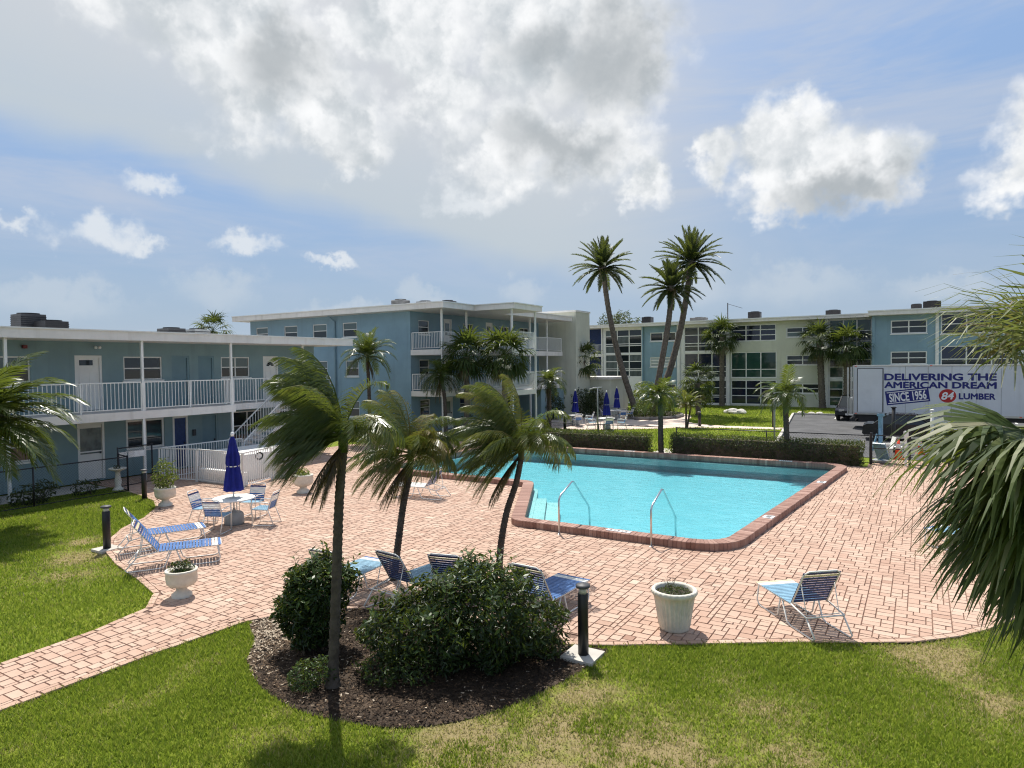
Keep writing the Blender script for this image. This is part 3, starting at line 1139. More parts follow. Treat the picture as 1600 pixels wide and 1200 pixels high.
    ld.build('ladder', STEEL, pool, True)


build_pool()

# planting bed
bm0 = MB()
bm0.sheet([smooth_loop(BED, 3)], -0.032)
bed = tag(bm0.build('planting_bed', MULCHBASE), 'brown mulch bed under the foreground palms and shrubs', kind='structure')


def mulch():
    rs = np.random.RandomState(5)
    n = 26000
    x = rs.uniform(-9.8, -3.9, n)
    y = rs.uniform(5.5, 9.3, n)
    k = in_poly(x, y, smooth_loop(BED, 3))
    x, y = x[k], y[k]
    n = len(x)
    a = rs.uniform(0, math.pi, n)
    w = rs.uniform(0.004, 0.011, n)
    l_ = rs.uniform(0.008, 0.03, n)
    t = rs.uniform(-0.35, 0.35, n)
    ca, sa = np.cos(a), np.sin(a)
    V_ = np.zeros((n, 4, 3))
    for q, (i, j) in enumerate(((-1, -1), (1, -1), (1, 1), (-1, 1))):
        V_[:, q, 0] = x + i * l_ * ca - j * w * sa
        V_[:, q, 1] = y + i * l_ * sa + j * w * ca
        V_[:, q, 2] = -0.015 + rs.uniform(0, 0.012, n) + i * l_ * t * 0.5
    sandy = np.clip((-8.0 - x + 0.25 * (7.2 - y)) * 1.1, 0, 1)
    var = np.clip(rs.normal(0.34, 0.2, n) + sandy * 0.55 + (rs.uniform(0, 1, n) > 0.98) * 0.6, 0, 1)
    tag(fast_mesh('mulch_chips', V_.reshape(-1, 3), np.arange(n * 4), 4, np.repeat(var, 4), MULCHM, bed), kind='stuff')


mulch()

# strip of concrete in front of the left building and kerb-side soil
sm0 = MB()
sm0.sheet([[(-26.9, -4), (-25.2, -4), (-25.2, 12.85), (-26.9, 12.85)]], -0.03)
tag(sm0.build('walkway', CONC), 'grey concrete walk along the two storey building', kind='structure')
tm0 = MB()
TERR = smooth_loop([(-24.4, 39.8), (-19, 39.3), (-15.2, 41.6), (-12.6, 43.9), (-7.7, 44.6), (-7.6, 45.9), (-12.3, 45.9), (-14.6, 48.2), (-15.4, 52), (-17.5, 55.2), (-24.4, 55.2), (-24.6, 47)], 4)
tm0.sheet([TERR], -0.028)
tag(tm0.build('terrace', CONC_PINK), 'pale pink paved terrace with umbrellas', kind='structure')
am = MB()
LOT = [(-6.0, 33.4), (40, 33.4), (40, 57.6), (-8.75, 57.6)]
am.sheet([LOT], -0.024)
lot = tag(am.build('parking_lot', ASPH), 'grey asphalt parking lot', kind='structure')
lm0 = MB()
lm0.bar((-6.05, 33.4, 0.03), (-8.8, 57.6, 0.03), 0.16, 0.15)
lm0.bar((-8.8, 57.68, 0.03), (40, 57.68, 0.03), 0.16, 0.15)
lm0.build('kerb', CONC, lot)
for (x, y, l_) in ((-5.45, 54.6, 2.9), (-2.9, 34.2, 2.4), (-2.9, 54.6, 2.9), (-3.9, 36.9, 0.0), (-0.2, 54.6, 2.9), (2.6, 54.6, 2.9), (5.4, 54.6, 2.9)):
    if l_:
        q = MB()
        q.box(x - 0.06, x + 0.06, y, y + l_, -0.0195, -0.0185)
        q.build('stall_line', PAINT_LINE, lot)
pm0 = MB()
pm0.sheet([[(-11.05, 30.35), (-10.0, 30.35), (-10.0, 32.4), (-11.05, 32.4)]], -0.026)
tag(pm0.build('path', CONC), 'short concrete path through the gap between the hedges', kind='structure')

# ------------------------------------------------------------------ buildings
UNIT = None


def unit_box():
    global UNIT
    if UNIT is None:
        mb = MB()
        mb.box(-0.5, 0.5, -0.5, 0.5, -0.5, 0.5)
        UNIT = mb
    return UNIT


PANE_MESH = {}


def pane_obj(name, m_, parent, lo, hi):
    """a thin box that shares one unit mesh per material"""
    key = m_.name
    if key not in PANE_MESH:
        me = bpy.data.meshes.new('pane')
        u = unit_box()
        me.from_pydata(u.v, [], u.f)
        me.materials.append(m_)
        PANE_MESH[key] = me
    o = bpy.data.objects.new(name, PANE_MESH[key])
    COL.objects.link(o)
    o.parent = parent
    o.location = [(a + b) / 2 for a, b in zip(lo, hi)]
    o.scale = [max(1e-3, b - a) for a, b in zip(lo, hi)]
    return o


class Face:
    """a wall face: axis 'x' looks to +X (u runs along Y), axis 'y' looks to -Y (u runs along X)"""
    def __init__(self, axis, c):
        self.axis, self.c = axis, c

    def pt(self, u, n, z):
        return (self.c + n, u, z) if self.axis == 'x' else (u, self.c - n, z)

    def bx(self, mb, u0, u1, n0, n1, z0, z1):
        a, b = self.pt(u0, n0, z0), self.pt(u1, n1, z1)
        mb.box(min(a[0], b[0]), max(a[0], b[0]), min(a[1], b[1]), max(a[1], b[1]), min(a[2], b[2]), max(a[2], b[2]))

    def lohi(self, u0, u1, n0, n1, z0, z1):
        a, b = self.pt(u0, n0, z0), self.pt(u1, n1, z1)
        return [min(p, q) for p, q in zip(a, b)], [max(p, q) for p, q in zip(a, b)]

    def wall(self, mb, u0, u1, z0, z1, holes, depth=0.14):
        us = sorted(set([u0, u1] + [h[0] for h in holes] + [h[1] for h in holes]))
        zs = sorted(set([z0, z1] + [h[2] for h in holes] + [h[3] for h in holes]))
        us = [u for u in us if u0 <= u <= u1]
        zs = [z for z in zs if z0 <= z <= z1]
        for a, b in zip(us[:-1], us[1:]):
            for c, d in zip(zs[:-1], zs[1:]):
                mu, mz = (a + b) / 2, (c + d) / 2
                if any(h[0] < mu < h[1] and h[2] < mz < h[3] for h in holes):
                    continue
                mb.quad(self.pt(a, 0, c), self.pt(b, 0, c), self.pt(b, 0, d), self.pt(a, 0, d))
        for h in holes:
            a, b, c, d = h[:4]
            for p, q in (((a, c), (b, c)), ((b, c), (b, d)), ((b, d), (a, d)), ((a, d), (a, c))):
                mb.quad(self.pt(p[0], 0, p[1]), self.pt(q[0], 0, q[1]), self.pt(q[0], -depth, q[1]), self.pt(p[0], -depth, p[1]))
            mb.quad(self.pt(a, -depth - 0.02, c), self.pt(b, -depth - 0.02, c), self.pt(b, -depth - 0.02, d), self.pt(a, -depth - 0.02, d))


def window(parent, fc, u0, u1, z0, z1, cols=2, rows=(0.5,), fw=0.055, frame=WHITE, glass=GLASS_D, sill=True, proud=0.0, glasses=None, name='window'):
    mb = MB()
    n0, n1 = -0.10 + proud, -0.03 + proud
    e = 0.004
    fc.bx(mb, u0 + e, u0 + fw, n0, n1, z0 + e, z1 - e)
    fc.bx(mb, u1 - fw, u1 - e, n0, n1, z0 + e, z1 - e)
    fc.bx(mb, u0 + fw, u1 - fw, n0, n1, z0 + e, z0 + fw)
    fc.bx(mb, u0 + fw, u1 - fw, n0, n1, z1 - fw, z1 - e)
    us = [u0 + fw + (u1 - u0 - 2 * fw) * k / cols for k in range(cols + 1)]
    zs = [z0 + fw] + [z0 + (z1 - z0) * r for r in rows] + [z1 - fw]
    for u in us[1:-1]:
        fc.bx(mb, u - fw * 0.55, u + fw * 0.55, n0, n1 - 0.002, z0 + fw, z1 - fw)
    for z in zs[1:-1]:
        for k in range(cols):
            a = us[k] + (fw * 0.55 if k else 0)
            b = us[k + 1] - (fw * 0.55 if k < cols - 1 else 0)
            fc.bx(mb, a, b, n0, n1 - 0.012, z - fw * 0.42, z + fw * 0.42)
    w = mb.build(name, frame, parent)
    if sill:
        sb = MB()
        fc.bx(sb, u0 - 0.05, u1 + 0.05, -0.02, 0.06 + proud, z0 - 0.075, z0 - 0.004)
        sb.build('sill', frame, w)
    k = 0
    for c in range(cols):
        for r in range(len(zs) - 1):
            gl = glass if glasses is None else glasses[k % len(glasses)]
            k += 1
            lo, hi = fc.lohi(us[c] + 0.01, us[c + 1] - 0.01, -0.085 + proud, -0.07 + proud, zs[r] + 0.005, zs[r + 1] - 0.005)
            pane_obj('pane', gl, w, lo, hi)
    return w


def door(parent, fc, u0, u1, z0, z1, leaf=WHITE, frame=WHITE, lite=None, glass=GLASS_D, fw=0.09, panels=True, handle_side=1, label=None):
    mb = MB()
    fc.bx(mb, u0 + 0.003, u0 + fw, -0.12, -0.01, z0, z1 - 0.003)
    fc.bx(mb, u1 - fw, u1 - 0.003, -0.12, -0.01, z0, z1 - 0.003)
    fc.bx(mb, u0 + fw, u1 - fw, -0.12, -0.01, z1 - fw, z1 - 0.003)
    d = mb.build('door', frame, parent)
    if label:
        d['label'] = label
    lf = MB()
    a, b = u0 + fw, u1 - fw
    fc.bx(lf, a, b, -0.10, -0.06, z0 + 0.01, z1 - fw)
    w = b - a
    if panels:
        for pz0, pz1 in ((z0 + 0.15, z0 + 0.75), (z0 + 0.9, z0 + 1.45)):
            for k in range(2):
                fc.bx(lf, a + w * (0.1 + 0.45 * k), a + w * (0.45 + 0.45 * k), -0.06, -0.05, pz0, pz1)
    l_ = lf.build('leaf', leaf, d)
    if lite:
        lo, hi = fc.lohi(a + w * lite[0], a + w * lite[1], -0.06, -0.048, z0 + lite[2], z0 + lite[3])
        pane_obj('pane', glass, d, lo, hi)
    hb = MB()
    uu = b - 0.07 if handle_side > 0 else a + 0.07
    fc.bx(hb, uu - 0.02, uu + 0.02, -0.06, 0.0, z0 + 0.98, z0 + 1.06)
    hb.build('handle', DARKG, d)
    return d


def railing(parent, p, q, h=1.05, gap=0.125, single=True, m_=WHITE, posts=(), name='railing'):
    """p, q: ends at floor level"""
    p, q = Vector(p), Vector(q)
    t = q - p
    L = Vector((t.x, t.y, 0)).length
    mb = MB()
    zt, zb = Vector((0, 0, h)), Vector((0, 0, 0.10))
    mb.bar(p + zt, q + zt, 0.05, 0.04)
    mb.bar(p + zb, q + zb, 0.035, 0.03)
    for f in (0.0, 1.0) + tuple(posts):
        c = p + t * f
        mb.box(c.x - 0.025, c.x + 0.025, c.y - 0.025, c.y + 0.025, c.z + 0.004, c.z + h - 0.022)
    r = mb.build(name, m_, parent)
    n = max(1, int(L / gap))
    if single:
        me = None
        for k in range(1, n):
            c = p + t * (k / n)
            if me is None:
                b = MB()
                b.box(-0.0105, 0.0105, -0.0105, 0.0105, 0.116, h - 0.021)
                o = b.build('baluster', m_, r)
                me = o.data
            else:
                o = bpy.data.objects.new('baluster', me)
                COL.objects.link(o)
                o.parent = r
            o.location = c
    else:
        b = MB()
        for k in range(1, n):
            c = p + t * (k / n)
            b.box(c.x - 0.012, c.x + 0.012, c.y - 0.012, c.y + 0.012, c.z + 0.116, c.z + h - 0.021)
        tag(b.build('balusters', m_, r), kind='stuff')
    return r


def post(parent, x, y, z0, z1, w=0.09, m_=WHITE, name='post'):
    mb = MB()
    mb.box(x - w / 2, x + w / 2, y - w / 2, y + w / 2, z0, z1)
    return mb.build(name, m_, parent)


def slab(parent, name, x0, x1, y0, y1, z0, z1, m_):
    mb = MB()
    mb.box(x0, x1, y0, y1, z0, z1)
    return mb.build(name, m_, parent)


def left_building():
    b = thing('apartment_building', 'two storey blue motel block with white railed walkway and flat roof', 'building', (0, 0, 0))
    fc = Face('x', -27.0)
    y0, y1 = 1.0, 24.2
    up = [  # upper floor
        ('w', 9.1, 11.2, 3.85, 4.78, 2), ('d', 12.66, 13.64, 2.72, 4.82), ('w', 14.45, 16.03, 3.83, 4.78, 2), ('b', 16.45, 17.24, 2.72, 4.82), ('b', 17.66, 18.42, 2.72, 4.82),
        ('w', 18.78, 20.28, 3.83, 4.78, 2), ('a', 21.04, 21.92, 2.72, 4.82), ('w', 5.0, 6.6, 3.83, 4.78, 2)]
    lo = [('w', 9.4, 11.18, 1.05, 2.1, 2), ('s', 12.68, 13.66, 0.06, 2.25), ('p', 14.48, 16.06, 1.03, 2.24, 2), ('n', 16.42, 17.12, 0.06, 2.25),
          ('v', 17.7, 18.55, 0.06, 2.25), ('w', 19.3, 20.9, 0.9, 2.25, 2), ('w', 4.6, 6.4, 1.05, 2.1, 2), ('w', 21.8, 23.3, 0.9, 2.2, 2)]
    ops = up + lo
    wm = MB()
    fc.wall(wm, y0, y1, 0.0, 5.36, [(o[1], o[2], o[3], o[4]) for o in ops])
    wm.quad((-27, y1, 0), (-36, y1, 0), (-36, y1, 5.36), (-27, y1, 5.36))
    wm.quad((-27, y0, 0), (-36, y0, 0), (-36, y0, 5.36), (-27, y0, 5.36))
    wm.quad((-36, y0, 0), (-36, y1, 0), (-36, y1, 5.36), (-36, y0, 5.36))
    wm.build('wall', BLUE, b)
    rm = MB()
    rm.box(-36.8, -24.9, y0 - 0.6, 24.9, 5.34, 5.66)
    roof = rm.build('roof', FASCIA, b)
    dm_ = MB()
    dm_.box(-36.82, -24.86, y0 - 0.62, 24.94, 5.655, 5.70)
    dm_.build('drip_edge', WHITE, roof)
    slab(b, 'walkway_slab', -26.99, -25.0, y0, 18.05, 2.40, 2.70, FASCIA)
    slab(b, 'walkway_slab', -26.99, -25.75, 18.06, 24.2, 2.42, 2.695, FASCIA)
    ps = [5.2, 9.7, 14.1, 17.9]
    for y in ps:
        post(b, -25.06, y, 2.7, 5.34, 0.085)
        post(b, -25.06, y, 0.0, 2.4, 0.085)
    post(b, -25.8, 22.4, 2.7, 5.34, 0.085)
    for a, c in zip([1.2] + ps[:-1], ps):
        railing(b, (-25.06, a + 0.06, 2.7), (-25.06, c - 0.06, 2.7), 1.08, 0.135, True, posts=(0.5,))
    railing(b, (-25.06, 17.97, 2.7), (-25.8, 18.08, 2.7), 1.08, 0.14, False)
    railing(b, (-25.8, 18.15, 2.7), (-25.8, 21.2, 2.7), 1.08, 0.135, True, posts=(0.5,))
    railing(b, (-25.8, 22.5, 2.7), (-25.8, 24.15, 2.7), 1.08, 0.135, True)
    for k, o in enumerate(ops):
        t, a, c, z0, z1 = o[:5]
        if t == 'w':
            window(b, fc, a, c, z0, z1, 2, (0.5,), glasses=[GLASS_D, GLASS_B, GLASS_D, GLASS_B] if k in (5, 0) else [GLASS_D])
        elif t == 'p':
            window(b, fc, a, c, z0, z1, 2, (), fw=0.085)
        elif t == 'd':
            door(b, fc, a, c, z0, z1, lite=(0.12, 0.72, 1.72, 1.92), handle_side=-1)
        elif t == 'a':
            d = door(b, fc, a, c, z0, z1, lite=None, handle_side=-1)
            fan = MB()
            for q in range(5):
                a0, a1 = math.pi * (q + 0.06) / 5, math.pi * (q + 0.94) / 5
                cy, cz = (a + c) / 2, z0 + 1.62
                P = [fc.pt(cy + r * math.cos(t_), -0.046, cz + r * math.sin(t_) * 0.95) for r, t_ in ((0.06, a0), (0.22, a0), (0.22, a1), (0.06, a1))]
                fan.quad(*P)
            fan.build('fanlight', GLASS_D, d)
        elif t == 's':
            d = door(b, fc, a, c, z0, z1, lite=(0.02, 0.98, 1.0, 1.98), glass=GLASS_C, panels=False)
            mb = MB()
            fc.bx(mb, a + 0.09, c - 0.09, -0.046, -0.03, 1.12, 1.17)
            mb.build('mid_rail', WHITE, d)
        elif t == 'b':
            door(b, fc, a, c, z0, z1, leaf=DOORBLUE, frame=DOORBLUE, panels=False)
        elif t == 'n':
            door(b, fc, a, c, z0, z1, leaf=STRAPN, frame=WHITE, panels=False)
        elif t == 'v':
            door(b, fc, a, c, z0, z1, leaf=DOORBLUE, frame=BLUE, panels=False)
    # fittings under the eaves
    mb = MB()
    mb.box(-26.99, -26.86, 10.95, 11.08, 5.05, 5.17)
    mb.build('alarm_box', REDLAMP, b)
    for dy in (-0.07, 0.07):
        mb = MB()
        mb.lathe([(0.0, -0.06), (0.05, -0.045), (0.06, 0), (0.045, 0.05), (0, 0.06)], 10, (-26.84, 13.42 + dy, 5.12), cap=False)
        mb.build('floodlight', WHITEP, b, True)
    mb = MB()
    mb.box(-26.99, -26.9, 17.30, 17.42, 1.35, 1.62)
    mb.build('meter_box', DARKG, b)
    # stairs up to the walkway, climbing away from the pool
    st = MB()
    n = 15
    for k in range(n):
        yy = 18.12 + k * 0.21
        st.box(-25.7, -24.65, yy, yy + 0.24, 0.18 * k + 0.10, 0.18 * k + 0.17)
    st.bar((-24.62, 18.1, 0.05), (-24.62, 21.3, 2.66), 0.05, 0.26)
    st.bar((-25.72, 18.1, 0.05), (-25.72, 21.3, 2.66), 0.05, 0.26)
    st.build('staircase', FASCIA, b)
    for x in (-24.62, -25.72):
        railing(b, (x, 18.12, 0.15), (x, 21.3, 2.7), 0.98, 0.14, True, name='stair_rail')
    return b


left_building()


def central_building():
    b = thing('apartment_building', 'three storey blue block end wall with flat white roof and balconies', 'building', (0, 0, 0))
    fe = Face('y', 31.8)
    ff = Face('x', -26.9)
    ew = [(-41.5, -40.2), (-38.45, -37.1), (-35.55, -34.2), (-32.7, -31.4)]
    ops = [(a, c, 6.2, 7.16) for a, c in ew] + [(-32.5, -31.3, 3.62, 4.66), (-38.4, -37.1, 3.62, 4.66), (-35.5, -34.2, 3.62, 4.66), (-32.5, -31.3, 0.95, 2.0)]
    yE = 48.0
    fo = [(32.6, 33.68, 6.25, 7.14, 1), (37.4, 38.65, 6.2, 7.14, 1), (42.0, 43.4, 6.2, 7.14, 2), (45.0, 46.4, 6.0, 7.14, 2),
          (32.65, 33.65, 3.65, 4.66, 1), (37.4, 38.7, 3.7, 4.68, 1), (42.0, 43.4, 3.65, 4.66, 2),
          (32.65, 33.66, 1.1, 2.12, 1), (36.9, 38.2, 1.1, 2.1, 1), (42.2, 43.6, 1.0, 2.1, 2)]
    do = [(35.2, 36.1, 0.06, 2.15), (35.2, 36.1, 5.27, 7.35), (35.2, 36.1, 2.72, 4.8), (40.2, 41.1, 2.72, 4.8), (40.2, 41.1, 5.27, 7.35)]
    wm = MB()
    fe.wall(wm, -42.15, -26.9, 0, 7.66, ops)
    ff.wall(wm, 31.8, yE, 0, 7.66, [o[:4] for o in fo] + do)
    wm.quad((-42.15, 31.8, 0), (-42.15, yE, 0), (-42.15, yE, 7.66), (-42.15, 31.8, 7.66))
    wm.build('wall', BLUE2, b)
    rm = MB()
    rm.prism([(-43.0, 30.9), (-23.65, 30.9), (-23.65, 34.1), (-20.8, 34.1), (-20.8, 37.6), (-23.65, 37.6), (-23.65, yE - 0.3), (-43.0, yE - 0.3)], 7.64, 7.97)
    rm.v = rm.v
    rm.sheet([[(-43.0, 30.9), (-23.65, 30.9), (-23.65, 34.1), (-20.8, 34.1), (-20.8, 37.6), (-23.65, 37.6), (-23.65, yE - 0.3), (-43.0, yE - 0.3)]], 7.64)
    roof = rm.build('roof', FASCIA, b)
    de = MB()
    for p, q in (((-43.05, 30.87), (-23.6, 30.87)), ((-23.62, 30.87), (-23.62, 34.08)), ((-23.62, 34.07), (-20.77, 34.07)), ((-20.77, 34.07), (-20.77, 37.62)), ((-23.62, 37.6), (-23.62, yE - 0.3))):
        de.bar((*p, 7.99), (*q, 7.99), 0.06, 0.055)
    de.build('drip_edge', WHITE, roof)
    for z0, z1 in ((2.38, 2.70), (4.92, 5.25)):
        slab(b, 'walkway_slab', -26.89, -24.45, 31.8, yE - 0.5, z0, z1, FASCIA)
        slab(b, 'landing_slab', -24.44, -21.1, 34.4, 37.3, z0 + 0.002, z1 - 0.002, FASCIA)
    for z in (2.7, 5.25):
        railing(b, (-26.8, 31.85, z), (-24.55, 31.85, z), 1.05, 0.12, True)
        railing(b, (-24.5, 31.9, z), (-24.5, 34.4, z), 1.05, 0.12, True)
        railing(b, (-21.2, 34.5, z), (-21.2, 37.25, z), 1.05, 0.12, False)
        railing(b, (-24.4, 34.45, z), (-21.25, 34.45, z), 1.05, 0.12, False)
        railing(b, (-24.5, 37.35, z), (-24.5, 42.4, z), 1.05, 0.12, False)
        railing(b, (-24.5, 42.45, z), (-24.5, yE - 0.6, z), 1.05, 0.12, False)
    for (x, y) in ((-24.5, 31.86), (-24.5, 34.4), (-21.15, 34.45), (-21.15, 37.3), (-24.5, 39.8), (-24.5, 42.4), (-24.5, 45.0)):
        for z0, z1 in ((0, 2.38), (2.7, 4.92), (5.25, 7.64)):
            post(b, x, y, z0, z1, 0.1)
    for o in ops:
        window(b, fe, *o, 1, (0.52,), glass=GLASS_D, glasses=[GLASS_D, GLASS_B])
    for o in fo:
        window(b, ff, *o[:4], o[4], (0.52,), glass=GLASS_D)
    for o in do:
        door(b, ff, *o, lite=(0.2, 0.8, 1.0, 1.8), panels=False, glass=GLASS_B)
    ds = MB()
    ds.tube([(-33.35, 31.15, 7.6), (-33.35, 31.5, 7.42), (-33.35, 31.72, 7.25), (-33.35, 31.72, 0.3)], 0.055, 8)
    ds.build('downspout', BLUE2, b, True)
    # lift tower and the low annex beside it
    tw = MB()
    tw.box(-27.4, -23.5, yE, 50.6, 0, 8.42)
    t = tw.build('lift_tower', CREAM, b)
    cp = MB()
    cp.box(-27.46, -23.44, yE - 0.06, 50.66, 8.42, 8.56)
    cp.build('tower_cap', WHITE, t)
    an = MB()
    an.box(-25.4, -21.7, 50.62, 54.5, 0, 2.95)
    a_ = an.build('annex', CREAM, b)
    ac = MB()
    ac.box(-25.5, -21.55, 50.5, 54.6, 2.951, 3.16)
    ac.build('annex_roof', FASCIA, a_)
    dk = MB()
    dk.box(-26.9, -24.6, 44.2, 47.95, 0.02, 2.36)
    dk.build('service_wall', BLUE, b)
    return b


central_building()


def right_building():
    b = thing('apartment_building', 'long three storey block of blue, cream and glazed bays beyond the lawn', 'building', (0, 0, 0))
    fc = Face('y', 67.0)
    fb = Face('y', 65.5)
    H3 = 8.08
    wins, holes, holes_b = [], [], []
    # bay with curtained glass beside the tower
    for z0, z1, rows, gl in ((5.30, 7.86, (0.32, 0.40, 0.72), [GLASS_C, GLASS_D, GLASS_D]), (2.78, 5.22, (0.28, 0.36, 0.68), [GLASS_C, GLASS_D, GLASS_C])):
        wins.append((fc, -29.3, -25.1, z0, z1, 3, rows, gl))
    wins += [(fc, -24.2, -21.45, 6.5, 7.42, 2, (), [GLASS_D]), (fc, -24.2, -21.45, 3.85, 4.85, 2, (0.33, 0.66), [GLASS_W]), (fc, -24.2, -21.45, 1.1, 2.1, 2, (0.5,), [GLASS_D])]
    for z0, z1, rows in ((5.35, 7.87, (0.22, 0.33, 0.66)), (2.72, 5.2, (0.25, 0.45)), (0.12, 2.5, (0.28, 0.36, 0.68))):
        wins.append((fc, -20.6, -16.35, z0, z1, 3, rows, [GLASS_D, GLASS_D, GLASS_N]))
    wins.append((fc, -15.95, -11.75, 6.25, 7.85, 3, (0.36, 0.68), [GLASS_N, GLASS_N, GLASS_D]))
    wins.append((fc, -15.95, -11.7, 2.7, 5.22, 3, (0.33,), [GLASS_G]))
    wins.append((fc, -15.95, -11.7, 0.12, 2.5, 3, (0.36, 0.66), [GLASS_D, GLASS_N]))
    for z0 in (6.5, 3.9, 1.25):
        wins.append((fc, -10.85, -8.0, z0, z0 + 0.95, 2, (0.5,), [GLASS_B if z0 > 6 else GLASS_D, GLASS_D]))
    for z0, z1, rows in ((5.35, 8.0, (0.25, 0.6)), (2.7, 5.2, (0.4, 0.66)), (0.12, 2.5, (0.35, 0.66))):
        wins.append((fc, -7.2, -3.75, z0, z1, 3, rows, [GLASS_G, GLASS_D, GLASS_G]))
    for z0, z1 in ((6.5, 7.65), (3.9, 5.0), (1.2, 2.3)):
        wins.append((fb, -2.25, 0.4, z0, z1, 2, (0.5,), [GLASS_D]))
    for x0 in (1.35, 8.2, 15.0):
        for z0, z1 in ((6.35, 8.02), (3.2, 5.4), (0.5, 2.5)):
            wins.append((fb, x0, x0 + 5.2, z0, z1, 3, (0.5,), [GLASS_D, GLASS_N]))
    for x0 in (6.9, 13.7):
        pass
    cm, bm2, bm4, w2 = MB(), MB(), MB(), MB()

    def hs(f, u0, u1):
        return [(w[1], w[2], w[3], w[4]) for w in wins if w[0] is f and w[1] >= u0 - 1e-6 and w[2] <= u1 + 1e-6]
    # walls by bay: white for glazed bays, blue, cream
    fc.wall(w2, -29.5, -24.95, 0, H3, hs(fc, -29.5, -24.95))
    fc.wall(bm2, -24.95, -21.2, 0, H3, hs(fc, -24.95, -21.2))
    fc.wall(w2, -21.2, -16.1, 0, H3, hs(fc, -21.2, -16.1))
    fc.wall(cm, -16.1, -7.4, 0, H3, hs(fc, -16.1, -7.4))
    fc.wall(w2, -7.4, -3.6, 0, H3, hs(fc, -7.4, -3.6))
    fb.wall(bm4, -3.6, 21.5, 0, H3, hs(fb, -3.6, 21.5))
    bm3 = MB()
    bm3.quad((-3.6, 65.5, 0), (-3.6, 67, 0), (-3.6, 67, H3), (-3.6, 65.5, H3))
    bm3.quad((21.5, 65.5, 0), (21.5, 78, 0), (21.5, 78, H3), (21.5, 65.5, H3))
    bm3.build('return_wall', BLUE2, b)
    bm2.build('blue_wall', BLUE2, b)
    bm4.build('azure_wall', BLUE2, b)
    cm.build('cream_wall', CREAM, b)
    w2.build('white_wall', WHITE, b)
    for (f, u0, u1, z0, z1, cols, rows, gl) in wins:
        window(b, f, u0, u1, z0, z1, cols, rows, fw=0.09, glasses=gl, sill=(f is fb or cols == 2))
    for x, w_ in ((-21.15, 0.3), (-16.2, 0.28), (-7.4, 0.3), (-24.98, 0.16)):
        mb = MB()
        fc.bx(mb, x - w_ / 2, x + w_ / 2, 0.003, 0.16, 0, H3)
        mb.build('pilaster', WHITE if x != -24.98 else BLUE2, b)
    for x in (-3.55, 1.1, 6.75):
        mb = MB()
        fb.bx(mb, x - 0.12, x + 0.12, 0.003, 0.12, 0, H3)
        mb.build('pilaster', WHITE if x > 0 else BLUE2, b)
    # open walkway corner by the lift tower
    ow = MB()
    ow.box(-38.0, -29.5, 68.6, 69.0, 0, H3)
    ow.build('inner_wall', STRAPN, b)  # near-black navy puts the shade of the recess into the wall colour
    for z0, z1 in ((2.4, 2.7), (5.0, 5.3)):
        slab(b, 'walkway_slab', -38, -29.52, 66.9, 68.59, z0, z1, FASCIA)
        railing(b, (-38, 67.0, z1), (-29.6, 67.0, z1), 1.0, 0.14, False)
    for x in (-35.5, -33.6, -31.6, -29.65):
        post(b, x, 67.0, 0, H3, 0.14)
    rm = MB()
    rm.box(-38.5, -3.2, 66.2, 78, H3, 8.4)
    roof = rm.build('roof', FASCIA, b)
    r2 = MB()
    r2.box(-3.9, 22.3, 64.6, 78.2, H3 + 0.02, 8.5)
    r2.build('roof', FASCIA, b)
    de = MB()
    de.box(-38.55, -3.95, 66.14, 66.2, 8.33, 8.43)
    de.box(-3.95, 22.4, 64.54, 64.6, 8.43, 8.53)
    de.build('drip_edge', WHITE, roof)
    an = MB()
    an.tube([(-16.6, 68.5, 8.4), (-16.6, 68.5, 10.2)], 0.05, 6)
    an.tube([(-16.6, 68.5, 10.1), (-15.2, 68.6, 9.6)], 0.02, 5)
    an.build('aerial', DARKG, roof)
    return b


right_building()


# rooftop air conditioners
def ac_unit(label, x, y, z, sx, sy, sz, m_=DARKG, rz=0.0):
    t = thing('air_conditioner', label, 'air conditioner', (x, y, z), rz, 'rooftop air conditioners')
    mb = MB()
    mb.box(-sx / 2, sx / 2, -sy / 2, sy / 2, 0.06, sz)
    mb.build('cabinet', m_, t)
    lv = MB()
    k = 0.14
    while k < sz - 0.08:
        lv.box(-sx / 2 - 0.012, sx / 2 + 0.012, -sy / 2 - 0.012, sy / 2 + 0.012, k, k + 0.03)
        k += 0.075
    lv.build('louvres', BLACK, t)
    fg = MB()
    fg.lathe([(min(sx, sy) * 0.44, 0), (min(sx, sy) * 0.44, 0.05), (min(sx, sy) * 0.36, 0.05), (min(sx, sy) * 0.36, 0.0)], 18, (0, 0, sz + 0.001), cap=False)
    for q in range(4):
        a = math.pi * q / 4
        r_ = min(sx, sy) * 0.42
        fg.bar((-r_ * math.cos(a), -r_ * math.sin(a), sz + 0.04), (r_ * math.cos(a), r_ * math.sin(a), sz + 0.04), 0.015)
    fg.build('fan_guard', BLACK, t)
    ft = MB()
    for sx_ in (-1, 1):
        ft.box(sx_ * sx * 0.38 - 0.05, sx_ * sx * 0.38 + 0.05, -sy / 2, sy / 2, 0, 0.06)
    ft.build('skid', GREY, t)
    return t


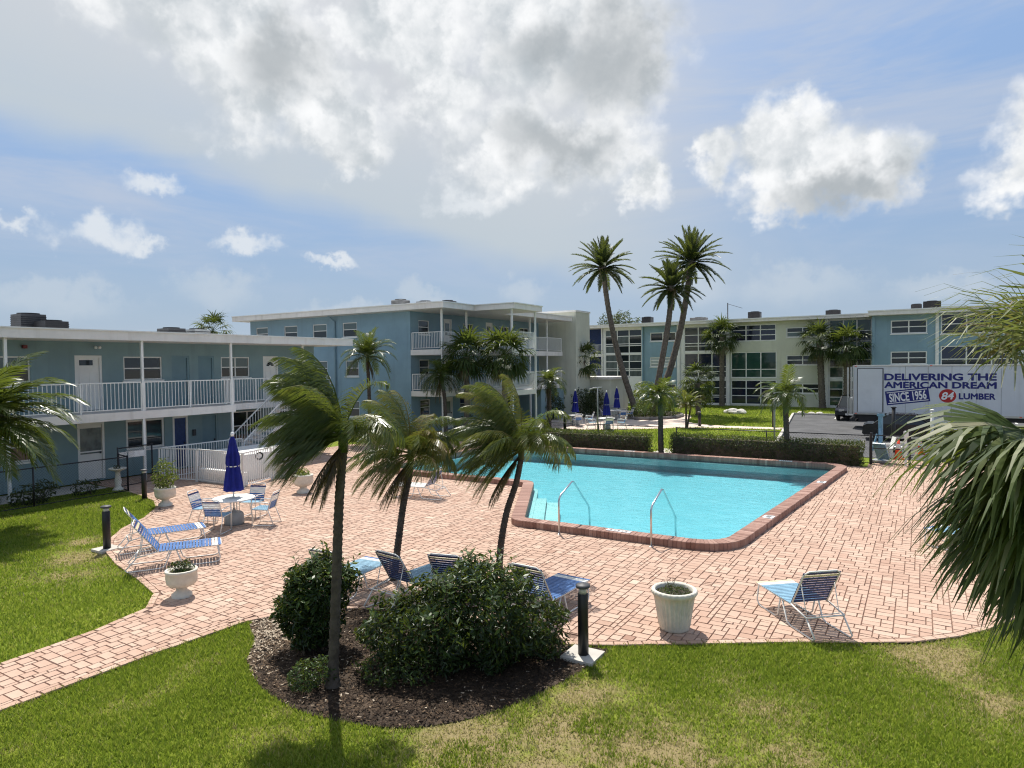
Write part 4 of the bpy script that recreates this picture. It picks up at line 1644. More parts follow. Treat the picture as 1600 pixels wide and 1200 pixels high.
ac_unit('tall dark condenser on the motel roof, left of the pair', -29.3, 12.15, 5.70, 0.85, 0.85, 0.72)
ac_unit('wider low dark condenser in front of the tall one on the motel roof', -28.2, 12.45, 5.70, 0.9, 0.8, 0.42, BLACK)
ac_unit('flat condenser on the motel roof, farther pair, nearer one', -29.5, 18.0, 5.70, 0.95, 0.8, 0.42)
ac_unit('flat condenser on the motel roof, farther pair, next to the palm', -29.5, 19.3, 5.70, 0.85, 0.8, 0.42, GREY)
ac_unit('leftmost of three condensers on the three storey block', -29.2, 33.6, 7.97, 0.85, 0.85, 0.62, GREY)
ac_unit('middle of three condensers on the three storey block', -28.6, 35.4, 7.97, 0.85, 0.85, 0.62, GREY)
ac_unit('rightmost of three condensers on the three storey block', -27.6, 36.6, 7.97, 0.85, 0.85, 0.68)
ac_unit('dark condenser above the blue bay of the far block', -25.0, 68.5, 8.4, 1.0, 0.9, 0.75, BLACK)
ac_unit('pale low condenser on the far block behind the fan palm', -19.5, 68.5, 8.4, 1.6, 0.9, 0.45, GREY)
ac_unit('condenser above the navy windows of the far block', -14.0, 68.5, 8.4, 1.1, 0.9, 0.75)
ac_unit('low condenser above the cream bay of the far block', -7.0, 68.5, 8.4, 1.2, 0.9, 0.55)
ac_unit('small condenser of the pair over the azure bay', -0.4, 68.2, 8.5, 0.8, 0.8, 0.6)
ac_unit('larger condenser of the pair over the azure bay', 0.75, 68.2, 8.5, 1.3, 0.9, 0.8, BLACK)

# ------------------------------------------------------------------ palms
WIND = -right_h          # the wind blows from the right of the picture to the left


def trunk(parent, pts, r0, r1, m_=BARK_P, rings=0.0, flare=1.5, n=10):
    P = smooth_line(pts, 6)
    k = len(P)
    # rings as alternating radii
    dense, rad = [], []
    sub = 5 if rings else 1
    for i in range(k - 1):
        a, b = Vector(P[i]), Vector(P[i + 1])
        for s_ in range(sub):
            f = (i + s_ / sub) / (k - 1)
            dense.append(a.lerp(b, s_ / sub))
            r = r0 + (r1 - r0) * f
            r *= 1 + (flare - 1) * max(0, 1 - f * 9) ** 2
            if rings:
                r *= 1 + rings * (1 if s_ % 2 else -1) + rnd.uniform(-0.02, 0.02)
            rad.append(r)
    dense.append(Vector(P[-1]))
    rad.append(r1)
    mb = MB()
    mb.tube(dense, rad, n)
    return mb.build('trunk', m_, parent, True)


def feather(parent, p0, d0, L, wind=Vector((0, 0, 0)), droop=0.9, leaf=0.4, nl=30, width=0.03, var=0.4, m_=FEATHER, lift=0.25, hang=0.25, fold=0.5, name='frond', lw=None):
    """one pinnate frond: curved rachis with leaflets on both sides"""
    mb = MB()
    n = 9
    lw = wind * 0.55 if lw is None else lw
    p = Vector(p0)
    d = Vector(d0).normalized()
    pts, tans = [p.copy()], [d.copy()]
    for i in range(n):
        f = (i + 1) / n
        d = (d + (wind * 1.0 + Vector((0, 0, -droop))) * (f * 1.3 / n * 2)).normalized()
        p = p + d * (L / n)
        pts.append(p.copy())
        tans.append(d.copy())
    mb.cur = min(1, var + 0.12)
    mb.tube([pts[i] for i in range(0, n + 1, 2)] + [pts[-1]], [0.018 * L / 1.6 * (1 - 0.8 * i / 5) for i in range(len(range(0, n + 1, 2)) + 1)], 4, False)
    for k in range(nl):
        s_ = 0.14 + 0.86 * (k + 0.5) / nl
        x = s_ * n
        i = min(n - 1, int(x))
        f = x - i
        q = pts[i].lerp(pts[i + 1], f)
        t = tans[i].lerp(tans[i + 1], f).normalized()
        sd = t.cross(up_z)
        if sd.length < 1e-3:
            sd = Vector((1, 0, 0))
        sd.normalize()
        nn = sd.cross(t)
        ll = leaf * (0.45 + 0.55 * math.sin(math.pi * min(1, s_ * 0.95 + 0.05))) * rnd.uniform(0.85, 1.12)
        for sg in (-1, 1):
            mb.cur = max(0.0, min(1.0, var + rnd.gauss(0, 0.07) + 0.10 * (s_ - 0.5)))
            dr = (sd * sg * (1 - fold * s_ * 0.6) + t * (0.35 + 0.75 * s_) + nn * lift + Vector((0, 0, -hang * 0.5)) + lw + Vector((rnd.gauss(0, 0.07), rnd.gauss(0, 0.07), rnd.gauss(0, 0.07)))).normalized()
            mid = q + dr * ll * 0.5
            d2 = (dr + Vector((0, 0, -hang)) + lw * 0.9).normalized()
            tip = mid + d2 * ll * 0.5
            w = t * (width * 0.5)
            j = mb.verts((q - w * 0.5, q + w * 0.5, mid + w, mid - w, tip))
            mb.face((j, j + 1, j + 2, j + 3))
            mb.face((j + 3, j + 2, j + 4))
    return mb.build(name, m_, parent, False)


def fan(parent, p0, d0, pet, R, nseg=18, spread=2.2, droop=0.6, var=0.4, wind=Vector((0, 0, 0)), m_=FAN, wscale=1.0, name='fan_leaf', thread=0.0, tipdroop=1.0, jitter=0.08):
    """one palmate leaf: petiole and folded, drooping segments"""
    mb = MB()
    d = Vector(d0).normalized()
    p = Vector(p0)
    P = [p.copy()]
    for i in range(4):
        d = (d + Vector((0, 0, -droop)) * 0.12 + wind * 0.12).normalized()
        p = p + d * (pet / 4)
        P.append(p.copy())
    mb.cur = min(1, var + 0.15)
    mb.tube(P, [0.02, 0.017, 0.014, 0.012, 0.01], 4, False)
    sd = d.cross(up_z)
    if sd.length < 1e-3:
        sd = Vector((1, 0, 0))
    sd.normalize()
    nn = sd.cross(d)
    # twist a little
    tw = rnd.uniform(-0.5, 0.5)
    sd2 = sd * math.cos(tw) + nn * math.sin(tw)
    nn = sd2.cross(d)
    for j in range(nseg):
        a = (j / (nseg - 1) - 0.5) * spread
        dr = (d * math.cos(a) + sd2 * math.sin(a) + nn * (0.12 * math.cos(j * math.pi) + 0.1)).normalized()
        ll = R * (0.78 + 0.22 * math.cos(a)) * rnd.uniform(0.9, 1.1)
        w = R * spread / nseg * 0.55 * wscale
        mb.cur = max(0, min(1, var + rnd.gauss(0, jitter)))
        q = p.copy()
        tip = q
        perp = dr.cross(nn).normalized()
        ws = (0.15, 0.75, 1.0, 0.55, 0.06)
        prev = None
        for s_ in range(5):
            c = mb.verts((q - perp * w * ws[s_] * 0.5 + nn * (0.004 if j % 2 else -0.004), q + perp * w * ws[s_] * 0.5))
            if prev is not None:
                mb.face((prev, prev + 1, c + 1, c))
            prev = c
            tip = q
            dr = (dr + Vector((0, 0, -droop * tipdroop)) * (0.10 + 0.22 * s_) + wind * (0.12 + 0.16 * s_)).normalized()
            q = q + dr * (ll / 4)
        if thread and rnd.random() < thread:
            q = tip
            e1 = q + Vector((rnd.uniform(-.03, .03), rnd.uniform(-.03, .03), -rnd.uniform(0.1, 0.4)))
            mb.cur = min(1, var + 0.3)
            c = mb.verts((q - perp * 0.006, q + perp * 0.006, e1))
            mb.face((c, c + 1, c + 2))
    return mb.build(name, m_, parent, False)


def dir_of(azim, elev):
    return Vector((math.cos(azim) * math.cos(elev), math.sin(azim) * math.cos(elev), math.sin(elev)))


def feather_palm(label, pts, L=1.5, nf=22, wind=0.0, r0=0.09, r1=0.07, leaf=0.42, nl=28, width=0.035, var=0.4, dead=0, yellow=0.0, droop=0.8, group=None, name='palm_tree', shaft=0.0, elev=(-0.2, 1.25), m_=FEATHER, spread=1.0, rise=0.0):
    t = thing(name, label, 'palm tree', pts[0], 0, group)
    o = Vector(pts[0])
    loc = [tuple(Vector(p) - o) for p in pts]
    trunk(t, loc, r0, r1, BARK_P, 0.05, 1.2)
    top = Vector(loc[-1])
    w = WIND * wind
    if shaft:
        mb = MB()
        mb.cur = 0.55
        mb.tube([top - Vector((0, 0, 0.05)), top + Vector((0, 0, shaft * 0.5)) + w * 0.05, top + Vector((0, 0, shaft)) + w * 0.12], [r1 * 1.25, r1 * 1.05, r1 * 0.5], 8)
        mb.build('crownshaft', m_, t, True)
        top = top + Vector((0, 0, shaft * 0.75)) + w * 0.08
    for k in range(nf):
        a = k * 2.399963 + rnd.uniform(-0.2, 0.2)
        f = (k + 0.5) / nf
        e = elev[1] + (elev[0] - elev[1]) * f + rnd.uniform(-0.12, 0.12)
        d = (dir_of(a, e) * spread + w * 0.5 + up_z * rise).normalized()
        v_ = var + rnd.uniform(-0.12, 0.12) + yellow * f * rnd.random()
        feather(t, top, d, L * rnd.uniform(0.85, 1.1), w * 0.7, droop * (0.55 + 0.6 * f), leaf, nl, width, v_, m_, lift=0.3 if not wind else 0.1, hang=0.25 + 0.25 * f)
    for k in range(dead):
        a = rnd.uniform(0, 6.28)
        d = (dir_of(a, -0.65) * 0.55 + w * 0.6 + Vector((0, 0, -0.55))).normalized()
        feather(t, top - Vector((0, 0, 0.08)), d, L * rnd.uniform(0.7, 0.95), w * 0.25, 0.8, leaf * 0.55, nl, width * 0.8, 0.95, m_, lift=0.0, hang=0.9, fold=1.3, name='dead_frond')
    return t


def swept_palm(label, pts, L, nf, r0, r1, leaf, nl, width, var, yellow, dead, lee, hang=0.5, lat=0.32, lo=-0.8, group=None, blow=0.3, comb=0.7):
    """palm whose crown the wind has combed to one side; lee = share of fronds bent back the other way"""
    t = thing('palm_tree', label, 'palm tree', pts[0], 0, group)
    o = Vector(pts[0])
    loc = [tuple(Vector(p) - o) for p in pts]
    trunk(t, loc, r0, r1, BARK_P, 0.07, 1.6, 12)
    top = Vector(loc[-1])
    mb = MB()
    mb.cur = 0.42
    mb.tube([top - Vector((0, 0, 0.05)), top + Vector((0, 0, 0.16)), top + Vector((0, 0, 0.34)) + WIND * 0.03], [r1 * 1.15, r1 * 1.05, r1 * 0.6], 9)
    mb.build('crownshaft', FEATHER, t, True)
    top = top + Vector((0, 0, 0.26))
    for k in range(nf):
        f = (k + 0.5) / nf
        side = fwd_h * rnd.gauss(0, lat)
        back = rnd.random() < lee
        if back:
            th = rnd.uniform(0.2, 1.3)
            d = -WIND * math.cos(th) * 0.7 + up_z * math.sin(th) + side * 1.6
            dr, wd, ln = 1.35, 0.25, L * rnd.uniform(0.6, 0.85)
        else:
            th = 1.5 + (lo - 1.5) * f + rnd.uniform(-0.15, 0.15)
            d = WIND * math.cos(th) + up_z * math.sin(th) + side
            dr, wd, ln = 0.72 + 0.35 * f, blow, L * rnd.uniform(0.85, 1.1) * (1 - 0.25 * f)
        v_ = var + rnd.uniform(-0.14, 0.14) + yellow * f * rnd.random() + (0.12 if f < 0.25 else 0)
        feather(t, top - Vector((0, 0, 0.12 * f)), d, ln, WIND * wd, dr, leaf, nl, width, min(v_, 0.84), FEATHER, lift=0.05, hang=hang, fold=0.8, lw=WIND * comb)
    for k in range(dead):
        d = (WIND * rnd.uniform(0.2, 0.75) + fwd_h * rnd.gauss(0, 0.3) + Vector((0, 0, -0.8))).normalized()
        feather(t, top - Vector((0, 0, 0.2)), d, L * rnd.uniform(0.55, 0.75), WIND * 0.1, 0.5, leaf * 0.5, nl, width * 0.8, rnd.uniform(0.96, 1.0), FEATHER, lift=0.0, hang=1.0, fold=1.4, name='dead_frond')
    return t


def fan_palm(label, pts, R=0.75, pet=0.7, nf=26, r0=0.17, r1=0.15, var=0.36, group=None, dead=3, nseg=17, wind=0.0, wscale=0.85, m_=FAN):
    t = thing('palm_tree', label, 'palm tree', pts[0], 0, group)
    o = Vector(pts[0])
    loc = [tuple(Vector(p) - o) for p in pts]
    trunk(t, loc, r0, r1, BARK_D, 0.06, 1.15)
    top = Vector(loc[-1])
    for k in range(nf):
        a = k * 2.399963 + rnd.uniform(-0.25, 0.25)
        f = (k + 0.5) / nf
        e = 1.35 - 2.0 * f + rnd.uniform(-0.15, 0.15)
        fan(t, top + Vector((0, 0, 0.1 * (1 - f))), dir_of(a, e), pet * rnd.uniform(0.85, 1.3), R * rnd.uniform(0.75, 1.05), nseg, 3.4, 0.55 + 0.4 * f, var + rnd.uniform(-0.15, 0.15), WIND * wind, m_, wscale)
    for k in range(dead):
        a = rnd.uniform(0, 6.28)
        fan(t, top - Vector((0, 0, 0.15)), dir_of(a, -0.9), pet * 0.8, R * 0.8, nseg, 2.4, 0.9, 0.93, WIND * wind, m_, wscale, 'dead_leaf')
    return t


def date_palm(label, pts, L=2.75, nf=52, r0=0.26, r1=0.2, group=None):
    t = thing('palm_tree', label, 'palm tree', pts[0], 0, group)
    o = Vector(pts[0])
    loc = [tuple(Vector(p) - o) for p in pts]
    trunk(t, loc, r0, r1, BARK_D, 0.05, 1.3, 12)
    top = Vector(loc[-1])
    mb = MB()
    mb.lathe([(r1, -0.5), (r1 * 1.7, -0.25), (r1 * 2.0, 0.05), (r1 * 1.3, 0.3), (0.04, 0.45)], 12, tuple(top))
    mb.build('boot_knob', BARK_D, t, True)
    for k in range(nf):
        a = k * 2.399963 + rnd.uniform(-0.2, 0.2)
        f = (k + 0.5) / nf
        e = 1.5 - 2.2 * f + rnd.uniform(-0.12, 0.12)
        feather(t, top + Vector((0, 0, 0.1)), dir_of(a, e), L * rnd.uniform(0.85, 1.1) * (0.86 + 0.2 * math.sin(3.1 * f)), Vector((0, 0, 0)), 0.26 + 0.4 * f, 0.42, 48, 0.085, 0.36 + rnd.uniform(-0.2, 0.22), DATE, lift=0.35, hang=0.12, fold=0.7)
    return t


# the three wind-swept palms in the front bed
FRONT = 'wind-swept palms in the front bed'
swept_palm('tall wind-swept palm with straight trunk rising from the mulch bed', [(-6.75, 6.26, -0.03), (-6.68, 6.30, 1.48), (-6.63, 6.33, 2.52), (-6.57, 6.36, 3.2)],
           1.22, 54, 0.072, 0.06, 0.46, 58, 0.0155, 0.42, 0.14, 14, 0.1, hang=0.85, lat=0.4, lo=-0.4, group=FRONT, comb=0.55)
swept_palm('yellowing wind-swept palm, middle of the three in the front bed', [(-9.03, 10.04, -0.02), (-8.94, 10.09, 0.71), (-8.84, 10.15, 1.49), (-8.74, 10.21, 2.0), (-8.7, 10.24, 2.35)],
           1.5, 50, 0.075, 0.062, 0.48, 54, 0.018, 0.5, 0.42, 13, 0.24, hang=0.95, lat=0.48, lo=-0.75, group=FRONT, comb=0.4)
swept_palm('wind-swept palm with curved trunk in front of the pool corner', [(-7.4, 11.43, -0.02), (-7.36, 11.46, 0.6), (-7.25, 11.52, 1.26), (-7.08, 11.62, 1.85), (-6.98, 11.68, 2.4)],
           1.7, 54, 0.075, 0.06, 0.5, 58, 0.018, 0.48, 0.1, 7, 0.24, hang=0.95, lat=0.45, lo=-0.6, group=FRONT, comb=0.4)
# palm at the left edge
feather_palm('palm leaning in at the left edge over the lawn', [(-21.43, 7.18, -0.04), (-21.3, 7.25, 0.9), (-21.15, 7.36, 1.9), (-21.02, 7.43, 2.7)],
             L=2.35, nf=40, wind=-0.3, r0=0.13, r1=0.1, leaf=0.7, nl=36, width=0.075, var=0.4, dead=1, yellow=0.05, droop=1.1, shaft=0.4, elev=(-0.5, 1.15))
# courtyard palms
feather_palm('slender palm against the blue end wall of the three storey block', [(-26.63, 27.83, -0.04), (-26.63, 27.84, 2.55), (-26.68, 27.8, 4.55)], L=1.8, nf=30, r0=0.12, r1=0.09, leaf=0.5, nl=34, width=0.045, var=0.33, dead=3, droop=1.35, shaft=0.4)
feather_palm('short drooping palm by the balcony corner, below the fan palms', [(-23.68, 31.05, -0.04), (-23.71, 31.03, 2.2), (-23.85, 30.95, 3.35)], L=1.7, nf=26, r0=0.13, r1=0.1, leaf=0.5, nl=32, width=0.05, var=0.36, dead=3, droop=1.8, shaft=0.45, elev=(-0.3, 1.0))
fan_palm('fan palm nearest the balcony corner of the three storey block', [(-23.0, 32.14, -0.04), (-22.95, 32.18, 2.5), (-22.93, 32.18, 4.75)], R=1.1, pet=0.85, group='fan palms in the court', nf=36)
fan_palm('full fan palm in front of the roof canopy of the three storey block', [(-20.7, 32.86, -0.04), (-20.71, 32.85, 2.5), (-20.71, 32.85, 4.75)], R=1.2, pet=0.9, group='fan palms in the court', nf=38, dead=8)
feather_palm('grey-trunked palm left of the blue umbrellas', [(-21.36, 39.44, -0.04), (-21.35, 39.45, 1.6), (-21.34, 39.45, 2.75)], L=1.6, nf=20, r0=0.16, r1=0.13, leaf=0.5, nl=28, width=0.055, var=0.38, dead=3, droop=1.9, shaft=0.5, elev=(-0.1, 1.1))
fan_palm('fan palm with curved trunk beside the lift tower', [(-24.2, 49.2, -0.02), (-24.0, 49.3, 2.3), (-23.55, 49.55, 4.5)], R=1.0, pet=0.9, group='fan palms in the court', nf=26)
feather_palm('wind-swept palm standing in the gap between the hedges', [(-10.49, 30.49, -0.04), (-10.51, 30.48, 1.46), (-10.53, 30.46, 2.5)], L=1.35, nf=20, wind=0.4, r0=0.13, r1=0.11, leaf=0.46, nl=28, width=0.05, var=0.42, yellow=0.15, dead=2, droop=1.8, shaft=0.35, elev=(-0.2, 1.1))
feather_palm('wind-swept palm rising from the right hedge', [(-4.89, 30.55, -0.04), (-4.94, 30.5, 1.62), (-4.97, 30.5, 2.65)], L=1.35, nf=20, wind=0.4, r0=0.13, r1=0.11, leaf=0.46, nl=28, width=0.05, var=0.42, yellow=0.12, dead=2, droop=1.7, shaft=0.35, elev=(-0.2, 1.1))
fan_palm('round low fan palm on the lawn in front of the screened bay', [(-15.49, 54.14, -0.04), (-15.53, 54.12, 2.6)], R=1.0, pet=1.0, group='fan palms in the court', nf=30, r0=0.22, r1=0.2)
pd = feather_palm('pygmy date palm with two thin trunks beside the garden path', [(-13.17, 43.21, -0.04), (-13.16, 43.21, 1.55)], L=1.15, nf=22, r0=0.07, r1=0.06, leaf=0.26, nl=22, width=0.04, var=0.6, yellow=0.1, droop=1.1)
trunk(pd, [(0.06, 0.04, 0), (0.18, 0.1, 0.8), (0.3, 0.17, 1.55)], 0.065, 0.055, BARK_P, 0.05)
for k in range(18):
    f = (k + 0.5) / 18
    feather(pd, (0.3, 0.17, 1.55), dir_of(k * 2.4, 1.2 - 1.3 * f), 1.05, Vector((0, 0, 0)), 0.7 + 0.5 * f, 0.26, 20, 0.04, 0.6 + rnd.uniform(-0.1, 0.15))
fan_palm('fan palm in front of the navy windows of the far block', [(-16.46, 65.6, -0.04), (-16.45, 65.6, 4), (-16.45, 65.6, 6.7)], R=1.25, pet=1.1, group='fan palms along the far block', nf=30, r0=0.26, r1=0.22)
fan_palm('left of two fan palms beside the green glazed bay', [(-7.6, 66.0, -0.04), (-7.75, 65.9, 3.5), (-7.84, 65.9, 6.0)], R=1.3, pet=1.15, group='fan palms along the far block', nf=30, r0=0.3, r1=0.26)
fan_palm('right of two fan palms beside the green glazed bay', [(-5.6, 65.3, -0.04), (-5.57, 65.3, 3), (-5.55, 65.3, 5.5)], R=1.35, pet=1.2, group='fan palms along the far block', nf=32, r0=0.3, r1=0.26)
fan_palm('top of a fan palm showing above the motel roof', [(-45.5, 31.0, -0.04), (-45.5, 31.0, 4), (-45.5, 31.0, 6.9)], R=1.0, pet=0.8, nf=26)
date_palm('leftmost of three tall date palms, leaning left', [(-19.79, 51.6, 0.1), (-21.03, 51.3, 4.14), (-21.91, 51.01, 8.37), (-22.33, 50.75, 12.0)], group='tall date palms')
date_palm('tallest date palm, leaning right', [(-19.5, 53.6, 0.1), (-18.3, 54.8, 3.0), (-17.22, 55.6, 7.9), (-16.6, 56.0, 12.6)], L=3.25, nf=64, r0=0.3, r1=0.23, group='tall date palms')
date_palm('shortest of three tall date palms, middle one', [(-18.5, 51.55, 0.1), (-17.8, 51.83, 4.11), (-17.25, 52.11, 7.69), (-17.07, 52.22, 10.1)], L=2.7, nf=46, group='tall date palms')

# big fan palm right beside the balcony, its fronds hanging into the picture
RP = EYE + (fwd + cr * (922 / 1040) + cu * (-85 / 1040)) * 5.6


def near_fan_palm():
    base = Vector((RP.x, RP.y, -0.04))
    t = thing('palm_tree', 'large fan palm close by at the right edge with shaggy hanging leaves', 'palm tree', base)
    top = RP - base
    trunk(t, [(0.1, 0, 0), (0.05, 0, 1.8), tuple(top)], 0.2, 0.17, BARK_D, 0.06, 1.2)
    lv = -right_h
    tow = -fwd_h
    # (left, toward camera, up) directions, droop, colour, petiole, blade
    for (l_, c_, u_, dr, v_, pet, R) in (
            (0.95, 0.1, 0.35, 0.8, 0.60, 0.75, 1.15), (0.95, -0.3, 0.22, 0.7, 0.48, 0.8, 1.1), (0.9, 0.35, 0.28, 0.75, 0.55, 0.7, 1.1),
            (0.55, 0.35, 1.5, 0.9, 0.82, 1.05, 0.9), (0.62, -0.4, 1.5, 0.85, 0.72, 1.1, 0.9), (0.95, 0.05, -0.55, 0.6, 0.55, 0.8, 1.05), (0.85, 0.2, -0.85, 0.6, 0.6, 0.85, 1.05),
            (0.72, 0.25, 1.35, 0.8, 0.80, 1.0, 0.9), (0.5, -0.3, 1.7, 0.9, 0.83, 1.0, 0.9), (0.35, 0.1, 1.8, 0.8, 0.74, 1.05, 0.9), (0.82, -0.1, 1.2, 0.75, 0.8, 1.0, 0.8),
            (0.95, 0.2, -0.12, 0.6, 0.42, 0.75, 1.05), (0.9, -0.25, -0.28, 0.55, 0.36, 0.75, 1.1), (0.9, 0.35, -0.45, 0.55, 0.48, 0.75, 1.05), (0.95, -0.1, -0.3, 0.6, 0.5, 0.7, 1.1),
            (0.8, -0.1, -0.75, 0.6, 0.36, 0.8, 1.1), (0.7, 0.3, -0.95, 0.55, 0.5, 0.85, 1.05), (0.6, -0.3, -1.15, 0.55, 0.8, 0.85, 1.0), (0.55, 0.1, -1.3, 0.5, 0.45, 0.9, 1.0),
            (0.5, 0.15, -1.6, 0.4, 0.5, 1.05, 1.0), (0.62, -0.15, -1.5, 0.4, 0.62, 1.1, 1.0), (0.35, 0.3, -1.9, 0.4, 0.45, 1.1, 1.0), (0.7, 0.0, 0.05, 0.75, 0.66, 0.55, 1.05),
            (0.75, 0.1, -0.6, 0.7, 0.45, 0.6, 1.1), (0.45, 0.4, -1.4, 0.5, 0.4, 0.85, 1.0), (0.4, 0.7, -0.4, 0.6, 0.4, 0.7, 1.0), (0.4, -0.7, -0.6, 0.6, 0.35, 0.7, 1.0),
            (0.2, 0.8, 0.2, 0.6, 0.5, 0.8, 0.9), (0.2, -0.9, 0.2, 0.6, 0.45, 0.8, 0.9), (-0.8, 0.2, 0.4, 0.6, 0.5, 0.8, 0.9), (-0.8, -0.3, -0.1, 0.6, 0.45, 0.8, 0.9),
            (-0.4, 0.6, 0.9, 0.7, 0.5, 0.8, 0.9), (-0.3, -0.6, 1.2, 0.7, 0.5, 0.8, 0.9), (0.1, 0.1, 1.5, 0.5, 0.6, 0.8, 0.9), (-0.4, 0.1, -1.0, 0.6, 0.9, 0.8, 0.9)):
        d = (lv * l_ + tow * c_ + up_z * u_).normalized()
        fan(t, top, d, pet, R, 34, 2.9, dr, v_ - 0.03, WIND * 0.05, FAN, 1.05 if v_ < 0.7 else 0.6, 'fan_leaf', 0.0, 1.0, 0.17)
    return t


near_fan_palm()


# ------------------------------------------------------------------ shrubs, hedges, grass
def leaf_cloud(parent, n, inside, bounds, size, m_, name='foliage', var=(0.45, 0.2), up=0.6, seed=1, shell=0.0, clump=3.0, upvar=0.0, kind=None):
    rs = np.random.RandomState(seed)
    (x0, x1), (y0, y1), (z0, z1) = bounds
    pts = np.zeros((0, 3))
    while len(pts) < n:
        q = rs.uniform((x0, y0, z0), (x1, y1, z1), (n * 2, 3))
        pts = np.concatenate([pts, q[inside(q, rs)]])
    pts = pts[:n]
    nd = rs.normal(0, 1, (n, 3))
    c = np.array([(x0 + x1) / 2, (y0 + y1) / 2, (z0 + z1) / 2 - 0.2])
    od = pts - c
    od /= np.linalg.norm(od, axis=1)[:, None] + 1e-6
    nd = nd * 0.75 + od * 0.7 + np.array([0, 0, up])
    nd /= np.linalg.norm(nd, axis=1)[:, None]
    t = np.cross(nd, rs.normal(0, 1, (n, 3)))
    t /= np.linalg.norm(t, axis=1)[:, None] + 1e-9
    b = np.cross(nd, t)
    s_ = rs.uniform(size[0], size[1], n)[:, None]
    V_ = np.stack([pts - t * s_, pts + b * s_ * 0.36 + nd * s_ * 0.12, pts + t * s_ - nd * s_ * 0.25, pts - b * s_ * 0.36 + nd * s_ * 0.12], 1)
    cl = np.array([mnoise.noise(Vector(p) * clump) for p in pts])
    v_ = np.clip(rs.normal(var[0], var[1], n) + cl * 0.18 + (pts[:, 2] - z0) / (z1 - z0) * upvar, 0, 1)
    return tag(fast_mesh(name, V_.reshape(-1, 3), np.arange(n * 4), 4, np.repeat(v_, 4), m_, parent), kind=kind)


def blob_test(blobs, hollow=0.5, rough=0.42, freq=2.6):
    B2 = np.array(blobs, float)

    def f(q, rs):
        best = np.full(len(q), 9.0)
        for (cx, cy, cz, rx, ry, rz) in B2:
            d = np.sqrt(((q[:, 0] - cx) / rx) ** 2 + ((q[:, 1] - cy) / ry) ** 2 + ((q[:, 2] - cz) / rz) ** 2)
            best = np.minimum(best, d)
        nz = np.array([mnoise.noise(Vector(p) * freq) for p in q])
        best = best + nz * rough
        return (best < 1) & ((best > hollow) | (rs.uniform(0, 1, len(q)) < 0.25))
    return f


def shrub(label, blobs, n, size, m_=SHRUB, loc=None, seed=1, var=(0.42, 0.18), stems=8, cat='shrub', name='shrub', group=None, upvar=0.25, sprigs=0):
    B2 = np.array(blobs, float)
    c = B2[:, :2].mean(0)
    t = thing(name, label, cat, (float(c[0]), float(c[1]), -0.03), 0, group)
    L2 = [(b[0] - c[0], b[1] - c[1], b[2] + 0.03, *b[3:]) for b in blobs]
    A = np.array(L2)
    bd = [((A[:, k] - A[:, k + 3]).min() - 0.1, (A[:, k] + A[:, k + 3]).max() + 0.1) for k in range(3)]
    bd[2] = (max(0.02, bd[2][0]), bd[2][1])
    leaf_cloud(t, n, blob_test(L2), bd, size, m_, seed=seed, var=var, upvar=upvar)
    sm_ = MB()
    for k in range(stems):
        b = L2[k % len(L2)]
        x, y = b[0] + rnd.uniform(-0.5, 0.5) * b[3], b[1] + rnd.uniform(-0.5, 0.5) * b[4]
        x2, y2 = b[0] + rnd.uniform(-0.8, 0.8) * b[3], b[1] + rnd.uniform(-0.8, 0.8) * b[4]
        zz = b[2] + b[5] * 0.5
        sm_.tube([(x, y, 0), ((x + x2) / 2 + 0.04, (y + y2) / 2, zz * 0.55), (x2, y2, zz)], [0.018, 0.012, 0.005], 5, False)
    sm_.build('stems', STEM, t)
    if sprigs:    # new shoots that break the outline
        rs = np.random.RandomState(seed + 100)
        V_, A_ = [], []
        sp = MB()
        for k in range(sprigs):
            b = L2[rs.randint(len(L2))]
            a = rs.uniform(0, 6.28)
            e = rs.uniform(0.15, 1.4)
            d = Vector((math.cos(a) * math.cos(e), math.sin(a) * math.cos(e), math.sin(e)))
            p = Vector((b[0] + d.x * b[3] * 0.8, b[1] + d.y * b[4] * 0.8, b[2] + d.z * b[5] * 0.8))
            ln = rs.uniform(0.15, 0.36)
            d2_ = (d + Vector((0, 0, 0.7))).normalized()
            sp.tube([p, p + d2_ * ln], [0.006, 0.003], 4, False)
            for q in range(9):
                c = p + d2_ * ln * (0.2 + 0.8 * q / 8)
                aa = q * 2.4
                sd = d2_.orthogonal().normalized()
                o_ = (Matrix.Rotation(aa, 3, d2_) @ sd + d2_ * 0.5).normalized()
                w_ = o_.cross(d2_).normalized()
                s2 = rs.uniform(size[0], size[1]) * 1.1
                V_ += [c, c + o_ * s2 + w_ * s2 * 0.35, c + o_ * s2 * 2, c + o_ * s2 - w_ * s2 * 0.35]
                A_ += [min(1, 0.6 + rs.uniform(-0.15, 0.3))] * 4
        tag(sp.build('shoots', STEM, t), kind='stuff')
        fast_mesh('shoot_leaves', np.array([tuple(v) for v in V_]), np.arange(len(V_)), 4, A_, m_, t)
    return t


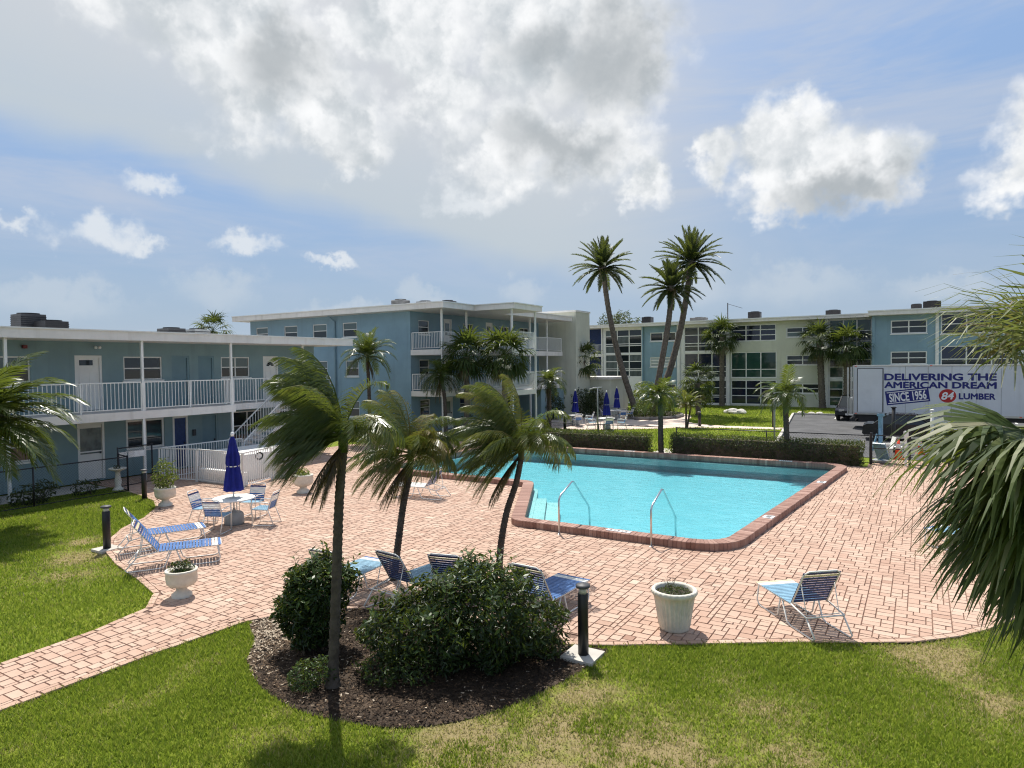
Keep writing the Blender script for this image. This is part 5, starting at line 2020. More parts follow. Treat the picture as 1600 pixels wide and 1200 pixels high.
shrub('dark rounded shrub behind the tall front palm trunk', [(-7.95, 7.0, 0.78, 0.55, 0.55, 0.5), (-7.85, 7.12, 0.98, 0.5, 0.5, 0.36), (-7.9, 6.95, 0.5, 0.45, 0.45, 0.42)], 5200, (0.032, 0.075), seed=11, var=(0.36, 0.19), sprigs=26)
shrub('wide dark shrub mass filling the front bed', [(-5.9, 7.55, 0.62, 0.8, 0.75, 0.62), (-5.25, 7.95, 0.72, 0.75, 0.75, 0.66), (-4.95, 8.35, 0.45, 0.6, 0.6, 0.52), (-6.35, 7.3, 0.45, 0.6, 0.6, 0.48), (-5.55, 8.0, 0.85, 0.6, 0.6, 0.58)], 11000, (0.028, 0.07), seed=12, var=(0.36, 0.19), stems=22, sprigs=70)
shrub('small low bush left of the tall palm trunk', [(-7.05, 6.1, 0.14, 0.3, 0.28, 0.2), (-6.9, 6.2, 0.18, 0.22, 0.22, 0.2)], 900, (0.02, 0.04), seed=13, var=(0.55, 0.15), stems=4)
shrub('small lime tuft at the left end of the bed', [(-8.75, 7.55, 0.14, 0.15, 0.15, 0.2)], 260, (0.025, 0.045), LIMEB, seed=14, stems=2)
shrub('low leafy plants under the wide shrub mass', [(-6.35, 6.75, 0.12, 0.5, 0.3, 0.18), (-6.0, 6.95, 0.15, 0.4, 0.3, 0.2)], 900, (0.02, 0.045), seed=15, var=(0.5, 0.2), stems=4)


def hedge(label, x0, x1, y0, y1, h, n, seed):
    t = thing('hedge', label, 'hedge', ((x0 + x1) / 2, (y0 + y1) / 2, -0.04), 0, 'clipped hedges behind the pool')
    hx, hy = (x1 - x0) / 2, (y1 - y0) / 2

    def ins(q, rs):
        nz = np.array([mnoise.noise(Vector(p) * 1.7) for p in q]) * 0.10
        ex = np.minimum(hx - np.abs(q[:, 0]), hy - np.abs(q[:, 1]))
        ez = h - q[:, 2]
        e = np.minimum(ex, ez) + nz
        return (e > 0) & (e < 0.2)
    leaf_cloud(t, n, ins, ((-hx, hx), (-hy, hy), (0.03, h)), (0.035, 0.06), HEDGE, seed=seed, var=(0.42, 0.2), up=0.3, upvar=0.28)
    mb = MB()
    mb.box(-hx + 0.2, hx - 0.2, -hy + 0.2, hy - 0.2, 0, h - 0.2)
    mb.build('branches', STEM, t)
    return t


hedge('left clipped hedge along the far pool edge', -16.9, -11.0, 30.0, 30.9, 0.98, 9000, 21)
hedge('long right clipped hedge along the far pool edge', -10.05, -1.95, 30.05, 30.95, 1.05, 12500, 22)
shrub('dark evergreen shrub between the umbrellas and the annex', [(-24.3, 45.6, 1.0, 0.9, 0.8, 1.1), (-23.2, 48.5, 1.1, 1.0, 0.9, 1.15), (-22.8, 50.0, 1.2, 0.9, 0.7, 1.1)], 3600, (0.07, 0.12), HEDGE, seed=31, var=(0.3, 0.15))
shrub('bright green shrub beside the low annex', [(-20.4, 55.4, 1.3, 1.5, 1.0, 1.35), (-18.9, 56.2, 1.1, 1.0, 0.9, 1.1)], 2600, (0.08, 0.13), LIMEB, seed=32)
shrub('yellow-green shrub at the foot of the blue bay', [(-20.0, 63.2, 0.9, 1.4, 0.9, 1.0), (-17.8, 63.6, 0.7, 1.1, 0.8, 0.8)], 1800, (0.09, 0.14), LIMEB, seed=33, var=(0.6, 0.2))
shrub('dark foundation shrubs under the balcony corner', [(-23.6, 33.4, 0.5, 1.0, 0.9, 0.7), (-22.6, 34.6, 0.6, 0.9, 0.9, 0.8)], 2200, (0.06, 0.1), HEDGE, seed=34, var=(0.3, 0.15))
shrub('dark low plants in front of the left chain-link fence', [(-24.4, 8.6, 0.25, 0.35, 0.6, 0.35), (-24.3, 10.1, 0.3, 0.4, 0.7, 0.4), (-24.3, 11.6, 0.25, 0.3, 0.5, 0.3)], 900, (0.05, 0.09), HEDGE, seed=35, var=(0.4, 0.2))

# raised round bed with the date palms
bedr = thing('raised_bed', 'oval planting bed with dark kerb around the date palms', 'planting bed', (-18.4, 51.2, -0.03))
rb = MB()
N_ = 28
ring = [(2.3 * math.cos(2 * math.pi * k / N_), 3.3 * math.sin(2 * math.pi * k / N_)) for k in range(N_)]
rb.tube([(p[0], p[1], 0.1) for p in ring], 0.13, 6, close=True)
rb.build('kerb', CURB, bedr)
rs0 = MB()
rs0.sheet([ring], 0.14)
rs0.build('soil', SOIL, bedr)
shrub('grey-green shrubs filling the oval bed', [(-18.9, 49.6, 0.45, 1.0, 0.9, 0.6), (-17.6, 49.9, 0.5, 0.9, 0.9, 0.65), (-18.2, 50.8, 0.5, 1.2, 1.0, 0.6), (-16.9, 51.0, 0.3, 0.6, 0.8, 0.45)], 3200, (0.05, 0.1), SHRUB, seed=36, var=(0.55, 0.2))


def broad_tree():
    t = thing('broadleaf_tree', 'dark broadleaf tree peeping over the roof beside the lift tower', 'tree', (-34, 82, -0.04))
    tr = MB()
    tr.tube([(0, 0, 0), (0.2, 0, 4), (0.1, 0.2, 8)], [0.35, 0.28, 0.12], 8)
    for k in range(5):
        a = k * 1.3
        tr.tube([(0.1, 0, 5 + 0.4 * k), (1.2 * math.cos(a), 1.2 * math.sin(a), 7.5 + 0.4 * k)], [0.12, 0.04], 6, False)
    tr.build('trunk', TREEBARK, t)
    leaf_cloud(t, 3500, blob_test([(0, 0, 9.2, 2.4, 2.2, 1.9), (1.8, 0.5, 8.8, 1.6, 1.5, 1.4), (-1.7, 0.2, 8.6, 1.5, 1.4, 1.4), (3.2, 0.2, 8.3, 1.1, 1.1, 1.0)], 0.3, 0.45, 0.9), ((-4, 5), (-3, 3), (6.5, 11.5)), (0.1, 0.2), HEDGE, 'crown', seed=41, var=(0.5, 0.2))


broad_tree()


def grass():
    rs = np.random.RandomState(9)
    deck_in = offset_poly(DECK, 0.035)
    bed_in = smooth_loop(BED, 3)

    def region(x0, x1, y0, y1, dens, hscale, name, label, seed):
        n = int((x1 - x0) * (y1 - y0) * dens)
        x = rs.uniform(x0, x1, n)
        y = rs.uniform(y0, y1, n)
        sx, sy, d = px_of(x, y, np.full(n, -0.04))
        k = ~in_poly(x, y, deck_in) & (np.abs(sx) < 0.95) & (sy > -0.85) & (d > 3)
        k &= ~in_poly(x, y, bed_in) & ~in_poly(x, y, TERR) & ~in_poly(x, y, LOT)
        k &= ~((x < -25.1) & (y < 13))
        x, y, d = x[k], y[k], d[k]
        # worn patches
        patch = np.zeros(len(x))
        for (px, py, r, s_) in PATCHES:
            patch = np.maximum(patch, s_ * np.exp(-((x - px) ** 2 + (y - py) ** 2) / r ** 2))
        nz = np.array([mnoise.noise(Vector((a * 1.1, b * 1.1, 0.3))) + 0.6 * mnoise.noise(Vector((a * 4.2, b * 4.2, 1.3))) for a, b in zip(x, y)])
        fine_ = np.array([mnoise.noise(Vector((a * 11, b * 11, 2.3))) for a, b in zip(x, y)])
        dry = np.clip(patch * (1.03 + 1.2 * nz + 0.9 * fine_) + 0.3 * (nz > 0.5), 0, 1)
        k = rs.uniform(0, 1, len(x)) > dry * 0.6
        x, y, d, nz, dry, fine_ = x[k], y[k], d[k], nz[k], dry[k], fine_[k]
        n = len(x)
        a = rs.uniform(0, 2 * math.pi, n)
        h = rs.uniform(0.6, 1.25, n) * hscale * (1 - 0.45 * dry) * (1 + 0.35 * fine_)
        lean = rs.uniform(0.15, 0.9, n) * h
        la = rs.uniform(0, 2 * math.pi, n)
        w = np.clip(0.0034 + 0.00062 * d, 0.005, 0.03) * rs.uniform(0.7, 1.3, n)
        V_ = np.zeros((n, 3, 3))
        V_[:, 0] = np.stack([x - np.cos(a) * w, y - np.sin(a) * w, np.full(n, -0.046)], 1)
        V_[:, 1] = np.stack([x + np.cos(a) * w, y + np.sin(a) * w, np.full(n, -0.046)], 1)
        V_[:, 2] = np.stack([x + np.cos(la) * lean, y + np.sin(la) * lean, -0.046 + h], 1)
        v_ = np.clip(rs.normal(0.54, 0.13, n) + 0.12 * nz + 0.16 * fine_, 0, 0.78)
        straw = rs.uniform(0, 1, n) < dry * 0.95 + 0.02
        v_ = np.where(straw, rs.uniform(0.84, 1.0, n), v_)
        tag(fast_mesh(name, V_.reshape(-1, 3), np.arange(n * 3), 3, np.repeat(v_, 3), GRASSM), label, 'grass', kind='stuff')
    region(-10.2, 3.5, 1.5, 13.5, 3600, 0.062, 'grass', 'patchy lawn grass in front of the deck, nearest the viewer', 1)
    region(-25.0, -11.3, 2.5, 13.0, 1300, 0.07, 'grass', 'bright lawn grass left of the paver path', 2)
    region(-24.0, -3.5, 30.9, 66.0, 90, 0.10, 'grass', 'sunny lawn grass between the hedges and the far block', 3)


grass()

# ------------------------------------------------------------------ furniture
STRAP_ME = {}


def strap(parent, m_, p, q, w, tdir, th=0.004):
    """vinyl strap from p to q; w along tdir"""
    mb = MB()
    p, q = Vector(p), Vector(q)
    t = Vector(tdir).normalized()
    nn = (q - p).normalized().cross(t)
    mid = (p + q) / 2 - nn * 0.0
    mb.obox(mid, (q - p).normalized(), t, nn, (q - p).length / 2, w / 2, th)
    return mb.build('strap', m_, parent)


def make_lounger(label, loc, rz, back=0.98, blue=STRAPB, foot=STRAPB, group='strap loungers on the deck', seat=1.24, bl=0.78):
    """sled-base strap chaise: foot end at +x, head end at -x"""
    t = thing('sun_lounger', label, 'sun lounger', loc, rz, group)
    hw, z = 0.33, 0.38
    k_ = seat / 1.24
    ang = math.asin(min(0.95, (back - z) / bl))
    bx_, bz = -bl * math.cos(ang), bl * math.sin(ang)
    fr = MB()
    r = 0.0135
    # seat loop
    fr.tube([(-0.02, -hw, z), (seat - .09, -hw, z), (seat - .03, -hw * 0.93, z), (seat, -hw * 0.7, z), (seat, hw * 0.7, z), (seat - .03, hw * 0.93, z), (seat - .09, hw, z), (-0.02, hw, z)], r, 8)
    fr.tube([(-0.42, -hw, 0.30), (-0.02, -hw, z)], r, 8)
    fr.tube([(-0.42, hw, 0.30), (-0.02, hw, z)], r, 8)
    fr.tube([(-0.42, -hw, 0.30), (-0.42, hw, 0.30)], r, 8)
    fr.build('seat_frame', TUBE, t, True)
    bk = MB()
    tx, tz = bx_, z + bz
    k1 = 0.92
    bk.tube([(0, -hw + 0.02, z), (tx * k1, -hw + 0.02, z + bz * k1), (tx, -hw * 0.72, tz), (tx, hw * 0.72, tz), (tx * k1, hw - 0.02, z + bz * k1), (0, hw - 0.02, z)], r, 8)
    bk.build('back_frame', TUBE, t, True)
    pr = MB()
    pr.tube([(tx * 0.62, -hw + 0.04, z + bz * 0.62), (-0.36, -hw + 0.05, 0.31), (-0.36, hw - 0.05, 0.31), (tx * 0.62, hw - 0.04, z + bz * 0.62)], 0.009, 6)
    pr.build('back_prop', TUBE, t, True)
    # sled legs: down from the foot end, along the floor, up to the head end
    for s_ in (-1, 1):
        lg = MB()
        y = s_ * (hw - 0.01)
        lg.tube([(seat - .08, y, z), (seat - .02, y, 0.1), (seat - .06, y, 0.03), (seat - .14, y, 0.014), (0.55 * k_, y, 0.014), (0.46 * k_, y, 0.06), (0.36 * k_, y, z - 0.02)], r, 8)
        lg.build('leg', TUBE, t, True)
        lg = MB()
        lg.tube([(-0.40, y, 0.30), (-0.62, y, 0.05), (-0.58, y, 0.016), (-0.5, y, 0.014), (0.02, y, 0.014), (0.12, y, 0.05), (0.25, y, z - 0.02)], r, 8)
        lg.build('leg', TUBE, t, True)
    n = int(19 * k_)
    for k in range(n):
        x = 0.04 + k * ((seat - 0.07) / (n - 1))
        m_ = blue
        if k in (n - 3, n - 2):
            m_ = STRAPW
        elif k == n - 1:
            m_ = foot
        strap(t, m_, (x, -hw - 0.012, z + 0.012), (x, hw + 0.012, z + 0.012), 0.05, (1, 0, 0))
    n = 12
    d = Vector((tx, 0, bz)).normalized()
    up_ = Vector((-d.z, 0, d.x))
    for k in range(n):
        f = 0.06 + 0.86 * k / (n - 1)
        c = Vector((tx * f, 0, z + bz * f)) + Vector((d.z, 0, -d.x)) * -0.0 + Vector((0.012 * d.z, 0, 0.012 * -d.x))
        m_ = STRAPY if k in (n - 2,) else (blue if blue is STRAPB and k < n - 4 else STRAPN)  # navy puts the shaded side of the backs into the strap colour
        strap(t, m_, c + Vector((0, -hw + 0.005, 0)), c + Vector((0, hw - 0.005, 0)), 0.042, d)
    return t


def yaw_to(p, q):
    return math.atan2(q[1] - p[1], q[0] - p[0])


# foot end points along rz
make_lounger('blue strap lounger nearest the lawn path urn on the left', (-14.14, 8.21, 0), math.radians(56.7), 1.0)
make_lounger('blue strap lounger behind its twin near the left bollard', (-15.74, 8.88, 0), math.radians(64.7), 1.0)
make_lounger('light blue lounger alone at the front edge of the deck, back raised', (-1.53, 11.62, 0), math.radians(131), 1.0, STRAPL, STRAPY, seat=1.06, bl=0.72)
make_lounger('lounger half hidden behind the left front shrub', (-9.25, 8.75, 0), math.radians(95), 0.98, STRAPL, bl=0.74)
make_lounger('lounger between the left shrub and the middle palm trunk', (-8.0, 9.12, 0), math.radians(84), 1.0, STRAPL, bl=0.72)
make_lounger('lounger peeping over the top of the wide shrub mass', (-7.15, 9.5, 0), math.radians(104), 1.0, STRAPL, bl=0.72)
make_lounger('lounger at the right end of the wide shrub mass', (-5.5, 9.66, 0), math.radians(86), 1.0, STRAPB, bl=0.72)
make_lounger('lounger seen through the hanging fan palm leaves', (1.3, 17.7, 0), math.radians(150), 0.9, STRAPL)
make_lounger('white and blue lounger near the far left pool corner', (-23.3, 28.6, 0), math.radians(-20), 0.75, STRAPL, STRAPW)
make_lounger('lounger behind the middle palm beside the pool arm', (-13.6, 16.9, 0), math.radians(190), 1.0, STRAPW, STRAPW)


def make_chair(label, loc, rz, group, m_=STRAPB):
    """strap dining chair facing +x"""
    t = thing('patio_chair', label, 'chair', loc, rz, group)
    hw, z = 0.25, 0.43
    r = 0.0125
    for s_ in (-1, 1):
        y = s_ * hw
        fr = MB()
        fr.tube([(0.24, y, 0.01), (0.24, y, 0.58), (0.2, y, 0.64), (0.1, y, 0.655), (-0.2, y, 0.63), (-0.25, y, 0.60)], r, 8)
        fr.build('arm', TUBE, t, True)
        lg = MB()
        lg.tube([(-0.36, y, 0.01), (-0.2, y, z), (-0.16, y, z)], r, 8)
        lg.build('leg', TUBE, t, True)
    st = MB()
    st.tube([(-0.2, -hw, z), (0.22, -hw, z + 0.02), (0.24, hw * -0.8, z + 0.02), (0.24, hw * 0.8, z + 0.02), (0.22, hw, z + 0.02), (-0.2, hw, z)], r, 8)
    st.tube([(0.24, -hw, 0.02), (-0.36, -hw, 0.02)], 0.011, 6)
    st.tube([(0.24, hw, 0.02), (-0.36, hw, 0.02)], 0.011, 6)
    st.build('seat_frame', TUBE, t, True)
    bk = MB()
    bk.tube([(-0.2, -hw + 0.02, z), (-0.34, -hw + 0.02, 0.86), (-0.36, -hw * 0.75, 0.91), (-0.36, hw * 0.75, 0.91), (-0.34, hw - 0.02, 0.86), (-0.2, hw - 0.02, z)], r, 8)
    bk.build('back_frame', TUBE, t, True)
    for k in range(7):
        x = -0.15 + k * 0.06
        strap(t, STRAPL if m_ is STRAPB else m_, (x, -hw - 0.01, z + 0.016 + 0.02 * k / 6), (x, hw + 0.01, z + 0.016 + 0.02 * k / 6), 0.05, (1, 0, 0))
    d = Vector((-0.14, 0, 0.43)).normalized()
    for k in range(8):
        f = 0.08 + 0.12 * k
        c = Vector((-0.2, 0, z)) + Vector((-0.14, 0, 0.43)) * f + Vector((0.012, 0, 0.004))
        mm = m_ if k < 4 else (STRAPW if k < 7 else STRAPN)
        strap(t, mm, c + Vector((0, -hw + 0.005, 0)), c + Vector((0, hw - 0.005, 0)), 0.046, d)
    return t


def make_table(label, loc, rz=0.0, group='round patio tables'):
    t = thing('patio_table', label, 'table', loc, rz, group)
    tp = MB()
    n = 8
    tp.lathe([(0.0, 0.69), (0.52, 0.69), (0.55, 0.70), (0.55, 0.725), (0.53, 0.735), (0.0, 0.735)], n * 3, mod=None, cap=False)
    tp.build('table_top', WHITE, t)
    for k in range(4):
        a = math.pi / 4 + k * math.pi / 2
        lg = MB()
        lg.tube([(0.46 * math.cos(a), 0.46 * math.sin(a), 0.69), (0.44 * math.cos(a), 0.44 * math.sin(a), 0.4), (0.5 * math.cos(a), 0.5 * math.sin(a), 0.01)], 0.016, 8)
        lg.build('leg', TUBE, t, True)
    return t


def make_umbrella(label, loc, group='closed blue umbrellas'):
    t = thing('patio_umbrella', label, 'umbrella', loc, 0, group)
    pl = MB()
    pl.tube([(0, 0, 0.02), (0, 0, 2.45)], 0.021, 8)
    pl.build('pole', TUBE, t, True)
    bs = MB()
    bs.lathe([(0.24, 0.0), (0.26, 0.03), (0.25, 0.28), (0.2, 0.34), (0.05, 0.36), (0.03, 0.44)], 18)
    bs.build('base', GREY, t, True)
    cv = MB()
    ph = rnd.uniform(0, 6)

    def mod(a, k):
        return 1 + (0.12 + 0.03 * k) * math.cos(8 * a + ph) * (0.35 if k > 7 else 1) + 0.05 * math.cos(3 * a + ph)
    prof = [(0.235, 0.93), (0.228, 0.98), (0.21, 1.12), (0.185, 1.3), (0.155, 1.48), (0.135, 1.6), (0.15, 1.68), (0.14, 1.85), (0.11, 2.1), (0.075, 2.3), (0.03, 2.42)]
    cv.lathe(prof, 48, mod=mod, cap=False)
    c = cv.build('canopy', CANVAS, t, True)
    tb = MB()
    tb.lathe([(0.15, 1.585), (0.152, 1.6), (0.15, 1.615)], 24, cap=False)
    tb.build('tie_strap', STRAPW, c)
    fn = MB()
    fn.lathe([(0.0, 2.40), (0.035, 2.415), (0.05, 2.46), (0.035, 2.52), (0.0, 2.54)], 12, cap=False)
    fn.build('finial', WHITEP, t, True)
    return t


# dining set on the deck
TX, TY = -16.05, 11.45
make_table('white round table with the umbrella on the near deck', (TX, TY, 0))
make_umbrella('closed blue umbrella standing at the near deck table', (TX, TY, 0))
G1 = 'chairs round the near deck table'
for k, (a, lab) in enumerate(((205, 'left'), (297, 'front'), (28, 'right'), (110, 'back'))):
    ar = math.radians(a)
    x, y = TX + 0.86 * math.cos(ar), TY + 0.86 * math.sin(ar)
    make_chair({'left': 'blue strap chair left of the near deck table', 'front': 'blue strap chair with its back to the viewer at the near deck table', 'right': 'blue strap chair right of the near deck table', 'back': 'blue strap chair behind the near deck table under the umbrella'}[lab], (x, y, 0), ar + math.pi, G1)
# terrace sets
for k, (x, y, rot, nm) in enumerate(((-20.6, 41.9, 0.3, 'left terrace table'), (-17.5, 40.2, 0.1, 'front terrace table beside the shower pole'), (-19.7, 47.2, 0.7, 'rear terrace table next to the oval bed'))):
    make_table('white round table, ' + nm, (x, y, -0.02), rot)
    make_umbrella('closed blue umbrella at the ' + nm, (x, y, -0.02))
    for j, (a, w_) in enumerate(((200, 'left'), (300, 'front'), (25, 'right'))):
        ar = math.radians(a) + rot * 0.4
        make_chair('%s chair at the %s' % (w_, nm), (x + 0.95 * math.cos(ar), y + 0.95 * math.sin(ar), -0.02), ar + math.pi, 'chairs on the far terrace')


# ------------------------------------------------------------------ planters
def tuft(parent, z, r, h, n, m_, seed, size=(0.03, 0.06), var=(0.5, 0.2)):
    leaf_cloud(parent, n, blob_test([(0, 0, z + h * 0.5, r, r, h * 0.6)], 0.2, 0.4, 5), ((-r - .1, r + .1), (-r - .1, r + .1), (z, z + h * 1.2)), size, m_, 'plant', seed=seed, var=var)
    sm_ = MB()
    for k in range(6):
        a = k * 1.05
        sm_.tube([(0.03 * math.cos(a), 0.03 * math.sin(a), z - 0.06), (r * 0.5 * math.cos(a), r * 0.5 * math.sin(a), z + h * 0.7)], [0.01, 0.004], 4, False)
    sm_.build('plant_stems', STEM, parent)


def urn(label, loc, s_=1.0, plant=None, group='white garden urns'):
    t = thing('planter_urn', label, 'planter', loc, 0, group)
    mb = MB()
    prof = [(0.17, 0.0), (0.17, 0.05), (0.13, 0.08), (0.085, 0.12), (0.10, 0.17), (0.2, 0.2), (0.245, 0.25), (0.255, 0.32), (0.25, 0.42), (0.265, 0.44), (0.265, 0.475), (0.235, 0.48), (0.225, 0.42), (0.0, 0.42)]
    mb.lathe([(r * s_, z * s_) for r, z in prof], 16, mod=lambda a, k: 1 + (0.025 * math.cos(8 * a) if 5 <= k <= 8 else 0), cap=False)
    mb.build('bowl', POT, t, True)
    so = MB()
    so.lathe([(0.0, 0.435), (0.22, 0.43)], 14, cap=False)
    so.v = [(x * s_, y * s_, z * s_) for x, y, z in so.v]
    so.build('soil', SOIL, t)
    if plant:
        tuft(t, 0.42 * s_, *plant)
    return t


urn('white urn with dark leafy plant at the corner of the lawn path', (-11.85, 7.3, 0), 1.08, (0.22, 0.2, 260, SHRUB, 51, (0.025, 0.05), (0.35, 0.2)))
urn('white urn with tall yellow-green shrub beside the far bollard', (-20.15, 11.95, 0), 1.2, (0.36, 0.85, 520, LIMEB, 52, (0.04, 0.07), (0.5, 0.25)))
urn('white urn with pale green plant behind the tall palm fronds', (-17.95, 15.5, 0), 1.3, (0.26, 0.25, 240, LIMEB, 53, (0.03, 0.06), (0.7, 0.2)))
urn('small pale pot beside the white fence corner', (-21.3, 17.3, 0), 1.2, (0.2, 0.2, 140, SHRUB, 54, (0.03, 0.06)))


def tall_pedestal():
    t = thing('pedestal_planter', 'white pedestal bowl planter at the chain-link gate', 'planter', (-24.3, 12.7, -0.03))
    mb = MB()
    mb.lathe([(0.19, 0), (0.19, 0.05), (0.14, 0.09), (0.09, 0.16), (0.12, 0.35), (0.085, 0.5), (0.075, 0.66), (0.12, 0.70), (0.27, 0.76), (0.29, 0.80), (0.27, 0.81), (0.18, 0.78), (0.0, 0.77)], 18, cap=False)
    mb.build('pedestal', POT, t, True)
    tuft(t, 0.78, 0.14, 0.12, 90, SHRUB, 55, (0.02, 0.04), (0.2, 0.1))


tall_pedestal()


def big_pot():
    t = thing('planter_pot', 'large white fluted pot on the deck in front of the pool', 'planter', (-3.38, 10.42, 0))
    mb = MB()
    prof = [(0.215, 0.0), (0.235, 0.012), (0.235, 0.05), (0.245, 0.07), (0.27, 0.25), (0.30, 0.45), (0.315, 0.55), (0.345, 0.565), (0.365, 0.60), (0.36, 0.635), (0.345, 0.65), (0.32, 0.652), (0.30, 0.63), (0.29, 0.56)]

    def flute(a, k):
        return 1 + (0.04 * math.cos(26 * a) if 3 <= k <= 6 else (0.018 * math.cos(26 * a + 1) if 7 <= k <= 9 else 0))
    mb.lathe(prof, 104, mod=flute, cap=False)
    mb.build('pot', POT, t, True)
    so = MB()
    so.lathe([(0.0, 0.60), (0.15, 0.595), (0.297, 0.585)], 20, cap=False)
    so.build('soil', SOIL, t)
    leaf_cloud(t, 420, blob_test([(0, 0, 0.61, 0.27, 0.27, 0.06)], 0.0, 0.3, 9), ((-0.28, 0.28), (-0.28, 0.28), (0.58, 0.69)), (0.012, 0.028), SHRUB, 'weeds', seed=56, var=(0.55, 0.25))
    tw = MB()
    tw.cur = 0.97
    for k in range(16):
        a = rnd.uniform(0, 6.28)
        x, y = -0.1 + rnd.uniform(-0.03, 0.03), 0.06 + rnd.uniform(-0.03, 0.03)
        tw.tube([(x, y, 0.6), (x + 0.07 * math.cos(a), y + 0.07 * math.sin(a), 0.7 + rnd.uniform(0, 0.08)), (x + 0.1 * math.cos(a + .4), y + 0.1 * math.sin(a + .4), 0.74 + rnd.uniform(0, 0.1))], [0.003, 0.002, 0.001], 4, False)
    tw.build('dry_twigs', FAN, t)


big_pot()


# ------------------------------------------------------------------ bollards, poles, fences, signs
def bollard(label, x, y, h=1.05, r=0.075, pad=False, z=-0.03):
    t = thing('bollard_light', label, 'bollard light', (x, y, z), 0, 'black bollard lights')
    mb = MB()
    mb.lathe([(r, 0.0), (r, h * 0.86), (r * 0.95, h * 0.865)], 18)
    mb.build('post', BLACK, t, True)
    lp = MB()
    lp.lathe([(r * 0.78, h * 0.866), (r * 0.72, h * 0.945)], 16)
    lp.build('lamp', LAMPG, t, True)
    cp = MB()
    cp.lathe([(0.0, h * 0.946), (r * 1.3, h * 0.947), (r * 1.38, h * 0.957), (r * 1.36, h * 0.975), (r * 1.1, h * 0.99), (0.0, h)], 18, cap=False)
    cp.build('cap', DARKG, t, True)
    if pad:
        pd_ = MB()
        pd_.box(-0.26, 0.24, -0.24, 0.24, -0.01, 0.05)
        pd_.build('concrete_pad', CONC, t)
    return t


bollard('black bollard light at the right end of the mulch bed', -4.22, 8.78, 1.1, 0.078, True)
bollard('black bollard light on the lawn beside the two left loungers', -16.55, 8.35, 1.08, 0.085, True)
bollard('black bollard light near the chain-link gate on the left', -21.9, 12.28, 1.0, 0.08)
bollard('black bollard light beside the garden path and pygmy palm', -12.76, 44.9, 1.0, 0.1)
bollard('black bollard light at the near edge of the terrace', -20.0, 39.1, 1.0, 0.1)
bollard('black bollard light on the lawn before the far cream wall', -8.95, 63.3, 1.3, 0.12)


def pole(name, label, cat, x, y, h, r, m_, arm=False):
    t = thing(name, label, cat, (x, y, -0.04))
    mb = MB()
    if arm:
        ax = right_h
        mb.tube([(0, 0, 0), (0, 0, h)], r, 8)
        mb.build('pole', m_, t, True)
        am_ = MB()
        P = [Vector((0, 0, h)) + ax * 0.25 + Vector((0, 0, 0.0))]
        am_.tube([tuple(ax * 0.3 + Vector((0, 0, h + 0.02))), tuple(ax * -0.2 + Vector((0, 0, h + 0.0))), tuple(ax * -0.5 + Vector((0, 0, h - 0.08))), tuple(ax * -0.58 + Vector((0, 0, h - 0.25)))], r * 0.9, 8)
        am_.build('shower_arm', m_, t, True)
        hd = MB()
        c = ax * -0.58
        hd.lathe([(0.03, 0.06), (0.09, 0.0), (0.0, 0.0)], 12, (c.x, c.y, h - 0.33), cap=False)
        hd.build('shower_head', m_, t, True)
    else:
        mb.tube([(0, 0, 0), (0, 0, h)], r, 8)
        mb.build('pole', m_, t, True)
        cp = MB()
        cp.lathe([(r * 1.5, h), (r * 1.5, h + 0.04), (0, h + 0.07)], 8, cap=False)
        cp.build('cap', m_, t)
    return t


pole('shower_pole', 'pale curved outdoor shower pole in front of the umbrellas', 'shower', -17.75, 39.35, 2.75, 0.05, GREY, True)
pole('post', 'black post at the end of the garden path', 'post', -8.24, 46.0, 1.9, 0.08, BLACK)
pole('post', 'grey post beside the parking kerb', 'post', -6.75, 38.0, 3.0, 0.05, GREY)
pole('post', 'black post between the pool gate and the truck', 'post', -1.09, 35.74, 2.1, 0.08, BLACK)
pole('post', 'white timber post near the truck toolbox', 'post', 0.46, 38.2, 1.85, 0.065, WHITE)


def chain_panel(mb, p, q, z0, z1, step=0.075):
    """diagonal wire mesh"""
    p, q = Vector(p), Vector(q)
    t = q - p
    L = t.length
    h = z1 - z0
    n = int((L + h) / step)
    for sg in (0, 1):
        for k in range(n):
            a = k * step - h
            u0, u1 = a, a + h
            za, zb = z0, z1
            if u0 < 0:
                za = z0 - u0
                u0 = 0
            if u1 > L:
                zb = z1 - (u1 - L)
                u1 = L
            if u1 <= u0:
                continue
            f0, f1 = u0 / L, u1 / L
            if sg:
                f0, f1 = 1 - f0, 1 - f1
            A, B2 = p + t * f0, p + t * f1
            w = 0.0022
            i = mb.verts([(A.x, A.y, za - w), (A.x, A.y, za + w), (B2.x, B2.y, zb + w), (B2.x, B2.y, zb - w)])
            mb.face((i, i + 1, i + 2, i + 3))


def chain_fence(label, pts, h=1.2, post_every=2.4, mesh=True, z=-0.04, mat_=BLACK, bottom=True, step=0.09):
    t = thing('chain_link_fence', label, 'fence', (0, 0, 0))
    for a, b in zip(pts[:-1], pts[1:]):
        A, B2 = Vector((*a, 0)), Vector((*b, 0))
        L = (B2 - A).length
        n = max(1, round(L / post_every))
        for k in range(n + 1):
            c = A.lerp(B2, k / n)
            mb = MB()
            mb.tube([(c.x, c.y, z), (c.x, c.y, z + h + 0.04)], 0.028, 8)
            mb.build('post', mat_, t, True)
        r_ = MB()
        r_.tube([(A.x, A.y, z + h), (B2.x, B2.y, z + h)], 0.022, 6)
        if bottom:
            r_.tube([(A.x, A.y, z + 0.06), (B2.x, B2.y, z + 0.06)], 0.016, 6)
        r_.build('rail', mat_, t, True)
        if mesh:
            w = MB()
            chain_panel(w, A, B2, z + 0.06, z + h, step)
            tag(w.build('wire_mesh', mat_, t), kind='stuff')
    return t


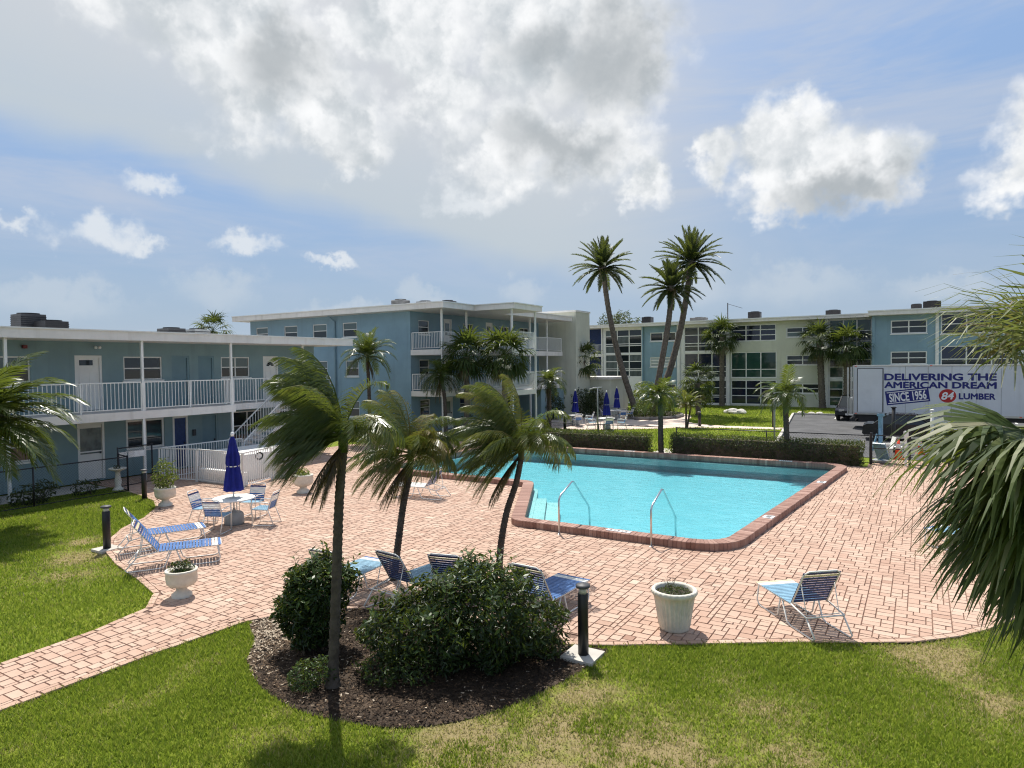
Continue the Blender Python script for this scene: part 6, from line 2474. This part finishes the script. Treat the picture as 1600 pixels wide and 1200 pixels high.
f1 = chain_fence('black chain-link fence in front of the motel ground floor', [(-23.75, 4.0), (-23.75, 12.75), (-24.6, 12.9)], 1.25, 2.9)
f2 = chain_fence('tall black chain-link gate beside the white enclosure', [(-24.75, 12.95), (-25.0, 14.35)], 1.45, 1.4)
sg = MB()
for a, b in ((13.05, 13.35), (13.4, 14.0)):
    sg.box(-24.9, -24.87, a, b, 1.02, 1.24)
sg.build('sign_panel', SIGN, f2)
chain_fence('thin black chain-link fence running behind the hedges', [(-20.4, 31.3), (-10.9, 31.3)], 1.2, 3.1, True, step=0.12)
f3 = chain_fence('black chain-link fence behind the right hedge', [(-10.0, 31.3), (-1.8, 31.3)], 1.2, 4.1, True, step=0.12)
s3 = MB()
s3.box(-2.4, -1.95, 31.24, 31.262, 0.78, 1.02)
s3.build('sign_panel', SIGN, f3)
f4 = chain_fence('grey chain-link fence at the far left pool corner', [(-25.0, 30.0), (-20.5, 31.0)], 1.25, 2.2, True, mat_=GREY, step=0.12)
s4 = MB()
s4.box(-21.75, -21.4, 30.58, 30.6, 0.6, 1.1)
s4.build('sign_panel', SIGN, f4)


def pool_gate():
    t = thing('pool_gate', 'black framed double pool gate beside the hedge end', 'gate', (0, 0, 0))
    xs = (-1.75, -0.52, -0.38, 0.95)
    for k, x in enumerate(xs):
        mb = MB()
        w = 0.045
        mb.box(x - w, x + w, 31.15 - w, 31.15 + w, -0.02, 1.42 if k in (1, 2) else 1.3)
        mb.build('post', BLACK if k != 1 else WHITE, t)
    for a, b in ((-1.7, -0.57), (-0.33, 0.9)):
        fr = MB()
        for z in (0.06, 0.66, 1.2):
            fr.box(a, b, 31.13, 31.17, z - 0.018, z + 0.018)
        l_ = fr.build('leaf_frame', BLACK, t)
        w = MB()
        chain_panel(w, (a, 31.15, 0), (b, 31.15, 0), 0.07, 1.2, 0.1)
        tag(w.build('wire_mesh', BLACK, l_), kind='stuff')
    lb = MB()
    lb.box(-0.6, -0.42, 31.07, 31.1, 1.2, 1.4)
    lb.build('latch_box', SIGN, t)
    chain_fence('black chain-link fence right of the pool gate', [(1.05, 31.15), (12, 31.15)], 1.2, 3.5, True, step=0.12)


pool_gate()


def picket_enclosure():
    t = thing('picket_enclosure', 'white picket enclosure with gate beside the motel walk', 'fence', (0, 0, 0))
    P = [(-24.95, 14.6), (-23.3, 15.05), (-20.65, 15.15), (-21.15, 16.75)]
    railing(t, (*P[0], -0.02), (*P[1], -0.02), 1.25, 0.11, True, name='picket_panel')
    railing(t, (P[1][0] + 0.06, P[1][1], -0.02), (P[2][0] - 0.06, P[2][1], -0.02), 1.25, 0.11, True, name='picket_panel')
    railing(t, (*P[2], -0.02), (*P[3], -0.02), 1.25, 0.11, True, name='gate_panel')
    railing(t, (-24.97, 14.72, -0.02), (-25.0, 18.3, -0.02), 1.25, 0.11, True, name='picket_panel')
    railing(t, (-21.2, 16.9, -0.02), (-21.6, 18.3, -0.02), 1.25, 0.11, True, name='picket_panel')
    mb = MB()
    mb.prism([(-23.25, 15.12), (-20.75, 15.22), (-20.78, 15.42), (-23.28, 15.32)], -0.02, 0.5)
    mb.build('low_wall', WHITE, t)
    sp = MB()
    sp.prism([(-24.3, 16.0), (-21.8, 16.0), (-21.8, 18.6), (-24.3, 18.6)], -0.02, 0.98)
    sp.build('spa_deck', WHITE, t)
    lf = MB()
    lf.lathe([(0.14, 0), (0.15, 0.03), (0.14, 0.06), (0.1, 0.06), (0.1, 0.0), (0.14, 0)], 14, (0, 0, 0), cap=False)
    lf.v = [(-20.93 + 0.0, 16.05 + y * 1.2, 1.0 + x) for x, y, z in lf.v]
    lf.build('ring_sign', SIGN, t)


picket_enclosure()


# ------------------------------------------------------------------ garden odds and ends
def bench():
    t = thing('bench', 'grey slatted bench in front of the annex shrubs', 'bench', (-21.3, 49.7, -0.02), math.radians(15))
    for k in range(3):
        mb = MB()
        mb.box(-0.75, 0.75, -0.2 + k * 0.14, -0.08 + k * 0.14, 0.42, 0.455)
        mb.build('seat_slat', GREY, t)
    for k in range(3):
        mb = MB()
        mb.box(-0.75, 0.75, 0.24, 0.27, 0.52 + k * 0.15, 0.63 + k * 0.15)
        mb.build('back_slat', GREY, t)
    for x in (-0.6, 0.6):
        mb = MB()
        mb.box(x - 0.03, x + 0.03, -0.2, -0.14, 0, 0.419)
        mb.box(x - 0.03, x + 0.03, 0.19, 0.238, 0, 0.95)
        mb.build('leg', DARKG, t)


bench()


def rocks():
    spots = [(-13.3, 56.8, 0.55), (-12.75, 56.9, 0.5), (-13.75, 56.9, 0.4), (-8.3, 58.2, 0.3), (-7.5, 58.3, 0.25), (-6.9, 58.1, 0.3)]
    labs = ['largest pale rock of the group on the far lawn', 'flat pale rock at the right of the lawn group', 'small rock at the left of the lawn group', 'pale stone by the parking corner, leftmost', 'pale stone by the parking corner, middle', 'pale stone by the parking corner, rightmost']
    for k, (x, y, s_) in enumerate(spots):
        mb = MB()
        bm = bmesh.new()
        bmesh.ops.create_icosphere(bm, subdivisions=2, radius=s_)
        for v in bm.verts:
            v.co *= 1 + 0.35 * mnoise.noise(v.co * 2.2 + Vector((k * 3, 0, 0)))
            v.co.z *= 0.55
        me = bpy.data.meshes.new('rock')
        bm.to_mesh(me)
        bm.free()
        me.materials.append(ROCK)
        o = bpy.data.objects.new('rock', me)
        COL.objects.link(o)
        o.location = (x, y, s_ * 0.3 - 0.04)
        tag(o, labs[k], 'rock', 'rocks on the far lawn')


rocks()


def pool_lift():
    t = thing('pool_lift', 'blue pool lift chair folded beside the gate', 'pool lift', (-1.45, 32.0, -0.02), math.radians(-20))
    mb = MB()
    mb.box(-0.32, 0.32, -0.3, 0.3, 0, 0.1)
    mb.build('base', GREY, t)
    mb = MB()
    mb.box(-0.07, 0.07, -0.07, 0.07, 0.1, 2.05)
    mb.build('mast', LIFTB, t)
    mb = MB()
    mb.bar((0, -0.05, 1.45), (0.15, -0.35, 0.75), 0.09)
    mb.bar((-0.1, -0.1, 1.2), (-0.2, -0.3, 0.5), 0.06)
    mb.build('arm', LIFTB, t)
    mb = MB()
    mb.obox((0.2, -0.42, 0.52), (1, 0, 0), (0, 0.55, -0.83), (0, 0.83, 0.55), 0.24, 0.42, 0.03)
    mb.build('seat', LIFTB, t)
    mb = MB()
    mb.box(-0.12, 0.12, -0.08, 0.1, 1.95, 2.05)
    mb.build('cap', LIFTB, t)


pool_lift()


def cone(label, x, y, s_=1.0):
    t = thing('traffic_cone', label, 'traffic cone', (x, y, -0.02), 0, 'traffic cones')
    mb = MB()
    mb.box(-0.18 * s_, 0.18 * s_, -0.18 * s_, 0.18 * s_, 0, 0.03)
    mb.build('base', ORANGE, t)
    mb = MB()
    mb.lathe([(0.14 * s_, 0.031), (0.03 * s_, 0.7 * s_)], 14)
    c = mb.build('cone_body', ORANGE, t, True)
    mb = MB()
    mb.lathe([(0.088 * s_, 0.38 * s_), (0.062 * s_, 0.54 * s_)], 14, cap=False)
    mb.build('collar', WHITEP, c, True)


cone('orange traffic cone leaning by the white chairs at the gate', -0.83, 33.3, 1.25)
cone('orange traffic cone behind the right gate leaf', -0.02, 35.6, 1.0)


def plastic_chair(label, x, y, rz):
    t = thing('plastic_chair', label, 'chair', (x, y, -0.02), rz, 'white chairs outside the gate')
    mb = MB()
    mb.box(-0.25, 0.25, -0.23, 0.23, 0.4, 0.43)
    mb.build('seat', WHITE, t)
    mb = MB()
    mb.obox((-0.32, 0, 0.68), (0.26, 0, -0.96), (0, 1, 0), (0.96, 0, 0.26), 0.28, 0.23, 0.015)
    mb.build('backrest', WHITE, t)
    for a in (-1, 1):
        for c in (-1, 1):
            mb = MB()
            mb.bar((a * 0.23, c * 0.21, 0.40), (a * 0.27, c * 0.24, 0.0), 0.04)
            mb.build('leg', WHITE, t)
        mb = MB()
        mb.bar((-0.3, a * 0.25, 0.62), (0.2, a * 0.25, 0.6), 0.05, 0.025)
        mb.bar((0.18, a * 0.25, 0.6), (0.22, a * 0.23, 0.42), 0.04)
        mb.build('armrest', WHITE, t)


plastic_chair('white plastic chair outside the gate, left one', -1.35, 33.4, math.radians(200))
plastic_chair('white plastic chair outside the gate, beside the cone', -0.9, 34.4, math.radians(170))


# ------------------------------------------------------------------ truck and cars
def text_mesh(name, body, parent, m_, x0, x1, z0, z1, y, bold=0.0, rot=0.0, shear=0.0):
    """lettering fitted to a box on a plane facing -Y"""
    cu_ = bpy.data.curves.new(name, 'FONT')
    cu_.body = body
    cu_.extrude = 0.0
    cu_.resolution_u = 3
    cu_.shear = shear
    tmp = bpy.data.objects.new(name + '_tmp', cu_)
    COL.objects.link(tmp)
    dg = bpy.context.evaluated_depsgraph_get()
    me = bpy.data.meshes.new_from_object(tmp.evaluated_get(dg))
    bpy.data.objects.remove(tmp)
    bpy.data.curves.remove(cu_)
    co = np.zeros(len(me.vertices) * 3, np.float32)
    me.vertices.foreach_get('co', co)
    co = co.reshape(-1, 3)
    lo, hi = co.min(0), co.max(0)
    f = (co - lo) / np.maximum(hi - lo, 1e-6)
    cx, cz = (x0 + x1) / 2, (z0 + z1) / 2
    dx, dz = (f[:, 0] - 0.5) * (x1 - x0), (f[:, 1] - 0.5) * (z1 - z0)
    out = np.zeros_like(co)
    out[:, 0] = cx + dx * math.cos(rot) - dz * math.sin(rot)
    out[:, 2] = cz + dx * math.sin(rot) + dz * math.cos(rot)
    out[:, 1] = y
    if bold:      # heavy face: the outline repeated with small shifts
        me2 = bpy.data.meshes.new(name)
        fs = [list(p.vertices) for p in me.polygons]
        vv, ff = [], []
        hx, hz = bold * (x1 - x0) / max(hi[0] - lo[0], 1e-6), bold * (z1 - z0) / max(hi[1] - lo[1], 1e-6)
        for q, (sx_, sz_) in enumerate(((0, 0), (1, 0), (-1, 0), (0, 1), (0, -1), (0.7, 0.7), (-0.7, 0.7), (0.7, -0.7), (-0.7, -0.7))):
            c2 = out + np.array([sx_ * hx, -0.0006 * q, sz_ * hz], np.float32)
            ff += [[k + len(vv) for k in f_] for f_ in fs]
            vv += [tuple(float(t_) for t_ in p) for p in c2]
        me2.from_pydata(vv, [], ff)
        me = me2
    else:
        me.vertices.foreach_set('co', out.ravel())
    me.materials.clear()
    me.materials.append(m_)
    me.update()
    o = bpy.data.objects.new(name, me)
    COL.objects.link(o)
    o.parent = parent
    return o


def wheel(parent, x, y, r, w, name='wheel', axis='y'):
    mb = MB()
    prof = [(r * 0.62, -w / 2), (r * 0.95, -w / 2), (r, -w * 0.35), (r, w * 0.35), (r * 0.95, w / 2), (r * 0.62, w / 2)]
    mb.lathe(prof, 24, cap=False)
    rm_ = MB()
    rm_.lathe([(0.0, -w * 0.42), (r * 0.2, -w * 0.45), (r * 0.25, -w * 0.3), (r * 0.55, -w * 0.32), (r * 0.62, -w * 0.48), (r * 0.64, w * 0.4), (0.0, w * 0.4)], 20, cap=False)

    def turn(v):
        if axis == 'y':
            return [(x + a, y + c, r + b) for a, b, c in v]
        return [(x + c, y + a, r + b) for a, b, c in v]
    mb.v = turn(mb.v)
    rm_.v = turn(rm_.v)
    wh = mb.build(name, RUBBER, parent, True)
    rm_.build('rim', ALLOY, wh, True)
    return wh


def truck():
    t = thing('box_truck', 'white box truck with navy lettering parked beyond the pool fence', 'truck', (0, 0, 0))
    yb = 47.0
    bx0, bx1 = -3.66, 5.0
    z0, z1 = 1.0, 3.95
    mb = MB()
    mb.box(bx0, bx1, yb, yb + 2.5, z0, z1)
    body = mb.build('cargo_box', TRUCKW, t)
    tr = MB()
    tr.box(bx0 - 0.02, bx1 + 0.02, yb - 0.03, yb + 2.53, z1 - 0.06, z1 + 0.02)
    tr.box(bx0 - 0.02, bx1 + 0.02, yb - 0.03, yb + 2.53, z0 - 0.1, z0 + 0.015)
    tr.box(bx0 - 0.03, bx0 + 0.06, yb - 0.03, yb + 0.0, z0 + 0.015, z1 - 0.06)
    tr.build('edge_rail', ALLOY, body)
    dr = MB()
    dr.box(-3.4, -2.04, yb - 0.025, yb - 0.003, z0 + 0.08, z1 - 0.2)
    d = dr.build('side_door', TRUCKW, t)
    ds_ = MB()
    for a in ((-3.44, -3.4, z0 + 0.06, z1 - 0.17), (-2.04, -1.99, z0 + 0.06, z1 - 0.17)):
        ds_.box(a[0], a[1], yb - 0.03, yb - 0.003, a[2], a[3])
    ds_.box(-3.44, -1.99, yb - 0.032, yb - 0.002, z1 - 0.2, z1 - 0.165)
    ds_.build('door_seal', BLACK, d)
    for k in range(1, 7):
        sm_ = MB()
        x = -2.0 + k * 1.18
        if x < bx1:
            sm_.box(x - 0.012, x + 0.012, yb - 0.0035, yb - 0.001, z0 + 0.02, z1 - 0.07)
            sm_.build('panel_seam', GREY, body)
    for x in (-3.5, 0.5, 4.8):
        for z in (z0 - 0.04, z1 - 0.02):
            ml = MB()
            ml.box(x - 0.06, x + 0.06, yb - 0.05, yb - 0.031, z - 0.02, z + 0.02)
            ml.build('marker_lamp', ORANGE, t)
    lg = MB()
    lg.box(bx0 - 0.34, bx0 - 0.26, yb + 0.02, yb + 0.12, z0 - 0.2, z1 - 0.1)
    lg.box(bx0 - 0.34, bx0 - 0.26, yb + 2.35, yb + 2.45, z0 - 0.2, z1 - 0.1)
    lg.box(bx0 - 0.22, bx0 - 0.06, yb + 0.1, yb + 2.4, z0 - 0.1, z0 + 0.9)
    lg.build('tail_lift', ALLOY, t)
    ch = MB()
    ch.box(bx0 + 0.1, 7.4, yb + 0.35, yb + 0.6, 0.62, z0 - 0.1)
    ch.box(bx0 + 0.1, 7.4, yb + 1.9, yb + 2.15, 0.62, z0 - 0.1)
    ch.box(bx0 + 0.3, bx0 + 2.4, yb + 0.15, yb + 2.35, 0.45, z0 - 0.11)
    ch.box(bx0 - 0.2, bx0 + 0.1, yb + 0.1, yb + 2.4, 0.45, 0.62)
    ch.build('chassis', BLACK, t)
    tb = MB()
    tb.box(0.62, 1.35, yb + 0.05, yb + 0.6, 0.42, z0 + 0.12)
    tb.build('side_box', WHITE, t)
    for x in (-0.3, 6.3):
        wheel(t, x, yb + 0.28, 0.5, 0.32)
        wheel(t, x, yb + 2.2, 0.5, 0.32)
    # cab
    cb = MB()
    prof = [(5.1, 0.75), (7.6, 0.75), (7.65, 1.6), (7.0, 1.75), (6.55, 2.75), (5.1, 2.85)]
    i = cb.verts([(x, yb + 0.12, z) for x, z in prof] + [(x, yb + 2.38, z) for x, z in prof])
    n = len(prof)
    for k in range(n):
        cb.face((i + k, i + (k + 1) % n, i + n + (k + 1) % n, i + n + k))
    cb.face([i + k for k in range(n)])
    cb.face([i + n + k for k in reversed(range(n))])
    c = cb.build('cab', TRUCKW, t)
    gw = MB()
    gw.quad((5.5, yb + 0.112, 1.85), (6.75, yb + 0.112, 1.85), (6.42, yb + 0.112, 2.6), (5.5, yb + 0.112, 2.65))
    gw.quad((6.96, yb + 0.25, 1.86), (6.96, yb + 2.25, 1.86), (6.6, yb + 2.2, 2.7), (6.6, yb + 0.3, 2.7))
    gw.build('cab_glass', GLASS_D, c)
    # lettering
    y = yb - 0.006
    text_mesh('lettering', 'DELIVERING THE', t, NAVYP, -1.92, 3.66, 3.05, 3.44, y, 0.04)
    text_mesh('lettering', 'AMERICAN DREAM', t, NAVYP, -1.92, 3.66, 2.58, 2.94, y, 0.04)
    an = math.radians(7.5)
    ux, uz = math.cos(an), math.sin(an)

    def rot_rect(mb, cx, cz, hx, hz, yy):
        pts = []
        for a, b in ((-hx, -hz), (hx, -hz), (hx, hz), (-hx, hz)):
            pts.append((cx + a * ux - b * uz, yy, cz + a * uz + b * ux))
        mb.quad(*pts)
    cx, cz = -0.72, 2.07
    mb = MB()
    rot_rect(mb, cx, cz, 1.14, 0.43, yb - 0.005)
    bn = mb.build('banner', NAVYP, t)
    mb = MB()
    for dz in (-0.33, 0.33):
        rot_rect(mb, cx - dz * uz, cz + dz * ux, 1.06, 0.022, yb - 0.009)
    mb.build('banner_line', WHITEP, bn)
    text_mesh('banner_lettering', 'SINCE 1956', bn, WHITEP, cx - 0.95, cx + 0.98, cz - 0.25, cz + 0.25, yb - 0.009, 0.03, an)
    mb = MB()
    N = 32
    c0 = mb.verts([(1.33, yb - 0.005, 2.13)] + [(1.33 + 0.43 * math.cos(2 * math.pi * k / N), yb - 0.005, 2.13 + 0.40 * math.sin(2 * math.pi * k / N)) for k in range(N)])
    for k in range(N):
        mb.face((c0, c0 + 1 + k, c0 + 1 + (k + 1) % N))
    lo = mb.build('round_logo', REDP, t)
    text_mesh('logo_lettering', '84', lo, WHITEP, 1.03, 1.64, 1.92, 2.34, yb - 0.009, 0.03, 0.06, 0.25)
    text_mesh('lettering', 'LUMBER', t, NAVYP, 1.9, 3.62, 1.95, 2.28, y, 0.04)


truck()


def car(label, loc, rz, paint, suv=False, name='car'):
    """front towards +x"""
    t = thing(name, label, 'car', loc, rz)
    L, Wd = (4.7, 1.85) if suv else (4.3, 1.75)
    H = 1.75 if suv else 1.42
    belt = 1.02 if suv else 0.9
    hx = L / 2
    body = [(-hx, 0.38), (-hx + 0.05, belt - 0.12), (-hx + 0.25, belt), (hx - (1.25 if suv else 1.35), belt), (hx - 0.4, belt - 0.1), (hx - 0.02, belt - 0.28), (hx, 0.42), (hx - 0.1, 0.3), (-hx + 0.1, 0.3)]
    if suv:
        cab_ = [(-hx + 0.12, belt - 0.01), (-hx + 0.4, H - 0.08), (-hx + 0.7, H), (hx - 2.2, H), (hx - 1.9, H - 0.06), (hx - 1.15, belt - 0.01)]
    else:
        cab_ = [(-hx + 0.55, belt - 0.01), (-hx + 1.15, H - 0.06), (-hx + 1.5, H), (hx - 2.0, H), (hx - 1.75, H - 0.05), (hx - 1.1, belt - 0.01)]

    def prism_xz(mb, prof, hw, hw2=None):
        n = len(prof)
        zmin = min(z for x, z in prof)
        zmax = max(z for x, z in prof)
        hw2 = hw if hw2 is None else hw2

        def wy(z):
            return hw + (hw2 - hw) * (z - zmin) / (zmax - zmin)
        i = mb.verts([(x, -wy(z), z) for x, z in prof] + [(x, wy(z), z) for x, z in prof])
        for k in range(n):
            mb.face((i + k, i + (k + 1) % n, i + n + (k + 1) % n, i + n + k))
        mb.face([i + k for k in range(n)])
        mb.face([i + n + k for k in reversed(range(n))])
    mb = MB()
    prism_xz(mb, body, Wd / 2)
    b = mb.build('body', paint, t)
    mb = MB()
    prism_xz(mb, cab_, Wd / 2 - 0.06, Wd / 2 - 0.24)
    cbn = mb.build('cabin', GLASS_D, t)
    mb = MB()
    xr0, xr1 = cab_[1][0], cab_[4][0]
    mb.box(xr0 + 0.1, xr1 - 0.05, -Wd / 2 + 0.22, Wd / 2 - 0.22, H - 0.07, H + 0.012)
    for s_ in (-1, 1):
        for (xa, za), (xb, zb) in ((cab_[0], cab_[1]), (cab_[5], cab_[4])):
            mb.bar((xa, s_ * (Wd / 2 - 0.06), za), (xb, s_ * (Wd / 2 - 0.22), zb), 0.07, 0.06)
        mb.bar((0, s_ * (Wd / 2 - 0.055), belt), (0, s_ * (Wd / 2 - 0.215), H - 0.05), 0.07, 0.03)
    mb.build('roof', paint, t)
    for x in (-hx + 0.82, hx - 0.85):
        for s_ in (-1, 1):
            wheel(t, x, s_ * (Wd / 2 - 0.1), 0.36 if suv else 0.32, 0.22)
    for s_ in (-1, 1):
        mb = MB()
        mb.box(hx - 0.12, hx + 0.005, s_ * (Wd / 2 - 0.42) - 0.18, s_ * (Wd / 2 - 0.42) + 0.18, belt - 0.34, belt - 0.2)
        mb.build('headlight', ALLOY, t)
        mb = MB()
        mb.box(hx - 1.25, hx - 1.1, s_ * (Wd / 2 + 0.08) - 0.08, s_ * (Wd / 2 + 0.08) + 0.08, belt + 0.0, belt + 0.13)
        mb.build('mirror', paint, t)
    mb = MB()
    mb.box(hx - 0.03, hx + 0.012, -0.5, 0.5, belt - 0.45, belt - 0.3)
    mb.build('grille', BLACK, t)
    mb = MB()
    mb.box(hx - 0.02, hx + 0.02, -0.26, 0.26, 0.42, 0.54)
    mb.build('number_plate', SIGN, t)
    return t


car('black sport utility vehicle parked behind the tail of the box truck', (-4.25, 55.0, -0.02), math.radians(-92), CARB, True)
car('charcoal sedan parked in front of the box truck', (-0.6, 41.4, -0.02), math.radians(2), CARN)
